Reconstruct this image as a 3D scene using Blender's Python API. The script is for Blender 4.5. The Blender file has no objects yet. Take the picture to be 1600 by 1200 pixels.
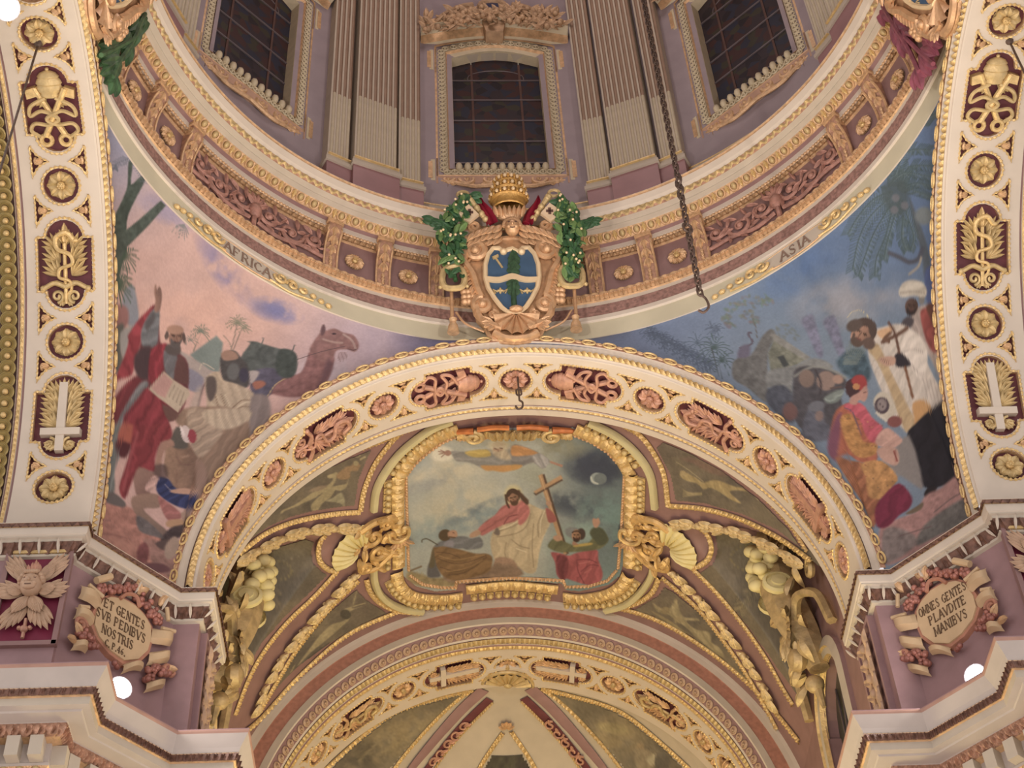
# Crossing of a baroque church seen from the nave: dome drum, pendentives, arches, choir vault
import bpy, bmesh, math, random
import numpy as np
from mathutils import Vector, Matrix
from mathutils.geometry import delaunay_2d_cdt
random.seed(7); np.random.seed(7)
PI = math.pi
sc = bpy.context.scene
C = sc.collection
def srgb(c):
    return tuple(((v/255)/12.92 if v/255 <= .04045 else (((v/255)+.055)/1.055)**2.4) for v in c)

# ---------------------------------------------------------------- camera
CAM = Vector((-0.9061, -9.0589, 1.6)); FPX = 2620.99
def _axes(pitch, yaw, roll):
    cp, sp, cy, sy = math.cos(pitch), math.sin(pitch), math.cos(yaw), math.sin(yaw)
    f = Vector((sy*cp, cy*cp, sp)); r = Vector((cy, -sy, 0)); u = r.cross(f)
    c, s = math.cos(roll), math.sin(roll)
    return r*c+u*s, -r*s+u*c, f
CR, CU, CF = _axes(0.81390, 0.05650, -0.06250)
cd = bpy.data.cameras.new('camera'); cam = bpy.data.objects.new('camera', cd); C.objects.link(cam)
cd.sensor_width = 36; cd.lens = FPX/1600*36; cd.clip_end = 200
cam.matrix_world = Matrix(((CR.x, CU.x, -CF.x, CAM.x), (CR.y, CU.y, -CF.y, CAM.y), (CR.z, CU.z, -CF.z, CAM.z), (0, 0, 0, 1)))
sc.camera = cam

# ---------------------------------------------------------------- light
w = bpy.data.worlds.new('world'); sc.world = w; w.use_nodes = True
w.node_tree.nodes['Background'].inputs[0].default_value = (*srgb((252, 246, 248)), 1)
w.node_tree.nodes['Background'].inputs[1].default_value = 0.92
sc.view_settings.view_transform = 'Standard'; sc.view_settings.look = 'None'
sc.view_settings.gamma = 1; sc.view_settings.use_curve_mapping = False
sc.view_settings.exposure = -0.08
def lamp(name, loc, power, col, rad=.8):
    l = bpy.data.lights.new(name, 'POINT'); l.energy = power; l.color = srgb(col); l.shadow_soft_size = rad
    o = bpy.data.objects.new(name, l); o.location = loc; C.objects.link(o); return o
# unseen fill lamps added below the frame in nave, crossing, transepts and choir
lamp('unseen_fill_light', (0, -7, 4.0), 420, (255, 242, 238), 1.4)
lamp('unseen_fill_light', (0, -0.5, 2.2), 900, (255, 241, 236), 1.4)  # unseen lamp set low so cornice and drum are lit evenly
lamp('unseen_fill_light', (-9, 0, 8.0), 300, (255, 240, 228), 1.2)
lamp('unseen_fill_light', (9, 0, 8.0), 300, (255, 240, 228), 1.2)
lamp('unseen_fill_light', (-0.1, 7.3, 6.5), 1050, (255, 238, 176), 1.2)
lamp('unseen_fill_light', (-0.1, 11.5, 8.5), 330, (255, 240, 184), 1.0)
lamp('added_drum_light', (0, 0, 25.0), 320, (255, 238, 232), 1.5)  # unseen lamp added in the dome to brighten the drum
def uplight(loc, aim, P):
    l = bpy.data.lights.new('cornice_uplight', 'SPOT'); l.energy = P; l.spot_size = 1.75; l.spot_blend = 1.0; l.shadow_soft_size = .25; l.color = srgb((255, 243, 236))
    o = bpy.data.objects.new('cornice_uplight', l); o.location = loc; o.rotation_euler = (Vector(aim)-Vector(loc)).to_track_quat('-Z', 'Y').to_euler(); C.objects.link(o)
# cornice floodlights shining up into the drum; the near-pier pair is unseen, assumed
for sx in (-1, 1):
    uplight((sx*3.6, 3.0, 11.2), (-sx*2.5, -1.5, 20), 650)
    uplight((sx*3.6, -3.0, 11.2), (-sx*1.2, 4.0, 19.5), 950)

# ---------------------------------------------------------------- materials
def mat(name, col, rough=.6, metal=0.0, var=.10, scale=6.0, bump=0.0, bscale=40.0, col2=None, spec=.35):
    m = bpy.data.materials.new(name); m.use_nodes = True
    nt = m.node_tree; b = nt.nodes['Principled BSDF']
    b.inputs['Roughness'].default_value = rough; b.inputs['Metallic'].default_value = metal
    b.inputs['Specular IOR Level'].default_value = spec
    c1 = srgb(col); c2 = srgb(col2) if col2 else tuple(v*(1-var*2.2) for v in c1)
    tc = nt.nodes.new('ShaderNodeTexCoord')
    n = nt.nodes.new('ShaderNodeTexNoise'); n.inputs['Scale'].default_value = scale; n.inputs['Detail'].default_value = 5
    nt.links.new(tc.outputs['Object'], n.inputs['Vector'])
    r = nt.nodes.new('ShaderNodeValToRGB'); r.color_ramp.elements[0].position = .32; r.color_ramp.elements[1].position = .68
    r.color_ramp.elements[0].color = (*c2, 1); r.color_ramp.elements[1].color = (*c1, 1)
    nt.links.new(n.outputs['Fac'], r.inputs['Fac']); nt.links.new(r.outputs['Color'], b.inputs['Base Color'])
    if bump:
        n2 = nt.nodes.new('ShaderNodeTexNoise'); n2.inputs['Scale'].default_value = bscale; n2.inputs['Detail'].default_value = 3
        nt.links.new(tc.outputs['Object'], n2.inputs['Vector'])
        bp = nt.nodes.new('ShaderNodeBump'); bp.inputs['Strength'].default_value = bump; bp.inputs['Distance'].default_value = .02
        nt.links.new(n2.outputs['Fac'], bp.inputs['Height']); nt.links.new(bp.outputs['Normal'], b.inputs['Normal'])
    return m
CREAM = mat('cream_plaster', (208, 195, 178), .62, var=.04, scale=3)
CREAM2 = mat('pale_stone_plaster', (194, 182, 164), .65, var=.05, scale=4)
MAUVE = mat('mauve_marble', (160, 128, 128), .45, var=.07, scale=5, spec=.4)
MAUVE2 = mat('dusky_mauve_plaster', (150, 118, 114), .55, var=.07, scale=5)
LILAC = mat('lilac_plaster', (160, 146, 150), .6, var=.05, scale=4)
GOLD = mat('gilded_plaster', (226, 186, 142), .38, .22, var=.16, scale=14, bump=.35, bscale=55)
GOLD2 = mat('bright_gilding', (234, 202, 142), .30, .3, var=.14, scale=14, bump=.35, bscale=60)
COPPER = mat('copper_gilding', (202, 158, 132), .42, .15, var=.2, scale=18, bump=.4, bscale=60)
LEAFCUT = mat('brown_leaf_carving', (136, 100, 84), .5, .1, var=.25, scale=20, bump=.3, bscale=60)
PALEGOLD = mat('pale_gilt_relief', (214, 188, 136), .42, .25, var=.14, scale=12, bump=.25, bscale=45)
PINKGOLD = mat('pink_gilt_relief', (206, 158, 134), .45, .2, var=.14, scale=12, bump=.25, bscale=45)
WINE = mat('wine_red_ground', (112, 62, 68), .55, var=.12, scale=9)
STENCIL = mat('stencilled_band', (166, 128, 116), .6, var=.22, scale=22)
TERRA = mat('terracotta_band', (184, 132, 112), .6, var=.12, scale=16)
GROOVE = mat('dark_groove_paint', (92, 66, 58), .7, var=.1)  # dark brown ground of mouldings, leads and inlays
IRON = mat('blackened_iron', (104, 86, 76), .5, .4, var=.2, scale=30)
STONE = mat('pale_floor_marble', (184, 176, 168), .4, var=.1, scale=2)
# ---------------------------------------------------------------- helpers
class MB:
    """collects shapes and links them as one mesh object"""
    def __init__(s): s.v = []; s.f = []; s.m = []
    def add(s, v, f, m=0):
        o = len(s.v); s.v.extend([tuple(p) for p in v])
        for q in f: s.f.append([i+o for i in q]); s.m.append(m)
        return s
    def grid(s, P, m=0, closed=False, flip=False):
        """P[i][j] rows of points"""
        P = np.asarray(P, float); a, b = P.shape[:2]; o = len(s.v)
        s.v.extend(map(tuple, P.reshape(-1, 3)))
        bb = b if closed else b-1
        for i in range(a-1):
            mm = m[i] if isinstance(m, (list, tuple)) else m
            for j in range(bb):
                k = (j+1) % b
                q = [o+i*b+j, o+i*b+k, o+(i+1)*b+k, o+(i+1)*b+j]
                s.f.append(q[::-1] if flip else q); s.m.append(mm)
        return s
    def box(s, c, d, m=0, M=None):
        x, y, z = d[0]/2, d[1]/2, d[2]/2
        v = [Vector((c[0]+a*x, c[1]+b*y, c[2]+e*z)) for a in (-1, 1) for b in (-1, 1) for e in (-1, 1)]
        if M is not None: v = [M @ p for p in v]
        return s.add(v, [(0, 1, 3, 2), (4, 6, 7, 5), (0, 4, 5, 1), (2, 3, 7, 6), (0, 2, 6, 4), (1, 5, 7, 3)], m)
    def tube(s, pts, r, n=6, m=0, closed=False):
        pts = [Vector(p) for p in pts]; k = len(pts)
        rr = r if hasattr(r, '__len__') else [r]*k
        rings = []; up = None
        for i in range(k):
            a = pts[i-1] if (i or closed) else pts[i]; b = pts[(i+1) % k] if (i < k-1 or closed) else pts[i]
            t = (b-a)
            if t.length < 1e-9: t = Vector((0, 0, 1))
            t.normalize()
            if up is None: up = Vector((0, 0, 1)) if abs(t.z) < .9 else Vector((1, 0, 0))
            x = t.cross(up)
            if x.length < 1e-6: x = t.orthogonal()
            x.normalize(); up = x.cross(t)
            rings.append([pts[i]+(x*math.cos(q)+up*math.sin(q))*rr[i] for q in [2*PI*j/n for j in range(n)]])
        if closed: rings.append(rings[0])
        s.grid(rings, m, closed=True)
        if not closed:
            o = len(s.v)-n
            s.f.append([o+j for j in range(n)]); s.m.append(m)
            o2 = len(s.v)-n*len(rings); s.f.append([o2+n-1-j for j in range(n)]); s.m.append(m)
        return s
    def ball(s, c, r, m=0, nu=8, nv=5, M=None):
        r = r if hasattr(r, '__len__') else (r, r, r)
        P = []
        for i in range(nv+1):
            a = -PI/2+PI*i/nv
            row = [Vector((r[0]*math.cos(a)*math.cos(2*PI*j/nu), r[1]*math.cos(a)*math.sin(2*PI*j/nu), r[2]*math.sin(a))) for j in range(nu)]
            P.append([((M @ p) if M is not None else p)+Vector(c) for p in row])
        return s.grid(P, m, closed=True)
    def leaf(s, base, tip, side, nrm, wid, bulge=.02, m=0, n=5, curl=0.0):
        """pointed leaf from base to tip; bulged along nrm"""
        base, tip, side, nrm = Vector(base), Vector(tip), Vector(side).normalized(), Vector(nrm).normalized()
        P = []
        for i in range(n+1):
            t = i/n; w = wid*(math.sin(PI*min(1, t*.92+.06))**.8)
            c = base.lerp(tip, t)+nrm*(curl*t*t)
            if i == n: w = wid*.03
            P.append([c-side*w/2, c-side*w*.25+nrm*bulge*math.sin(PI*t*.9+.1)*.8, c+nrm*bulge*.55*math.sin(PI*t*.9+.1), c+side*w*.25+nrm*bulge*math.sin(PI*t*.9+.1)*.8, c+side*w/2])
        return s.grid(P, m)
    def disc(s, c, x, y, r, m=0, n=20, r2=None):
        c, x, y = Vector(c), Vector(x), Vector(y); r2 = r2 or r
        v = [c]+[c+x*r*math.cos(2*PI*j/n)+y*r2*math.sin(2*PI*j/n) for j in range(n)]
        return s.add(v, [(0, 1+j, 1+(j+1) % n) for j in range(n)], m)
    def lathe(s, prof, n=16, m=0, M=None):
        P = [[Vector((r*math.cos(2*PI*j/n), r*math.sin(2*PI*j/n), z)) for j in range(n)] for r, z in prof]
        if M is not None: P = [[M @ p for p in row] for row in P]
        return s.grid(P, m, closed=True)
    def plate(s, pts, h, m=0, m2=None, M=None, taper=0.0):
        """extruded outline (xy points) from z=0 to z=h, with an optional bevel"""
        n = len(pts); c = Vector((sum(p[0] for p in pts)/n, sum(p[1] for p in pts)/n, 0))
        lo = [Vector((p[0], p[1], 0)) for p in pts]; hi = [c+(q-c)*(1-taper)+Vector((0, 0, h)) for q in lo]
        a = lo+hi
        if M is not None: a = [M @ q for q in a]
        s.add(a, [(i, (i+1) % n, n+(i+1) % n, n+i) for i in range(n)], m)
        s.add(a[n:], [list(range(n))], m if m2 is None else m2)
        return s
    def mesh(s, name, mats, smooth=True):
        me = bpy.data.meshes.new(name); me.from_pydata(s.v, [], s.f)
        for q in (mats if isinstance(mats, (list, tuple)) else [mats]): me.materials.append(q)
        me.polygons.foreach_set('material_index', s.m)
        me.polygons.foreach_set('use_smooth', [smooth]*len(s.f))
        if smooth and hasattr(me, 'set_sharp_from_angle'): me.set_sharp_from_angle(angle=math.radians(38))
        me.update(); return me
    def build(s, name, mats, parent=None, smooth=True):
        return link(name, s.mesh(name, mats, smooth), parent)
def islands(mb):
    """the loose pieces of a builder, one builder each"""
    p = list(range(len(mb.v)))
    def find(i):
        while p[i] != i: p[i] = p[p[i]]; i = p[i]
        return i
    for f in mb.f:
        a = find(f[0])
        for i in f[1:]: p[find(i)] = a
    out = {}
    for f, m in zip(mb.f, mb.m):
        b, ix = out.setdefault(find(f[0]), (MB(), {}))
        for i in f:
            if i not in ix: ix[i] = len(b.v); b.v.append(mb.v[i])
        b.f.append([ix[i] for i in f]); b.m.append(m)
    return [b for b, _ in out.values()]
def link(name, me, parent=None, M=None):
    o = bpy.data.objects.new(name, me); C.objects.link(o)
    if M is not None: o.matrix_world = M
    if parent is not None: o.parent = parent
    return o
def structure(o): o['kind'] = 'structure'; return o
def tag(o, label, cat, group=None):
    o['label'] = label; o['category'] = cat
    if group: o['group'] = group
    return o
def empty(name, loc=(0, 0, 0)):
    o = bpy.data.objects.new(name, None); o.location = loc; o.empty_display_size = .1; C.objects.link(o); return o
def frame(o, x, y, z):
    """matrix with columns x,y,z at o"""
    return Matrix(((x[0], y[0], z[0], o[0]), (x[1], y[1], z[1], o[1]), (x[2], y[2], z[2], o[2]), (0, 0, 0, 1)))
def group_at(name, M):
    """an Empty at M; children are laid out in its local space"""
    o = bpy.data.objects.new(name, None); o.empty_display_size = .1; C.objects.link(o); o.matrix_world = M; return o
# measured sight lines: where a point seen in the photograph lies on a real surface
def ray(px, py): return (CR*((px-800)/FPX)+CU*((600-py)/FPX)+CF)
def on_plane(px, py, ax, val):
    d = ray(px, py); return CAM+d*((val-CAM[ax])/d[ax])
def on_plane_n(px, py, P0, N):
    d = ray(px, py); return CAM+d*((Vector(P0)-CAM).dot(N)/d.dot(N))
def on_cyl(px, py, r, c, axis):
    d = ray(px, py); i = [k for k in range(3) if k != axis]
    o = [CAM[i[0]]-c[0], CAM[i[1]]-c[1]]; e = [d[i[0]], d[i[1]]]
    a = e[0]**2+e[1]**2; b = 2*(o[0]*e[0]+o[1]*e[1]); q = o[0]**2+o[1]**2-r*r
    D = b*b-4*a*q
    return CAM+d*((-b+math.sqrt(max(D, 0)))/(2*a))
def to_px(P):
    Q = np.asarray(P, float)-np.array(CAM); z = Q@np.array(CF)
    return np.stack([800+FPX*(Q@np.array(CR))/z, 600-FPX*(Q@np.array(CU))/z], -1)
def spiral(c, r0, r1, a0, turns, n=22):
    return [Vector((c[0]+(r0+(r1-r0)*t)*math.cos(a0+turns*2*PI*t), c[1]+(r0+(r1-r0)*t)*math.sin(a0+turns*2*PI*t), c[2])) for t in [i/(n-1) for i in range(n)]]
def bez(p, n=14):
    """smooth curve through points (Catmull-Rom)"""
    p = [Vector(q) for q in p]; p = [p[0]*2-p[1]]+p+[p[-1]*2-p[-2]]; out = []
    for i in range(1, len(p)-2):
        for k in range(n):
            t = k/n; a, b, c, d = p[i-1:i+3]
            out.append(.5*((2*b)+(c-a)*t+(2*a-5*b+4*c-d)*t*t+(3*b-a-3*c+d)*t**3))
    out.append(p[-2]); return out
ZS = 12.99            # springing height of the arches
RA = 3.50             # soffit radius of the crossing arches
CXF, CXC = -0.07, -0.13   # axis of the front arch and of the choir
# ---------------------------------------------------------------- sweeps and carved bands
def arch_pt(u, a, b):      # local arch space: u angle, a radius, b depth
    return np.stack([a*np.cos(u), b+0*u, a*np.sin(u)], -1)
def ring_pt(u, a, b):      # u azimuth from +y, a radius, b height
    return np.stack([a*np.sin(u), a*np.cos(u), b+0*u], -1)
class Poly:
    """plan polyline; offset to its right-hand side (towards the crossing) with mitred corners"""
    def __init__(s, pts):
        s.p = [Vector((x, y)) for x, y in pts]
    def off(s, o):
        out = []; n = len(s.p)
        nr = [Vector(((s.p[i+1]-s.p[i]).y, -(s.p[i+1]-s.p[i]).x)).normalized() for i in range(n-1)]
        for i in range(n):
            if i == 0: d = nr[0]
            elif i == n-1: d = nr[-1]
            else:
                d = nr[i-1]+nr[i]; d = d/(d.dot(nr[i]))
            out.append(s.p[i]+d*o)
        return out
    def seg(s, k):
        def f(u, a, b):
            A = {}
            a_ = np.broadcast_to(a, np.broadcast(u, a).shape); flat = np.unique(np.round(a_, 5))
            out = np.zeros(a_.shape+(3,)); uu = np.broadcast_to(u, a_.shape); bb = np.broadcast_to(b, a_.shape)
            # mitre offset is linear in a
            q0 = s.off(0.0); q1 = s.off(1.0)
            P0 = np.array(q0[k]); P1 = np.array(q0[k+1]); D0 = np.array(q1[k])-P0; D1 = np.array(q1[k+1])-P1
            L = P0+D0*a_[..., None]; R = P1+D1*a_[..., None]
            xy = L+(R-L)*uu[..., None]
            return np.concatenate([xy, bb[..., None]], -1)
        return f
    def length(s, k): return (s.p[k+1]-s.p[k]).length
def sweep(mb, pt, us, prof, m=0):
    us = np.asarray(us, float)
    P = [pt(us, np.full_like(us, a[0]), np.full_like(us, a[1])) for a in prof]
    ms = [a[2] if len(a) > 2 else m for a in prof[1:]]
    for i in range(len(P)-1): mb.grid([P[i], P[i+1]], ms[i])
def h_bead(p, t): return np.sqrt(np.clip(1-((p-.5)/.44)**2-((t-.5)/.44)**2, 0, 1))
def h_rope(p, t): return np.clip(.55+.6*np.sin(2*PI*(p+.9*t)), 0, 1)*np.sin(PI*t)**.6
def h_leaf(p, t):
    x = np.abs(p-.5)*2; w = np.clip(1-x/(.25+.7*(1-t)**.6), 0, 1)
    return np.clip(w**.6*(.75+.25*np.cos(x*9))+.35*(np.abs(x-1) < .16)*(t > .1), 0, 1)
def h_wave(p, t): return np.exp(-((t-.5-.27*np.sin(2*PI*p))/.13)**2)
def h_dent(p, t): return ((p > .22) & (p < .78) & (t > .06) & (t < .94)).astype(float)
def h_tri(p, t): return (np.abs(p-.5)*2 < 1-t).astype(float)
def h_round(p, t): return np.sin(PI*t)**.5+0*p
def h_carve(p, t):
    return np.clip(.5+.5*np.sin(2*PI*p)*np.sin(2*PI*t+1)+.4*np.cos(4*PI*p+3*t), 0, 1)*np.sin(PI*np.clip(t, 0, 1))**.4
def relief(mb, pt, u0, u1, n, p0, p1, h, amp, nu=8, nv=5, m=0, sign=1, mj=None):
    """carved band between profile points p0 and p1, n repeats of pattern h"""
    U = np.linspace(0, n, n*nu+1); T = np.linspace(0, 1, nv+1)
    ph, tt = np.meshgrid(U % 1, T, indexing='ij'); H = h(ph, tt)*amp
    uu = u0+(u1-u0)*np.meshgrid(U/n, T, indexing='ij')[0]
    da, db = p1[0]-p0[0], p1[1]-p0[1]; L = math.hypot(da, db); na, nb = -db/L*sign, da/L*sign
    P = pt(uu, p0[0]+da*tt+na*H, p0[1]+db*tt+nb*H)
    mb.grid(P, m)

# ---------------------------------------------------------------- coffered soffits
SP = math.radians(13.62)*RA            # coffer spacing along the arc
def circ_outline(r, n=28): return [(r*math.cos(2*PI*i/n), r*math.sin(2*PI*i/n)) for i in range(n)]
def panel_outline(n=9, e=0.0):
    hw, hl, lr = .285+e, .275+e, .195+e
    top = [(lr*math.cos(PI*i/n), hl+lr*math.sin(PI*i/n)) for i in range(n+1)]
    bot = [(-lr*math.cos(PI*i/n), -hl-lr*math.sin(PI*i/n)) for i in range(n+1)]
    return [(hw, hl)]+top+[(-hw, hl), (-hw, -hl)]+bot+[(hw, -hl)]
def span_outline(e=0.0):
    """curved triangle between a round and a long coffer; local: x outwards, y along the arc, centre on the gap"""
    a, b = (.285, -.175), (.285, .175); c = (.10, 0.0)
    def arc(p, q, k, n=6): return [(p[0]+(q[0]-p[0])*i/n-(k*math.sin(PI*i/n))*(q[1]-p[1])/math.dist(p, q), p[1]+(q[1]-p[1])*i/n+(k*math.sin(PI*i/n))*(q[0]-p[0])/math.dist(p, q)) for i in range(n)]
    return [a]+[b]+arc(b, c, .035)[1:]+[c]+arc(c, a, .035)[1:]
def beaded(outl, r=.013, step=.034, z=.004, closed=True):
    """string of gilded beads along an outline"""
    P = [Vector((p[0], p[1], z)) for p in outl]; Q = P+[P[0]] if closed else P
    d = [0]
    for i in range(len(Q)-1): d.append(d[-1]+(Q[i+1]-Q[i]).length)
    n = max(6, int(d[-1]/step)); pts = []; rad = []
    for i in range(n*2):
        x = d[-1]*i/(n*2); k = max(j for j in range(len(d)) if d[j] <= x+1e-9); k = min(k, len(Q)-2)
        pts.append(Q[k].lerp(Q[k+1], (x-d[k])/max(1e-6, d[k+1]-d[k]))); rad.append(r if i % 2 == 0 else r*.3)
    mb = MB(); mb.tube(pts, rad, 5, 0, closed); return mb
def bendy(mb, R):
    """bend a flat ornament (z towards the arch axis) to the soffit curve"""
    mb.v = [(x, math.sin(y/R)*(R-z), R-math.cos(y/R)*(R-z)) for x, y, z in mb.v]; return mb
def soffit_mesh(name, d0, d1, R, dc, k0, k1, depth=.06, ang0=0.0, ang1=PI, sc_=1.0):
    """cream layer of a soffit with coffer openings; k counts coffers from the apex"""
    holes = []
    for k in range(k0, k1+1):
        o = circ_outline(.185) if k % 2 == 0 else panel_outline()
        holes.append([((k*SP+p[1])*sc_, p[0]*sc_) for p in o])
        if k < k1:
            g = (k+.315 if k % 2 == 0 else k+.685)
            for sx in (-1, 1): holes.append([((g*SP+p[1])*sc_, sx*p[0]*sc_) for p in span_outline()])
    s0, s1 = (ang0-PI/2)*R, (ang1-PI/2)*R
    V = []; E = []
    def loop(pts):
        o = len(V); V.extend(pts); n = len(pts); E.extend([(o+i, o+(i+1) % n) for i in range(n)])
    ns = int((s1-s0)/.12); edge = [(s0+(s1-s0)*i/ns, d0-dc) for i in range(ns+1)]+[(s1+(s0-s1)*i/ns, d1-dc) for i in range(ns+1)]
    loop(edge)
    for h in holes: loop(h)
    for i in range(1, ns):
        for q in (-.32*sc_, .32*sc_): V.append((s0+(s1-s0)*i/ns+.01, q))
    vo, eo, fo, *_ = delaunay_2d_cdt([Vector(v) for v in V], E, [], 0, 1e-5)
    vo = np.array([(v.x, v.y) for v in vo]); fo = np.array([f for f in fo if len(f) == 3])
    cen = vo[fo].mean(1); keep = np.ones(len(fo), bool)
    for h in holes:
        h = np.array(h); ins = np.zeros(len(cen), bool); j = len(h)-1
        near = (np.abs(cen[:, 0]-h[:, 0].mean()) < .6)
        for i in range(len(h)):
            a, b = h[i], h[j]; cond = ((a[1] > cen[:, 1]) != (b[1] > cen[:, 1]))
            with np.errstate(divide='ignore', invalid='ignore'):
                ins ^= cond & (cen[:, 0] < (b[0]-a[0])*(cen[:, 1]-a[1])/(b[1]-a[1])+a[0])
            j = i
        keep &= ~(ins & near)
    mb = MB()
    th = PI/2+vo[:, 0]/R
    mb.add(np.stack([R*np.cos(th), dc+vo[:, 1], R*np.sin(th)], -1), [list(map(int, f)) for f in fo[keep]], 0)
    for h in holes:                                  # reveals
        h = np.array(h); t = PI/2+np.append(h[:, 0], h[0, 0])/R; dd = dc+np.append(h[:, 1], h[0, 1])
        mb.grid([np.stack([q*np.cos(t), dd, q*np.sin(t)], -1) for q in (R, R+depth)], 1)
    us = np.linspace(ang0, ang1, 90)
    sweep(mb, arch_pt, us, [(R+depth, d0), (R+depth, d1)], 2)
    return mb.mesh(name, [CREAM, GOLD, WINE])
def arch_frame(th, R, dc):
    """frame on the soffit: x across, y towards the apex, z to the axis"""
    n = Vector((-math.cos(th), 0, -math.sin(th))); y = Vector((-math.sin(th), 0, math.cos(th)))
    if th > PI/2+1e-6: y = -y
    x = y.cross(n); return frame(Vector((R*math.cos(th), dc, R*math.sin(th))), x, y, n)

# rosette: eight rounded petals round a boss
def rosette_mesh(R=.15, m0=None, petals=8, name='rosette'):
    mb = MB()
    for k in range(petals):
        a = 2*PI*k/petals; P = []
        for i in range(6):
            t = i/5; rr = R*(.25+.75*t); w = R*.40*math.sin(PI*(.16+.80*t))**.7
            row = []
            for j in range(5):
                q = (j-2)/2; z = .035+.03*math.sin(PI*t*.9)-.022*abs(q)**1.5+(.012 if abs(q) == .5 else 0)-.014*(q == 0)
                row.append((rr*math.cos(a)-q*w*math.sin(a), rr*math.sin(a)+q*w*math.cos(a), z))
            P.append(row)
        mb.grid(P, 0)
    mb.ball((0, 0, .05), (R*.3, R*.3, R*.28), 1, 10, 6)
    for k in range(6):
        mb.ball((R*.17*math.cos(k*PI/3), R*.17*math.sin(k*PI/3), .085), R*.09, 1, 6, 4)
    mb.disc((0, 0, .012), (1, 0, 0), (0, 1, 0), R*.95, 0)
    return mb.mesh(name, m0 or [PALEGOLD, GOLD])
def leaf_fan(mb, x, y, s, ang, n=5, L=.17, m=0):
    """spray of pointed leaves opening outwards from the stem"""
    for k in range(n):
        a = ang+(k-(n-1)/2)*.30*s; l = L*(1-.09*abs(k-(n-1)/2))
        tip = (x+l*math.cos(a), y+l*math.sin(a), .07)
        mb.leaf((x, y, .02), tip, (-math.sin(a), math.cos(a), 0), (0, 0, 1), .05, .03, m, 4)
def emblem_cross(mats, name):
    mb = MB()
    mb.plate([(-.045, -.40), (.045, -.40), (.045, .40), (-.045, .40)], .085, 1, taper=.03)
    mb.plate([(-.21, -.215), (.21, -.215), (.21, -.135), (-.21, -.135)], .095, 1, taper=.03)
    for y in (-.10, .02, .14, .25):
        for s in (-1, 1): leaf_fan(mb, s*.05, y, 1, PI/2-s*.85, 5, .22, 0)
    leaf_fan(mb, 0, .26, 1, PI/2, 5, .19, 0)
    for s in (-1, 1):
        leaf_fan(mb, s*.03, -.27, 1, -PI/2+s*.9, 4, .16, 0)
        mb.tube([p+Vector((0, 0, .06)) for p in spiral((s*.10, -.31, 0), .075, .015, PI/2, s*1.3)], .016, 5, 0)
    return mb.mesh(name, mats)
def emblem_serpent(mats, name):
    mb = MB()
    mb.tube([(0, -.42, .06), (0, .22, .07)], .022, 7, 1)
    mb.leaf((0, .2, .05), (0, .44, .06), (1, 0, 0), (0, 0, 1), .09, .04, 1)
    sn = bez([(.10, .26, .10), (.03, .33, .12), (-.08, .28, .11), (-.07, .16, .09), (.06, .10, .11), (.08, .0, .10), (-.05, -.05, .08), (-.06, -.14, .09), (.05, -.18, .10), (.06, -.27, .07), (.0, -.33, .06)], 6)
    n = len(sn); mb.tube(sn, [.030*(1-.55*i/n) for i in range(n)], 7, 1)
    mb.ball((.115, .25, .10), (.04, .026, .024), 1, 8, 5)
    for y in (-.12, .02, .15):
        for s in (-1, 1): leaf_fan(mb, s*.06, y, 1, PI/2-s*.75, 5, .23, 0)
    leaf_fan(mb, 0, .20, 1, PI/2, 5, .2, 0)
    for s in (-1, 1):
        mb.tube(bez([(0, -.24, .07), (s*.11, -.20, .08), (s*.22, -.25, .08)], 6), [.03]*6+[.026]*7, 6, 0)
        mb.ball((s*.235, -.255, .07), .035, 0, 7, 5)
        mb.tube([p+Vector((0, 0, .06)) for p in spiral((s*.09, -.34, 0), .07, .012, -PI/2, -s*1.4)], .018, 5, 0)
        leaf_fan(mb, s*.02, -.36, 1, -PI/2+s*.5, 3, .10, 0)
    return mb.mesh(name, mats)
def emblem_keys(mats, name):
    mb = MB()
    T = Matrix.Translation((0, .12, .045))@Matrix.Diagonal((1.22, 1.1, .7, 1))@Matrix.Rotation(-PI/2, 4, 'X')
    mb.lathe([(.075, 0), (.085, .02), (.082, .04), (.10, .06), (.108, .10), (.098, .12), (.112, .135), (.10, .17), (.085, .19), (.095, .20), (.07, .235), (.03, .255), (0.001, .262)], 14, 0, T)
    mb.ball((0, .42, .05), .022, 0, 7, 5)
    for s in (-1, 1):
        a = Vector((s*.17, .20, .07)); b = Vector((-s*.09, -.34, .06))
        a, b = Vector((s*.16, .22, .06+.012*s)), Vector((-s*.10, -.30, .06+.012*s))
        mb.tube([a, b], .034, 8, 1)
        mb.tube([(b.x+.055*math.cos(q), b.y-.05+.055*math.sin(q), .06) for q in [2*PI*i/14 for i in range(14)]], .026, 6, 1, True)
        mb.plate([(s*.10, .14), (s*.245, .10), (s*.255, .20), (s*.15, .235)], .075, 1, taper=.05)
        mb.tube(bez([(s*.05, .12, .08), (s*.21, .03, .08), (s*.23, -.08, .07), (s*.10, -.02, .09), (-s*.06, -.10, .10), (s*.04, -.17, .09), (s*.19, -.16, .08), (s*.24, -.24, .07), (s*.16, -.31, .06)], 6), .022, 6, 0)
        leaf_fan(mb, s*.05, .10, 1, -PI/2+s*1.0, 3, .13, 0)
    return mb.mesh(name, mats)
MESH = {}
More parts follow.
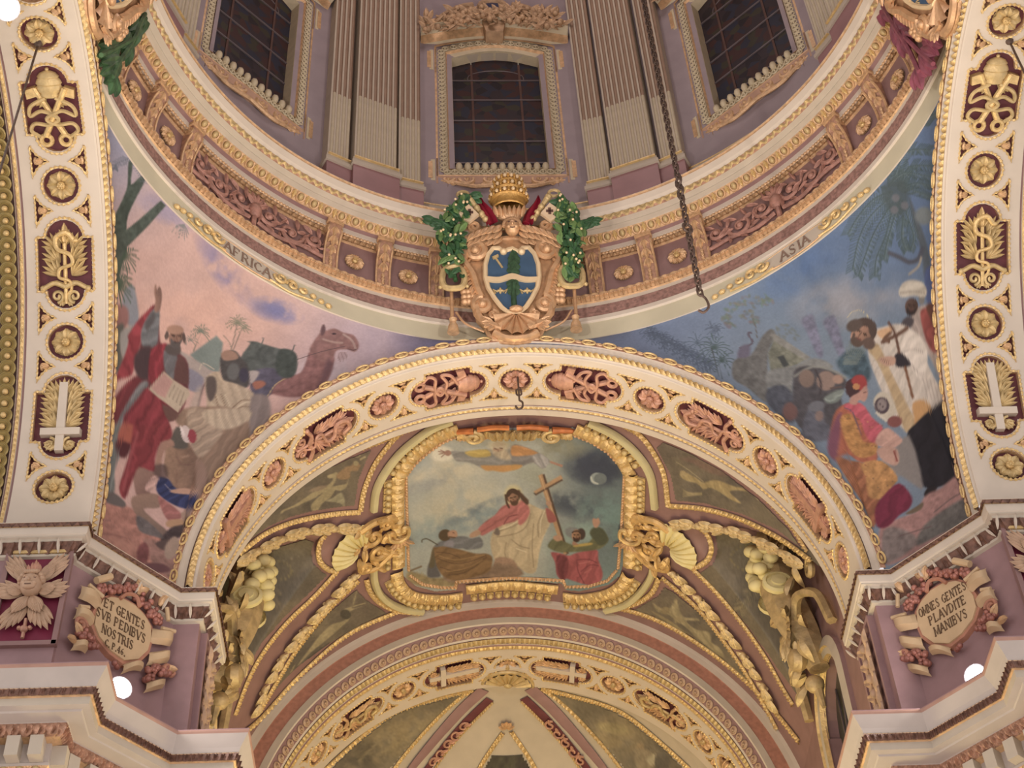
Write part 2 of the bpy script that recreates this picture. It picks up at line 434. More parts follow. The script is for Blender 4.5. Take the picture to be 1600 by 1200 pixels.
def orn(kind, tone):
    key = kind+tone
    if key not in MESH:
        mats = {'pale': [PALEGOLD, GOLD2], 'pink': [PINKGOLD, PINKGOLD], 'gold': [GOLD, PALEGOLD]}[tone]
        if kind == 'rosette': MESH[key] = rosette_mesh(.15, mats)
        if kind == 'cross': MESH[key] = emblem_cross([mats[0], CREAM if tone != 'pink' else PINKGOLD], 'cross_emblem')
        if kind == 'serpent': MESH[key] = emblem_serpent(mats, 'serpent_emblem')
        if kind == 'keys': MESH[key] = emblem_keys(mats, 'tiara_and_keys_emblem')
    return MESH[key]
for nm, ol in (('ring', circ_outline(.20)), ('frame', panel_outline(9, .012)), ('tri', span_outline())):
    MESH['bead'+nm] = bendy(beaded(ol, .020 if nm != 'tri' else .016, .050), RA).mesh('bead_border', GOLD2)
mb = MB(); leaf_fan(mb, .16, 0, 1, 0, 3, .09, 0); mb.ball((.24, 0, .02), (.03, .05, .03), 0, 7, 4); MESH['triorn'] = mb.mesh('spandrel_leaf', GOLD)
mb = MB(); mb.tube([(.078*math.cos(a), .036*math.sin(a), .012) for a in [2*PI*i/16 for i in range(16)]], .013, 6, 0, True); mb.ball((0, 0, .006), (.035, .014, .014), 0, 8, 4); MESH['link'] = mb.mesh('moulding_link', GOLD2)
mb = MB(); mb.leaf((-.045, 0, 0), (.045, 0, 0.004), (0, 1, 0), (0, 0, 1), .05, .02); MESH['bud'] = mb.mesh('moulding_bud', GOLD)
def coffers(g, R, dc, ks, tone, sc_=1.0):
    """rosettes, emblems, bead borders of a coffered soffit, each a part of the arch"""
    kinds = {1: 'keys', 3: 'serpent', 5: 'cross'}
    for k in ks:
        th = PI/2+k*SP*sc_/R; M = arch_frame(th, R, dc)@Matrix.Diagonal((sc_, sc_, sc_, 1)); Mf = M@Matrix.Translation((0, 0, -.055))
        kd = 'rosette' if k % 2 == 0 else g['emblems'].get(abs(k)) or kinds[min(abs(k), 5)]
        o = link(orn(kd, tone).name, orn(kd, tone), g['o'], Mf)
        link('bead_border', MESH['beadring' if k % 2 == 0 else 'beadframe'], o, Mf.inverted()@M)
        for q in (k+.315 if k % 2 == 0 else k+.685,):
            if k == ks[-1]: continue
            t2 = PI/2+q*SP*sc_/R
            for sx in (-1, 1):
                Mt = arch_frame(t2, R, dc)
                up = 1 if t2 <= PI/2 else 1
                Mt = Mt@Matrix.Diagonal((sc_*sx, sc_, sc_, 1)) if True else Mt
                b = link('bead_border', MESH['beadtri'], g['o'], Mt)
                link('spandrel_leaf', MESH['triorn'], b, Matrix.Translation((0, 0, -.04)))
def crossing_arch(name, loc, rot, lo, hi, tone, discs, k0=-6, k1=6):
    g = group_at(name, Matrix.Translation(loc)@Matrix.Rotation(rot, 4, 'Z')); structure(g)
    us = np.linspace(0, PI, 97)
    key = 'archbody%d' % discs
    if key not in MESH:
        mb = MB()
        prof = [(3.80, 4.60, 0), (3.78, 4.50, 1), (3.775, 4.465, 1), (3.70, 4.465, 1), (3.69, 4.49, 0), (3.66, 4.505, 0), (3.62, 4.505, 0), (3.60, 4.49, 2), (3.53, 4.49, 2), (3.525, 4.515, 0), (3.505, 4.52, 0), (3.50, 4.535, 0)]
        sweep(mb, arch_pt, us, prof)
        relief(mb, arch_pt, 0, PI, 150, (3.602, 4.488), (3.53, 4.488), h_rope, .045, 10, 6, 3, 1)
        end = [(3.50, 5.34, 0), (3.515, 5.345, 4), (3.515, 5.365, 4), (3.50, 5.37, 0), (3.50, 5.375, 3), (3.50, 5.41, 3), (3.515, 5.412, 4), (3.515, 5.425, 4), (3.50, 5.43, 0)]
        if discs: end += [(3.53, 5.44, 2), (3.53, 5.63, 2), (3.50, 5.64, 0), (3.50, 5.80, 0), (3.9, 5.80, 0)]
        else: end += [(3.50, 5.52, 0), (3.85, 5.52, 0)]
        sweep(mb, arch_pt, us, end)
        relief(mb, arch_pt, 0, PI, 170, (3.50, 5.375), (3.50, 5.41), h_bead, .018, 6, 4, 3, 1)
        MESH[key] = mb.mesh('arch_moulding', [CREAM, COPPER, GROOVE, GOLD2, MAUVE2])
        if discs: MESH['soffL'] = soffit_mesh('coffered_soffit', 4.535, 5.34, RA, 4.93, -6, 6)
        else: MESH['soffF'] = soffit_mesh('coffered_soffit', 4.535, 5.34, RA, 4.93, -6, 6)
    link('arch_moulding', MESH[key], g); link('coffered_soffit', MESH['soffL' if discs else 'soffF'], g)
    coffers({'o': g, 'emblems': {}}, RA, 4.93, list(range(k0, k1+1)), tone)
    n = 46
    for i in range(n):                                # gilded chain moulding on the outer edge
        th = PI*(i+.5)/n
        if not (lo <= math.degrees(th) <= hi): continue
        for q, me in ((th, MESH['link']), (th+PI/n/2, MESH['bud'])):
            t = Vector((-math.sin(q), 0, math.cos(q)))
            link(me.name, me, g, frame(Vector((3.737*math.cos(q), 4.458, 3.737*math.sin(q))), t, Vector((-math.cos(q), 0, -math.sin(q))), Vector((0, -1, 0))))
    return g
front = crossing_arch('trim_1', (CXF, 0, ZS), 0, 0, 180, 'pink', 0)
left = crossing_arch('trim_2', (0, 0, ZS), PI/2, 0, 125, 'pale', 1, -6, 1)
right = crossing_arch('trim_3', (0, 0, ZS), -PI/2, 55, 180, 'pale', 1, -1, 6)
# overlapping gilded coins on the outer soffit edge of the side arches
mb = MB(); mb.lathe([(.092, 0), (.092, .012), (.080, .022), (.074, .012), (.066, .012), (.060, .024), (.050, .012), (.040, .006), (.036, .006)], 18); mb.ball((0, 0, .02), (.034, .034, .034), 1, 10, 6)
DISC = mb.mesh('coin_disc', [mat('old_gilt_coin', (168, 148, 94), .42, .25, var=.15, scale=14), GOLD2])
for g, rng in ((left, range(-2, 64)), (right, range(-2, 64))):
    for i in rng:
        th = math.radians(1.0+i*2.15); th = th if g is left else PI-th
        M = arch_frame(th, 3.515, 5.535)
        link('coin_disc', DISC, g, M@Matrix.Rotation(.12, 4, 'X'))
# ---------------------------------------------------------------- drum entablature (ring above the pendentives)
floor_mb = MB(); floor_mb.box((0, 2, -.1), (40, 50, .2)); structure(floor_mb.build('floor', STONE, smooth=False))
def rad(d): return math.radians(d)
ring = group_at('trim_4', Matrix.Identity(4)); structure(ring)
mb = MB()
prof = [(4.95, 16.88, 0), (4.69, 16.88, 0), (4.682, 17.15, 6), (4.665, 17.155, 0), (4.655, 17.165, 0), (4.652, 17.225, 0), (4.652, 17.23, 0), (4.646, 17.41, 2), (4.644, 17.47, 0), (4.62, 17.475, 4), (4.60, 17.53, 4), (4.585, 17.54, 4), (4.60, 17.60, 3), (4.70, 17.63, 3),
        (4.73, 17.632, 5), (4.73, 18.33, 5), (4.70, 18.335, 4), (4.685, 18.42, 4), (4.64, 18.43, 0), (4.635, 18.50, 0), (4.58, 18.505, 5), (4.575, 18.515, 4), (4.49, 18.62, 4), (4.475, 18.625, 1), (4.42, 18.628, 1), (4.418, 18.645, 1), (4.34, 18.65, 1), (4.335, 18.66, 3), (4.30, 18.725, 3), (4.295, 18.73, 0), (4.265, 18.76, 0), (4.225, 18.83, 0), (4.222, 18.85, 4), (4.21, 18.868, 4), (4.21, 18.875, 0), (5.0, 18.89, 0)]
us = np.linspace(-PI, PI, 241)
sweep(mb, ring_pt, us, prof)
mb.build('entablature', [CREAM, CREAM2, STENCIL, COPPER, GOLD, MAUVE2, mat('greyed_cream_fascia', (204, 196, 168), .65, var=.05, scale=3), GROOVE], ring)
mb = MB(); A0, A1 = rad(-92), rad(92)
relief(mb, ring_pt, A0, A1, 250, (4.622, 17.475), (4.588, 17.545), h_leaf, .035, 6, 5, 0, 1)
relief(mb, ring_pt, A0, A1, 130, (4.588, 17.548), (4.60, 17.60), h_bead, .02, 6, 4, 0, 1)
relief(mb, ring_pt, A0, A1, 190, (4.70, 18.335), (4.682, 18.425), h_tri, .03, 8, 4, 0, 1)
relief(mb, ring_pt, A0, A1, 330, (4.655, 18.39), (4.655, 18.43), h_bead, .02, 6, 4, 0, 1)
mb.build('carved_leaf_band', GOLD, ring)['kind'] = 'stuff'
mb = MB(); relief(mb, ring_pt, A0, A1, 125, (4.338, 18.655), (4.298, 18.728), h_wave, .03, 12, 8, 0, 1)
mb.build('wave_scroll_band', PALEGOLD, ring)['kind'] = 'stuff'
mb = MB(); relief(mb, ring_pt, A0, A1, 92, (4.648, 17.235), (4.643, 17.405), lambda p, t: (np.abs(np.abs(p-.5)*2-t) < .16)*1.0, .006, 12, 8, 0, 1)
mb.build('stencil_lattice', STENCIL, ring)['kind'] = 'stuff'
# egg and dart: each egg and each dart a part
mb = MB(); mb.ball((0, 0, .02), (.036, .05, .035), 0, 10, 6)
mb.tube([(.056*math.cos(a), .066*math.sin(a), .014) for a in [-2.3+4.6*i/12+PI/2*3 for i in range(13)]], .014, 5, 1); EGG = mb.mesh('egg', [PALEGOLD, GOLD])
mb = MB(); mb.leaf((0, .06, 0), (0, -.065, .02), (1, 0, 0), (0, 0, 1), .05, .03); mb.leaf((0, .05, .0), (.035, -.02, .01), (1, 0, 0), (0, 0, 1), .03, .02); mb.leaf((0, .05, .0), (-.035, -.02, .01), (1, 0, 0), (0, 0, 1), .03, .02); DART = mb.mesh('dart', [GOLD2])
def ring_frame(az, r, z, tilt=0.0):
    """x along the ring, y up, z towards the axis; tilt leans the face down"""
    n = Vector((-math.sin(az), -math.cos(az), 0)); x = Vector((math.cos(az), -math.sin(az), 0)); y = Vector((0, 0, 1))
    x = y.cross(n)
    n2 = n*math.cos(tilt)-y*math.sin(tilt); y2 = y*math.cos(tilt)+n*math.sin(tilt)
    return frame(Vector((r*math.sin(az), r*math.cos(az), z)), x, y2, n2)
NE = 146
for i in range(NE):
    for half, me in ((0, EGG), (.5, DART)):
        az = -PI+2*PI*(i+half+.25)/NE
        if abs(az) < rad(88) and abs(az) > rad(4): link(me.name, me, ring, ring_frame(az, 4.53, 18.568, .85))
# consoles
def console_mesh():
    mb = MB(); W = .088
    side = [(0, 0), (.05, .0), (.045, .06), (.04, .30), (.07, .48), (.13, .62), (.16, .70), (.155, .80), (.09, .84), (0, .84)]
    P = []
    for x in (-W, W): P.append([Vector((x, y, z)) for z, y in side])
    mb.grid(P, 1); n = len(side)
    mb.add(P[0], [list(range(n))], 1); mb.add(P[1], [list(range(n))], 1)
    for s in (-1, 1):
        mb.tube([Vector((s*W, .72+q.y, .105+q.x)) for q in spiral((0, 0, 0), .075, .01, PI/2, 1.6, 20)], .018, 5, 0)
        mb.tube(bez([(s*W, .04, .05), (s*W, .3, .05), (s*W, .5, .085), (s*W, .64, .155)], 5), .016, 5, 0)
        mb.ball((s*W, .72, .105), (.02, .03, .03), 0, 8, 5); mb.ball((s*W, .03, .05), .028, 0, 7, 5)
    mb.tube([(-W, .02, .05), (W, .02, .05)], .025, 6, 0)
    for k, (y, z) in enumerate(((.74, .16), (.60, .13), (.46, .08))):
        for a in (-.8, 0, .8): mb.leaf((0, y, z), (math.sin(a)*.09, y-.17*math.cos(a), z-.05), (math.cos(a), 0, 0), (0, 0, 1), .07, .035, 0, 4)
    for y in (.10, .17, .24): mb.ball((0, y, .05), (.026, .034, .02), 0, 7, 4)
    mb.box((0, .84, .07), (.22, .05, .20), 0)
    return mb.mesh('console', [GOLD, COPPER])
CONSOLE = console_mesh(); FROS = rosette_mesh(.125, [GOLD, GOLD2], 12, 'frieze_rosette')
def frieze_scroll(flip):
    """foliage scroll relief of the long frieze panels"""
    mb = MB(); H = 1.0
    def br(x0, s):
        for (cx, cy, r, a0, tn) in ((.16, .42, .15, PI, 1.3), (.48, .36, .17, 0, -1.4), (.80, .44, .12, PI, 1.2)):
            sp = [Vector((x0+s*(q.x), q.y, .03+q.z)) for q in spiral((cx, cy, 0), r, .02, a0, tn, 24)]
            mb.tube(sp, [.032*(1-.6*i/24) for i in range(24)], 6)
            mb.ball((x0+s*cx, cy, .04), (.045, .045, .04), 0, 8, 5)
            for k in range(7):
                a = 2*PI*k/7; mb.leaf((x0+s*cx+r*.95*math.cos(a), cy+r*.95*math.sin(a), .02), (x0+s*cx+(r+.13)*math.cos(a+.5), cy+(r+.13)*math.sin(a+.5), .05), (-math.sin(a), math.cos(a), 0), (0, 0, 1), .08, .04, 0, 4)
        mb.tube(bez([(x0, .2, .03), (x0+s*.3, .14, .04), (x0+s*.62, .22, .04), (x0+s*.95, .2, .03)], 6), .028, 6)
    br(.06, 1); br(-.06, -1)
    mb.ball((0, .36, .05), (.09, .13, .07), 0, 10, 7); mb.tube([(0, .05, .04), (0, .62, .05)], .035, 7)
    for a in (-1.0, -.5, 0, .5, 1.0): mb.leaf((0, .42, .05), (math.sin(a)*.2, .42+.24*math.cos(a), .08), (math.cos(a), -math.sin(a), 0), (0, 0, 1), .08, .04)
    mb.v = [(x, y, z-x*x/(2*4.73)*0 + (4.73-math.sqrt(4.73**2-x*x))) for x, y, z in mb.v]
    return mb.mesh('foliage_scroll', mat('coppery_mauve_relief', (188, 140, 124), .5, .12, var=.2, scale=12, bump=.3, bscale=40))
FSC = frieze_scroll(0)
for s in (-1, 1):
    for d in (12.5, 21.0, 29.6, 56.4, 64.8, 73.3): link('console', CONSOLE, ring, ring_frame(rad(s*d), 4.728, 17.63))
    for d in (16.9, 25.6, 60.7, 69.2): link('frieze_rosette', FROS, ring, ring_frame(rad(s*d), 4.73, 17.985))
    link('foliage_scroll', FSC, ring, ring_frame(rad(s*43), 4.725, 17.64))
# ---------------------------------------------------------------- drum wall
DRUM_ROT = rad(.9)
drum = group_at('wall_drum', Matrix.Rotation(DRUM_ROT, 4, 'Z')); structure(drum)
mb = MB(); RW = 4.78; win = [rad(k*45) for k in range(-4, 4)]; hw = rad(7.9)
for k in range(-4, 4):
    c = rad(45*k); a, b = c+hw, c+rad(45)-hw
    sweep(mb, ring_pt, np.linspace(a, b, 12), [(RW, 18.6, 0), (RW, 27.5, 0)])
    if k in (-1, 0, 1):
        v = np.linspace(c-hw, c+hw, 7); sweep(mb, ring_pt, v, [(RW, 18.6, 0), (RW, 20.62, 0), (RW+.35, 20.66, 2)])
        zt = 23.42+.20*np.cos((v-c)/hw*PI/2)
        for za, zb, ra, rb in ((None, 27.5, RW, RW), (None, None, RW, RW+.35)):
            mb.grid([ring_pt(v, np.full(7, ra), zt), ring_pt(v, np.full(7, rb), zt if zb is None else np.full(7, zb))], 0 if zb else 2)
        for q in (c-hw, c+hw): mb.grid([ring_pt(np.array([q, q]), np.array([RW, RW+.35]), np.array([z, z])) for z in (20.62, 23.42)], 2)
    else: sweep(mb, ring_pt, np.linspace(c-hw, c+hw, 7), [(RW, 18.6, 0), (RW, 27.5, 0)])
# pedestal course
sweep(mb, ring_pt, us, [(RW, 18.87, 1), (RW-.02, 18.87, 1), (RW-.02, 19.50, 1), (RW-.05, 19.52, 2), (RW-.07, 19.60, 2), (RW-.075, 19.61, 3), (RW-.075, 19.63, 3), (RW, 19.64, 0)])
sweep(mb, ring_pt, us, [(RW, 26.2, 2), (RW-.25, 26.5, 2), (RW-.3, 26.8, 3), (RW, 26.9, 2)])
mb.build('drum_wall', [LILAC, MAUVE, CREAM2, GOLD2], drum)
# dome closing the drum
mb = MB(); sweep(mb, ring_pt, np.linspace(-PI, PI, 49), [(RW*math.cos(q), 27.4+RW*math.sin(q)) for q in np.linspace(0, PI/2, 10)])
structure(mb.build('ceiling_dome', LILAC))
# fluted pilaster clusters; reeds fill the lower third of each flute
PAINTFL = mat('rose_brown_fluting', (162, 136, 116), .6, var=.06, scale=6); REEDM = mat('stone_reed', (206, 194, 168), .55, var=.05, scale=6)
PEDM = mat('mauve_pedestal', (158, 118, 118), .45, var=.07, scale=4)
def pil_strip(c_deg, w, r, nf, z0, z1, name, par):
    """one pilaster: nf flutes, facing the axis"""
    o = group_at(name, ring_frame(rad(c_deg), r, 0)); o.parent = par; o.matrix_basis = ring_frame(rad(c_deg), r, 0)
    mb = MB(); pitch = w/nf; X = []; 
    for i in range(nf):
        x0 = -w/2+i*pitch; X += [(x0, 0, 0), (x0+pitch*.34, 0, 1), (x0+pitch*.46, -.022, 1), (x0+pitch*.67, -.028, 1), (x0+pitch*.88, -.022, 1)]
        X += [(x0+pitch*.9999, 0, 0)]
    X = [(-w/2, -.25, 0)]+X+[(w/2, -.25, 0)]
    for i in range(len(X)-1):
        a, b = X[i], X[i+1]
        mb.add([(a[0], z0, a[1]), (b[0], z0, b[1]), (b[0], z1, b[1]), (a[0], z1, a[1])], [(0, 1, 2, 3)], a[2] if a[0] != b[0] and i not in (0, len(X)-2) else 0)
    mb.box((0, z0-.05, -.05), (w+.06, .10, .22), 0); mb.box((0, z0-.13, -.04), (w+.10, .07, .26), 0)
    mb.box((0, z0-.004, -.03), (w+.03, .018, .24), 2); mb.box((0, z0-.45, -.05), (w+.05, .60, .22), 3)
    p = mb.build('shaft', [CREAM2, PAINTFL, GOLD2, PEDM], o, smooth=False)
    rk = 'reed%.3f' % pitch
    if rk not in MESH:
        m2 = MB(); L = 1.52
        P = [[(pitch*.36*math.cos(a), y, -.024+pitch*.55*math.sin(a)) for a in np.linspace(0, PI, 7)] for y in (0, L)]
        m2.grid(P, 0); m2.add(P[1], [list(range(7))], 0); MESH[rk] = m2.mesh('reed', REEDM)
    for i in range(nf): link('reed', MESH[rk], o, Matrix.Translation((-w/2+(i+.67)*pitch, z0+.01, 0)))
    return o
for k in (-2, -1, 0, 1):
    c = 45*k+22.5
    pil_strip(c, .60, 4.52, 8, 19.86, 26.2, 'pilaster', drum)
    for s in (-1, 1): pil_strip(c+s*6.35, .31, 4.60, 4, 19.80, 26.2, 'pilaster', drum)
# ---------------------------------------------------------------- drum windows
def glass_mat():
    m = bpy.data.materials.new('dark_stained_glass'); m.use_nodes = True; nt = m.node_tree; b = nt.nodes['Principled BSDF']
    b.inputs['Roughness'].default_value = .5; b.inputs['Specular IOR Level'].default_value = .2
    tc = nt.nodes.new('ShaderNodeTexCoord'); v = nt.nodes.new('ShaderNodeTexVoronoi'); v.inputs['Scale'].default_value = 7
    nt.links.new(tc.outputs['Object'], v.inputs['Vector'])
    r = nt.nodes.new('ShaderNodeValToRGB'); cr = r.color_ramp
    cr.elements[0].position = .0; cr.elements[0].color = (*srgb((38, 32, 36)), 1); cr.elements[1].position = 1; cr.elements[1].color = (*srgb((64, 56, 50)), 1)
    for p, c in ((.25, (50, 41, 45)), (.45, (62, 40, 38)), (.6, (42, 43, 56)), (.8, (56, 52, 41))): e = cr.elements.new(p); e.color = (*srgb(c), 1)
    cr.interpolation = 'CONSTANT'
    nt.links.new(v.outputs['Color'], r.inputs['Fac']); nt.links.new(r.outputs['Color'], b.inputs['Base Color']); return m
GLASS = glass_mat(); LEAD = mat('window_bar', (112, 102, 104), .5, .3)
FRAME = mat('cream_carved_frame', (208, 194, 164), .6, var=.06, scale=8)
def scroll_swag(mb, w, y, m=0):
    for s in (-1, 1):
        for cx, r, t in ((.16, .10, 1.2), (.40, .12, -1.3), (.62, .08, 1.2)):
            cx *= w/1.4; sp = [Vector((s*q.x, q.y, .06)) for q in spiral((cx, y, 0), r, .015, PI if t > 0 else 0, t, 20)]
            mb.tube(sp, [.034*(1-.55*i/20) for i in range(20)], 6, m); mb.ball((s*cx, y, .06), .035, m, 7, 5)
            for k in range(4): mb.leaf((s*cx, y-.06, .04), (s*(cx+.12*math.cos(k*1.1+.4)), y-.06-.12*abs(math.sin(k*1.1+.4)), .06), (0, 1, 0), (0, 0, 1), .07, .03, m, 4)
        mb.tube(bez([(0, y-.10, .06), (s*.3*w/1.4, y-.16, .06), (s*.55*w/1.4, y-.08, .06), (s*.74*w/1.4, y-.03, .05)], 6), .03, 6, m)
    for k in range(9):
        a = -1.25+2.5*k/8; mb.leaf((0, y-.02, .05), (.2*math.sin(a), y+.02+.2*math.cos(a), .06), (math.cos(a), -math.sin(a), 0), (0, 0, 1), .06, .035, m, 4)
def drum_window(i, k):
    g = group_at('window_%d' % i, Matrix.Identity(4)); structure(g)
    W = Matrix.Rotation(DRUM_ROT, 4, 'Z')@ring_frame(rad(45*k), RW, 20.62)
    g.matrix_world = W
    hwid = .655; H = 2.80
    def arch_y(x, r=.2): return H+r*math.cos(x/hwid*PI/2)
    # panes between the cross bars: each its own pane
    ys = [-.06, .33, .85, 1.37, 1.90, 2.42, None]; xs = [-hwid-.09, -.36, .36, hwid+.09]
    for a in range(6):
        for b in range(3):
            x0, x1 = xs[b]+.008, xs[b+1]-.008; y0 = ys[a]+.008; mb = MB()
            if ys[a+1] is None: top = [(x, arch_y(x)+.06) for x in np.linspace(x1, x0, 6)]
            else: top = [(x1, ys[a+1]-.008), (x0, ys[a+1]-.008)]
            mb.plate([(x0, y0), (x1, y0)]+top, .012, 0, M=Matrix.Translation((0, 0, -.14)))
            mb.build('pane', GLASS, g, smooth=False)
    for y in ys[1:-1]:
        mb = MB(); mb.box((0, y, -.125), (2*hwid, .022, .03)); mb.build('glazing_bar', LEAD, g, smooth=False)
    for x in xs[1:-1]:
        mb = MB(); mb.box((x, 1.4, -.125), (.034, 2.9, .02)); mb.build('lead_strip', GROOVE, g, smooth=False)
    mb = MB(); mb.tube([(-.42, 2.42, -.125)]+[(-.42*math.cos(PI*q/10), 2.50+.20*math.sin(PI*q/10), -.125) for q in range(11)]+[(.42, 2.42, -.125)], .010, 5); mb.build('lead_strip', LEAD, g)
    # surround: inner jamb, carved guilloche band, outer fillet, ears
    def path(e, n=12):
        return [(-hwid-e, -e)]+[(x*(hwid+e)/hwid, arch_y(x)+e) for x in np.linspace(-hwid, hwid, n)]+[(hwid+e, -e), (-hwid-e, -e)]
    mb = MB()
    for e0, z0, e1, z1, m in ((0, -.14, 0.0, .04, 0), (0.0, .04, .07, .05, 0), (.07, .05, .09, .09, 1), (.09, .07, .23, .07, 0), (.23, .09, .26, .09, 1), (.26, .09, .36, .055, 2), (.36, .055, .40, -.02, 2)):
        a, b = path(e0), path(e1); mb.grid([[(x, y, z0) for x, y in a], [(x, y, z1) for x, y in b]], m)
    for s in (-1, 1):
        for y0, y1 in ((-.42, .16), (2.34, 2.98)):
            mb.box((s*1.0, (y0+y1)/2, .035), (.22, y1-y0, .11), 2); mb.box((s*.995, (y0+y1)/2, .09), (.13, (y1-y0)-.1, .03), 0); mb.box((s*.995, (y0+y1)/2, .10), (.06, (y1-y0)-.2, .03), 1)
        mb.ball((s*1.02, 2.27, .05), (.05, .06, .05), 1, 7, 5); mb.leaf((s*1.02, 2.25, .05), (s*1.03, 2.05, .03), (1, 0, 0), (0, 0, 1), .07, .03, 1)
    mb.build('window_frame', [FRAME, GOLD, mat('ochre_pink_fillet', (186, 150, 128), .55, var=.06)], g, smooth=False)
    # carved guilloche beads around the opening
    mb = MB(); pa = path(.16, 14)
    Q = [Vector((x, y, .085)) for x, y in pa]
    for a, b in zip(Q[:-1], Q[1:]):
        n = max(1, round((b-a).length/.105))
        for q in range(n):
            c = a.lerp(b, (q+.5)/n); d = (b-a).normalized(); nn = Vector((-d.y, d.x, 0))
            mb.tube([c+(d*math.cos(t)*.045+nn*math.sin(t)*.05) for t in [2*PI*j/8 for j in range(8)]], .013, 4, 0, True); mb.ball(c, (.018, .018, .02), 0, 6, 4)
    mb.build('guilloche_band', FRAME, g)['kind'] = 'stuff'
    # gadroon sill
    mb = MB()
    for q in range(11): mb.ball((-.60+.12*q, -.06, .10), (.05, .085, .05), 0, 8, 5)
    mb.build('gadroon_sill', FRAME, g)
    mb = MB(); scroll_swag(mb, 1.7, -.30); mb.build('apron_scroll', GOLD, g)
    # hood with stucco foliage
    mb = MB()
    def hood(x): return 3.22+.26*math.cos(x/1.15*PI/2)
    xs2 = np.linspace(-1.12, 1.12, 17)
    for z0, y0, z1, y1, m in ((.0, -.22, .12, -.18, 0), (.12, -.18, .20, -.06, 1), (.20, -.06, .34, .0, 0), (.34, .0, .36, .10, 1), (.36, .10, .0, .16, 0)):
        mb.grid([[(x, hood(x)+y0, z0) for x in xs2], [(x, hood(x)+y1, z1) for x in xs2]], m)
    mb.build('window_hood', [FRAME, GOLD], g)
    mb = MB(); rnd = random.Random(3)
    for q in range(150):
        x = rnd.uniform(-1.05, 1.05); y = hood(x)-.08+rnd.uniform(-.16, .34); a = rnd.uniform(0, 6.28)
        mb.leaf((x, y, .30), (x+.20*math.cos(a), y+.17*math.sin(a), .42), (-math.sin(a), math.cos(a), 0), (0, 0, 1), .10, .04, 0, 4)
        if q % 3 == 0: mb.ball((x, y, .38), .05, 0, 7, 5)
    for s in (-1, 1):
        mb.tube([p+Vector((0, 0, .2)) for p in spiral((s*.42, 3.78, 0), .17, .03, -PI/2, s*1.4)], .05, 6, 0)
        mb.tube(bez([(s*.95, 3.45, .2), (s*.75, 3.72, .22), (s*.5, 3.98, .2), (s*.3, 4.05, .2)], 6), .055, 6, 0)
        for q in range(12): mb.ball((s*(.55+.05*(q % 4)), 3.58+.05*(q//4), .24), .04, 0, 6, 4)
    mb.plate([(-.13, 3.14), (.13, 3.14), (.18, 3.46), (-.18, 3.46)], .30, 0); 
    mb.tube([(.20*math.cos(t), 4.02+.16*math.sin(t), .2) for t in [2*PI*j/16 for j in range(16)]], .05, 6, 0, True)
    mb.build('stucco_foliage', mat('rosy_stucco_gold', (200, 166, 132), .5, .1, var=.15, scale=9, bump=.3), g)  # foliage stucco in its own rosy gold
    mb = MB(); mb.ball((0, 4.02, .18), (.17, .13, .05), 0, 12, 6); mb.build('oval_boss', mat('dark_blue_boss', (66, 70, 96), .4), g)
    return g
for i, k in enumerate((-1, 0, 1)): drum_window(i+1, k)
# ---------------------------------------------------------------- piers, attic, cornices
# edge of the upper cornice in plan; the wall stands .15 behind it
EDGE_L = [(-6.2, 3.29), (-4.45, 3.29), (-4.45, 3.46), (-3.68, 4.34), (-3.33, 4.34), (-3.33, 5.42)]
EDGE_R = [(-x, y) for x, y in EDGE_L][::-1]
PL, PR = Poly(EDGE_L), Poly(EDGE_R)
UP = [(-.15, 12.50, 5), (-.11, 12.51, 1), (-.105, 12.535, 1), (-.135, 12.54, 2), (-.135, 12.60, 2), (-.06, 12.655, 2), (-.055, 12.66, 1), (-.05, 12.68, 1), (-.02, 12.685, 0), (-.02, 12.70, 1), (-.005, 12.71, 0), (0.0, 12.785, 0), (.002, 12.79, 1), (.012, 12.845, 3), (.012, 12.852, 0), (-.7, 12.86, 0)]
LOW = [(-.15, 9.2, 4), (-.15, 9.55, 4), (-.10, 9.57, 1), (-.10, 9.75, 0), (-.07, 9.77, 3), (-.07, 9.80, 0), (-.03, 9.82, 1), (-.02, 9.93, 3), (.06, 9.99, 3), (.06, 10.02, 0), (.05, 10.03, 0), (.05, 10.22, 0), (.13, 10.235, 3), (.19, 10.335, 3), (.20, 10.34, 0), (.33, 10.345, 0), (.34, 10.36, 0), (.41, 10.365, 0), (.412, 10.44, 1), (.43, 10.445, 3), (.455, 10.515, 3), (.46, 10.52, 0), (.475, 10.56, 0), (.54, 10.67, 0), (.55, 10.685, 6), (.553, 10.70, 6), (.55, 10.712, 4), (-.4, 10.74, 4)]
def orient(P): return P
def sweep_poly(mb, P, prof):
    for k in range(len(P.p)-1):
        f = P.seg(k); us = np.array([0., 1.])
        sweep(mb, f, us, prof)
GREYC = mat('greyed_stone_cream', (188, 177, 168), .62, var=.05, scale=4)
ROSEL = mat('rose_fillet', (178, 140, 124), .55, var=.08)
PIERM = [CREAM, CREAM2, LEAFCUT, GOLD, MAUVE, MAUVE2, ROSEL]
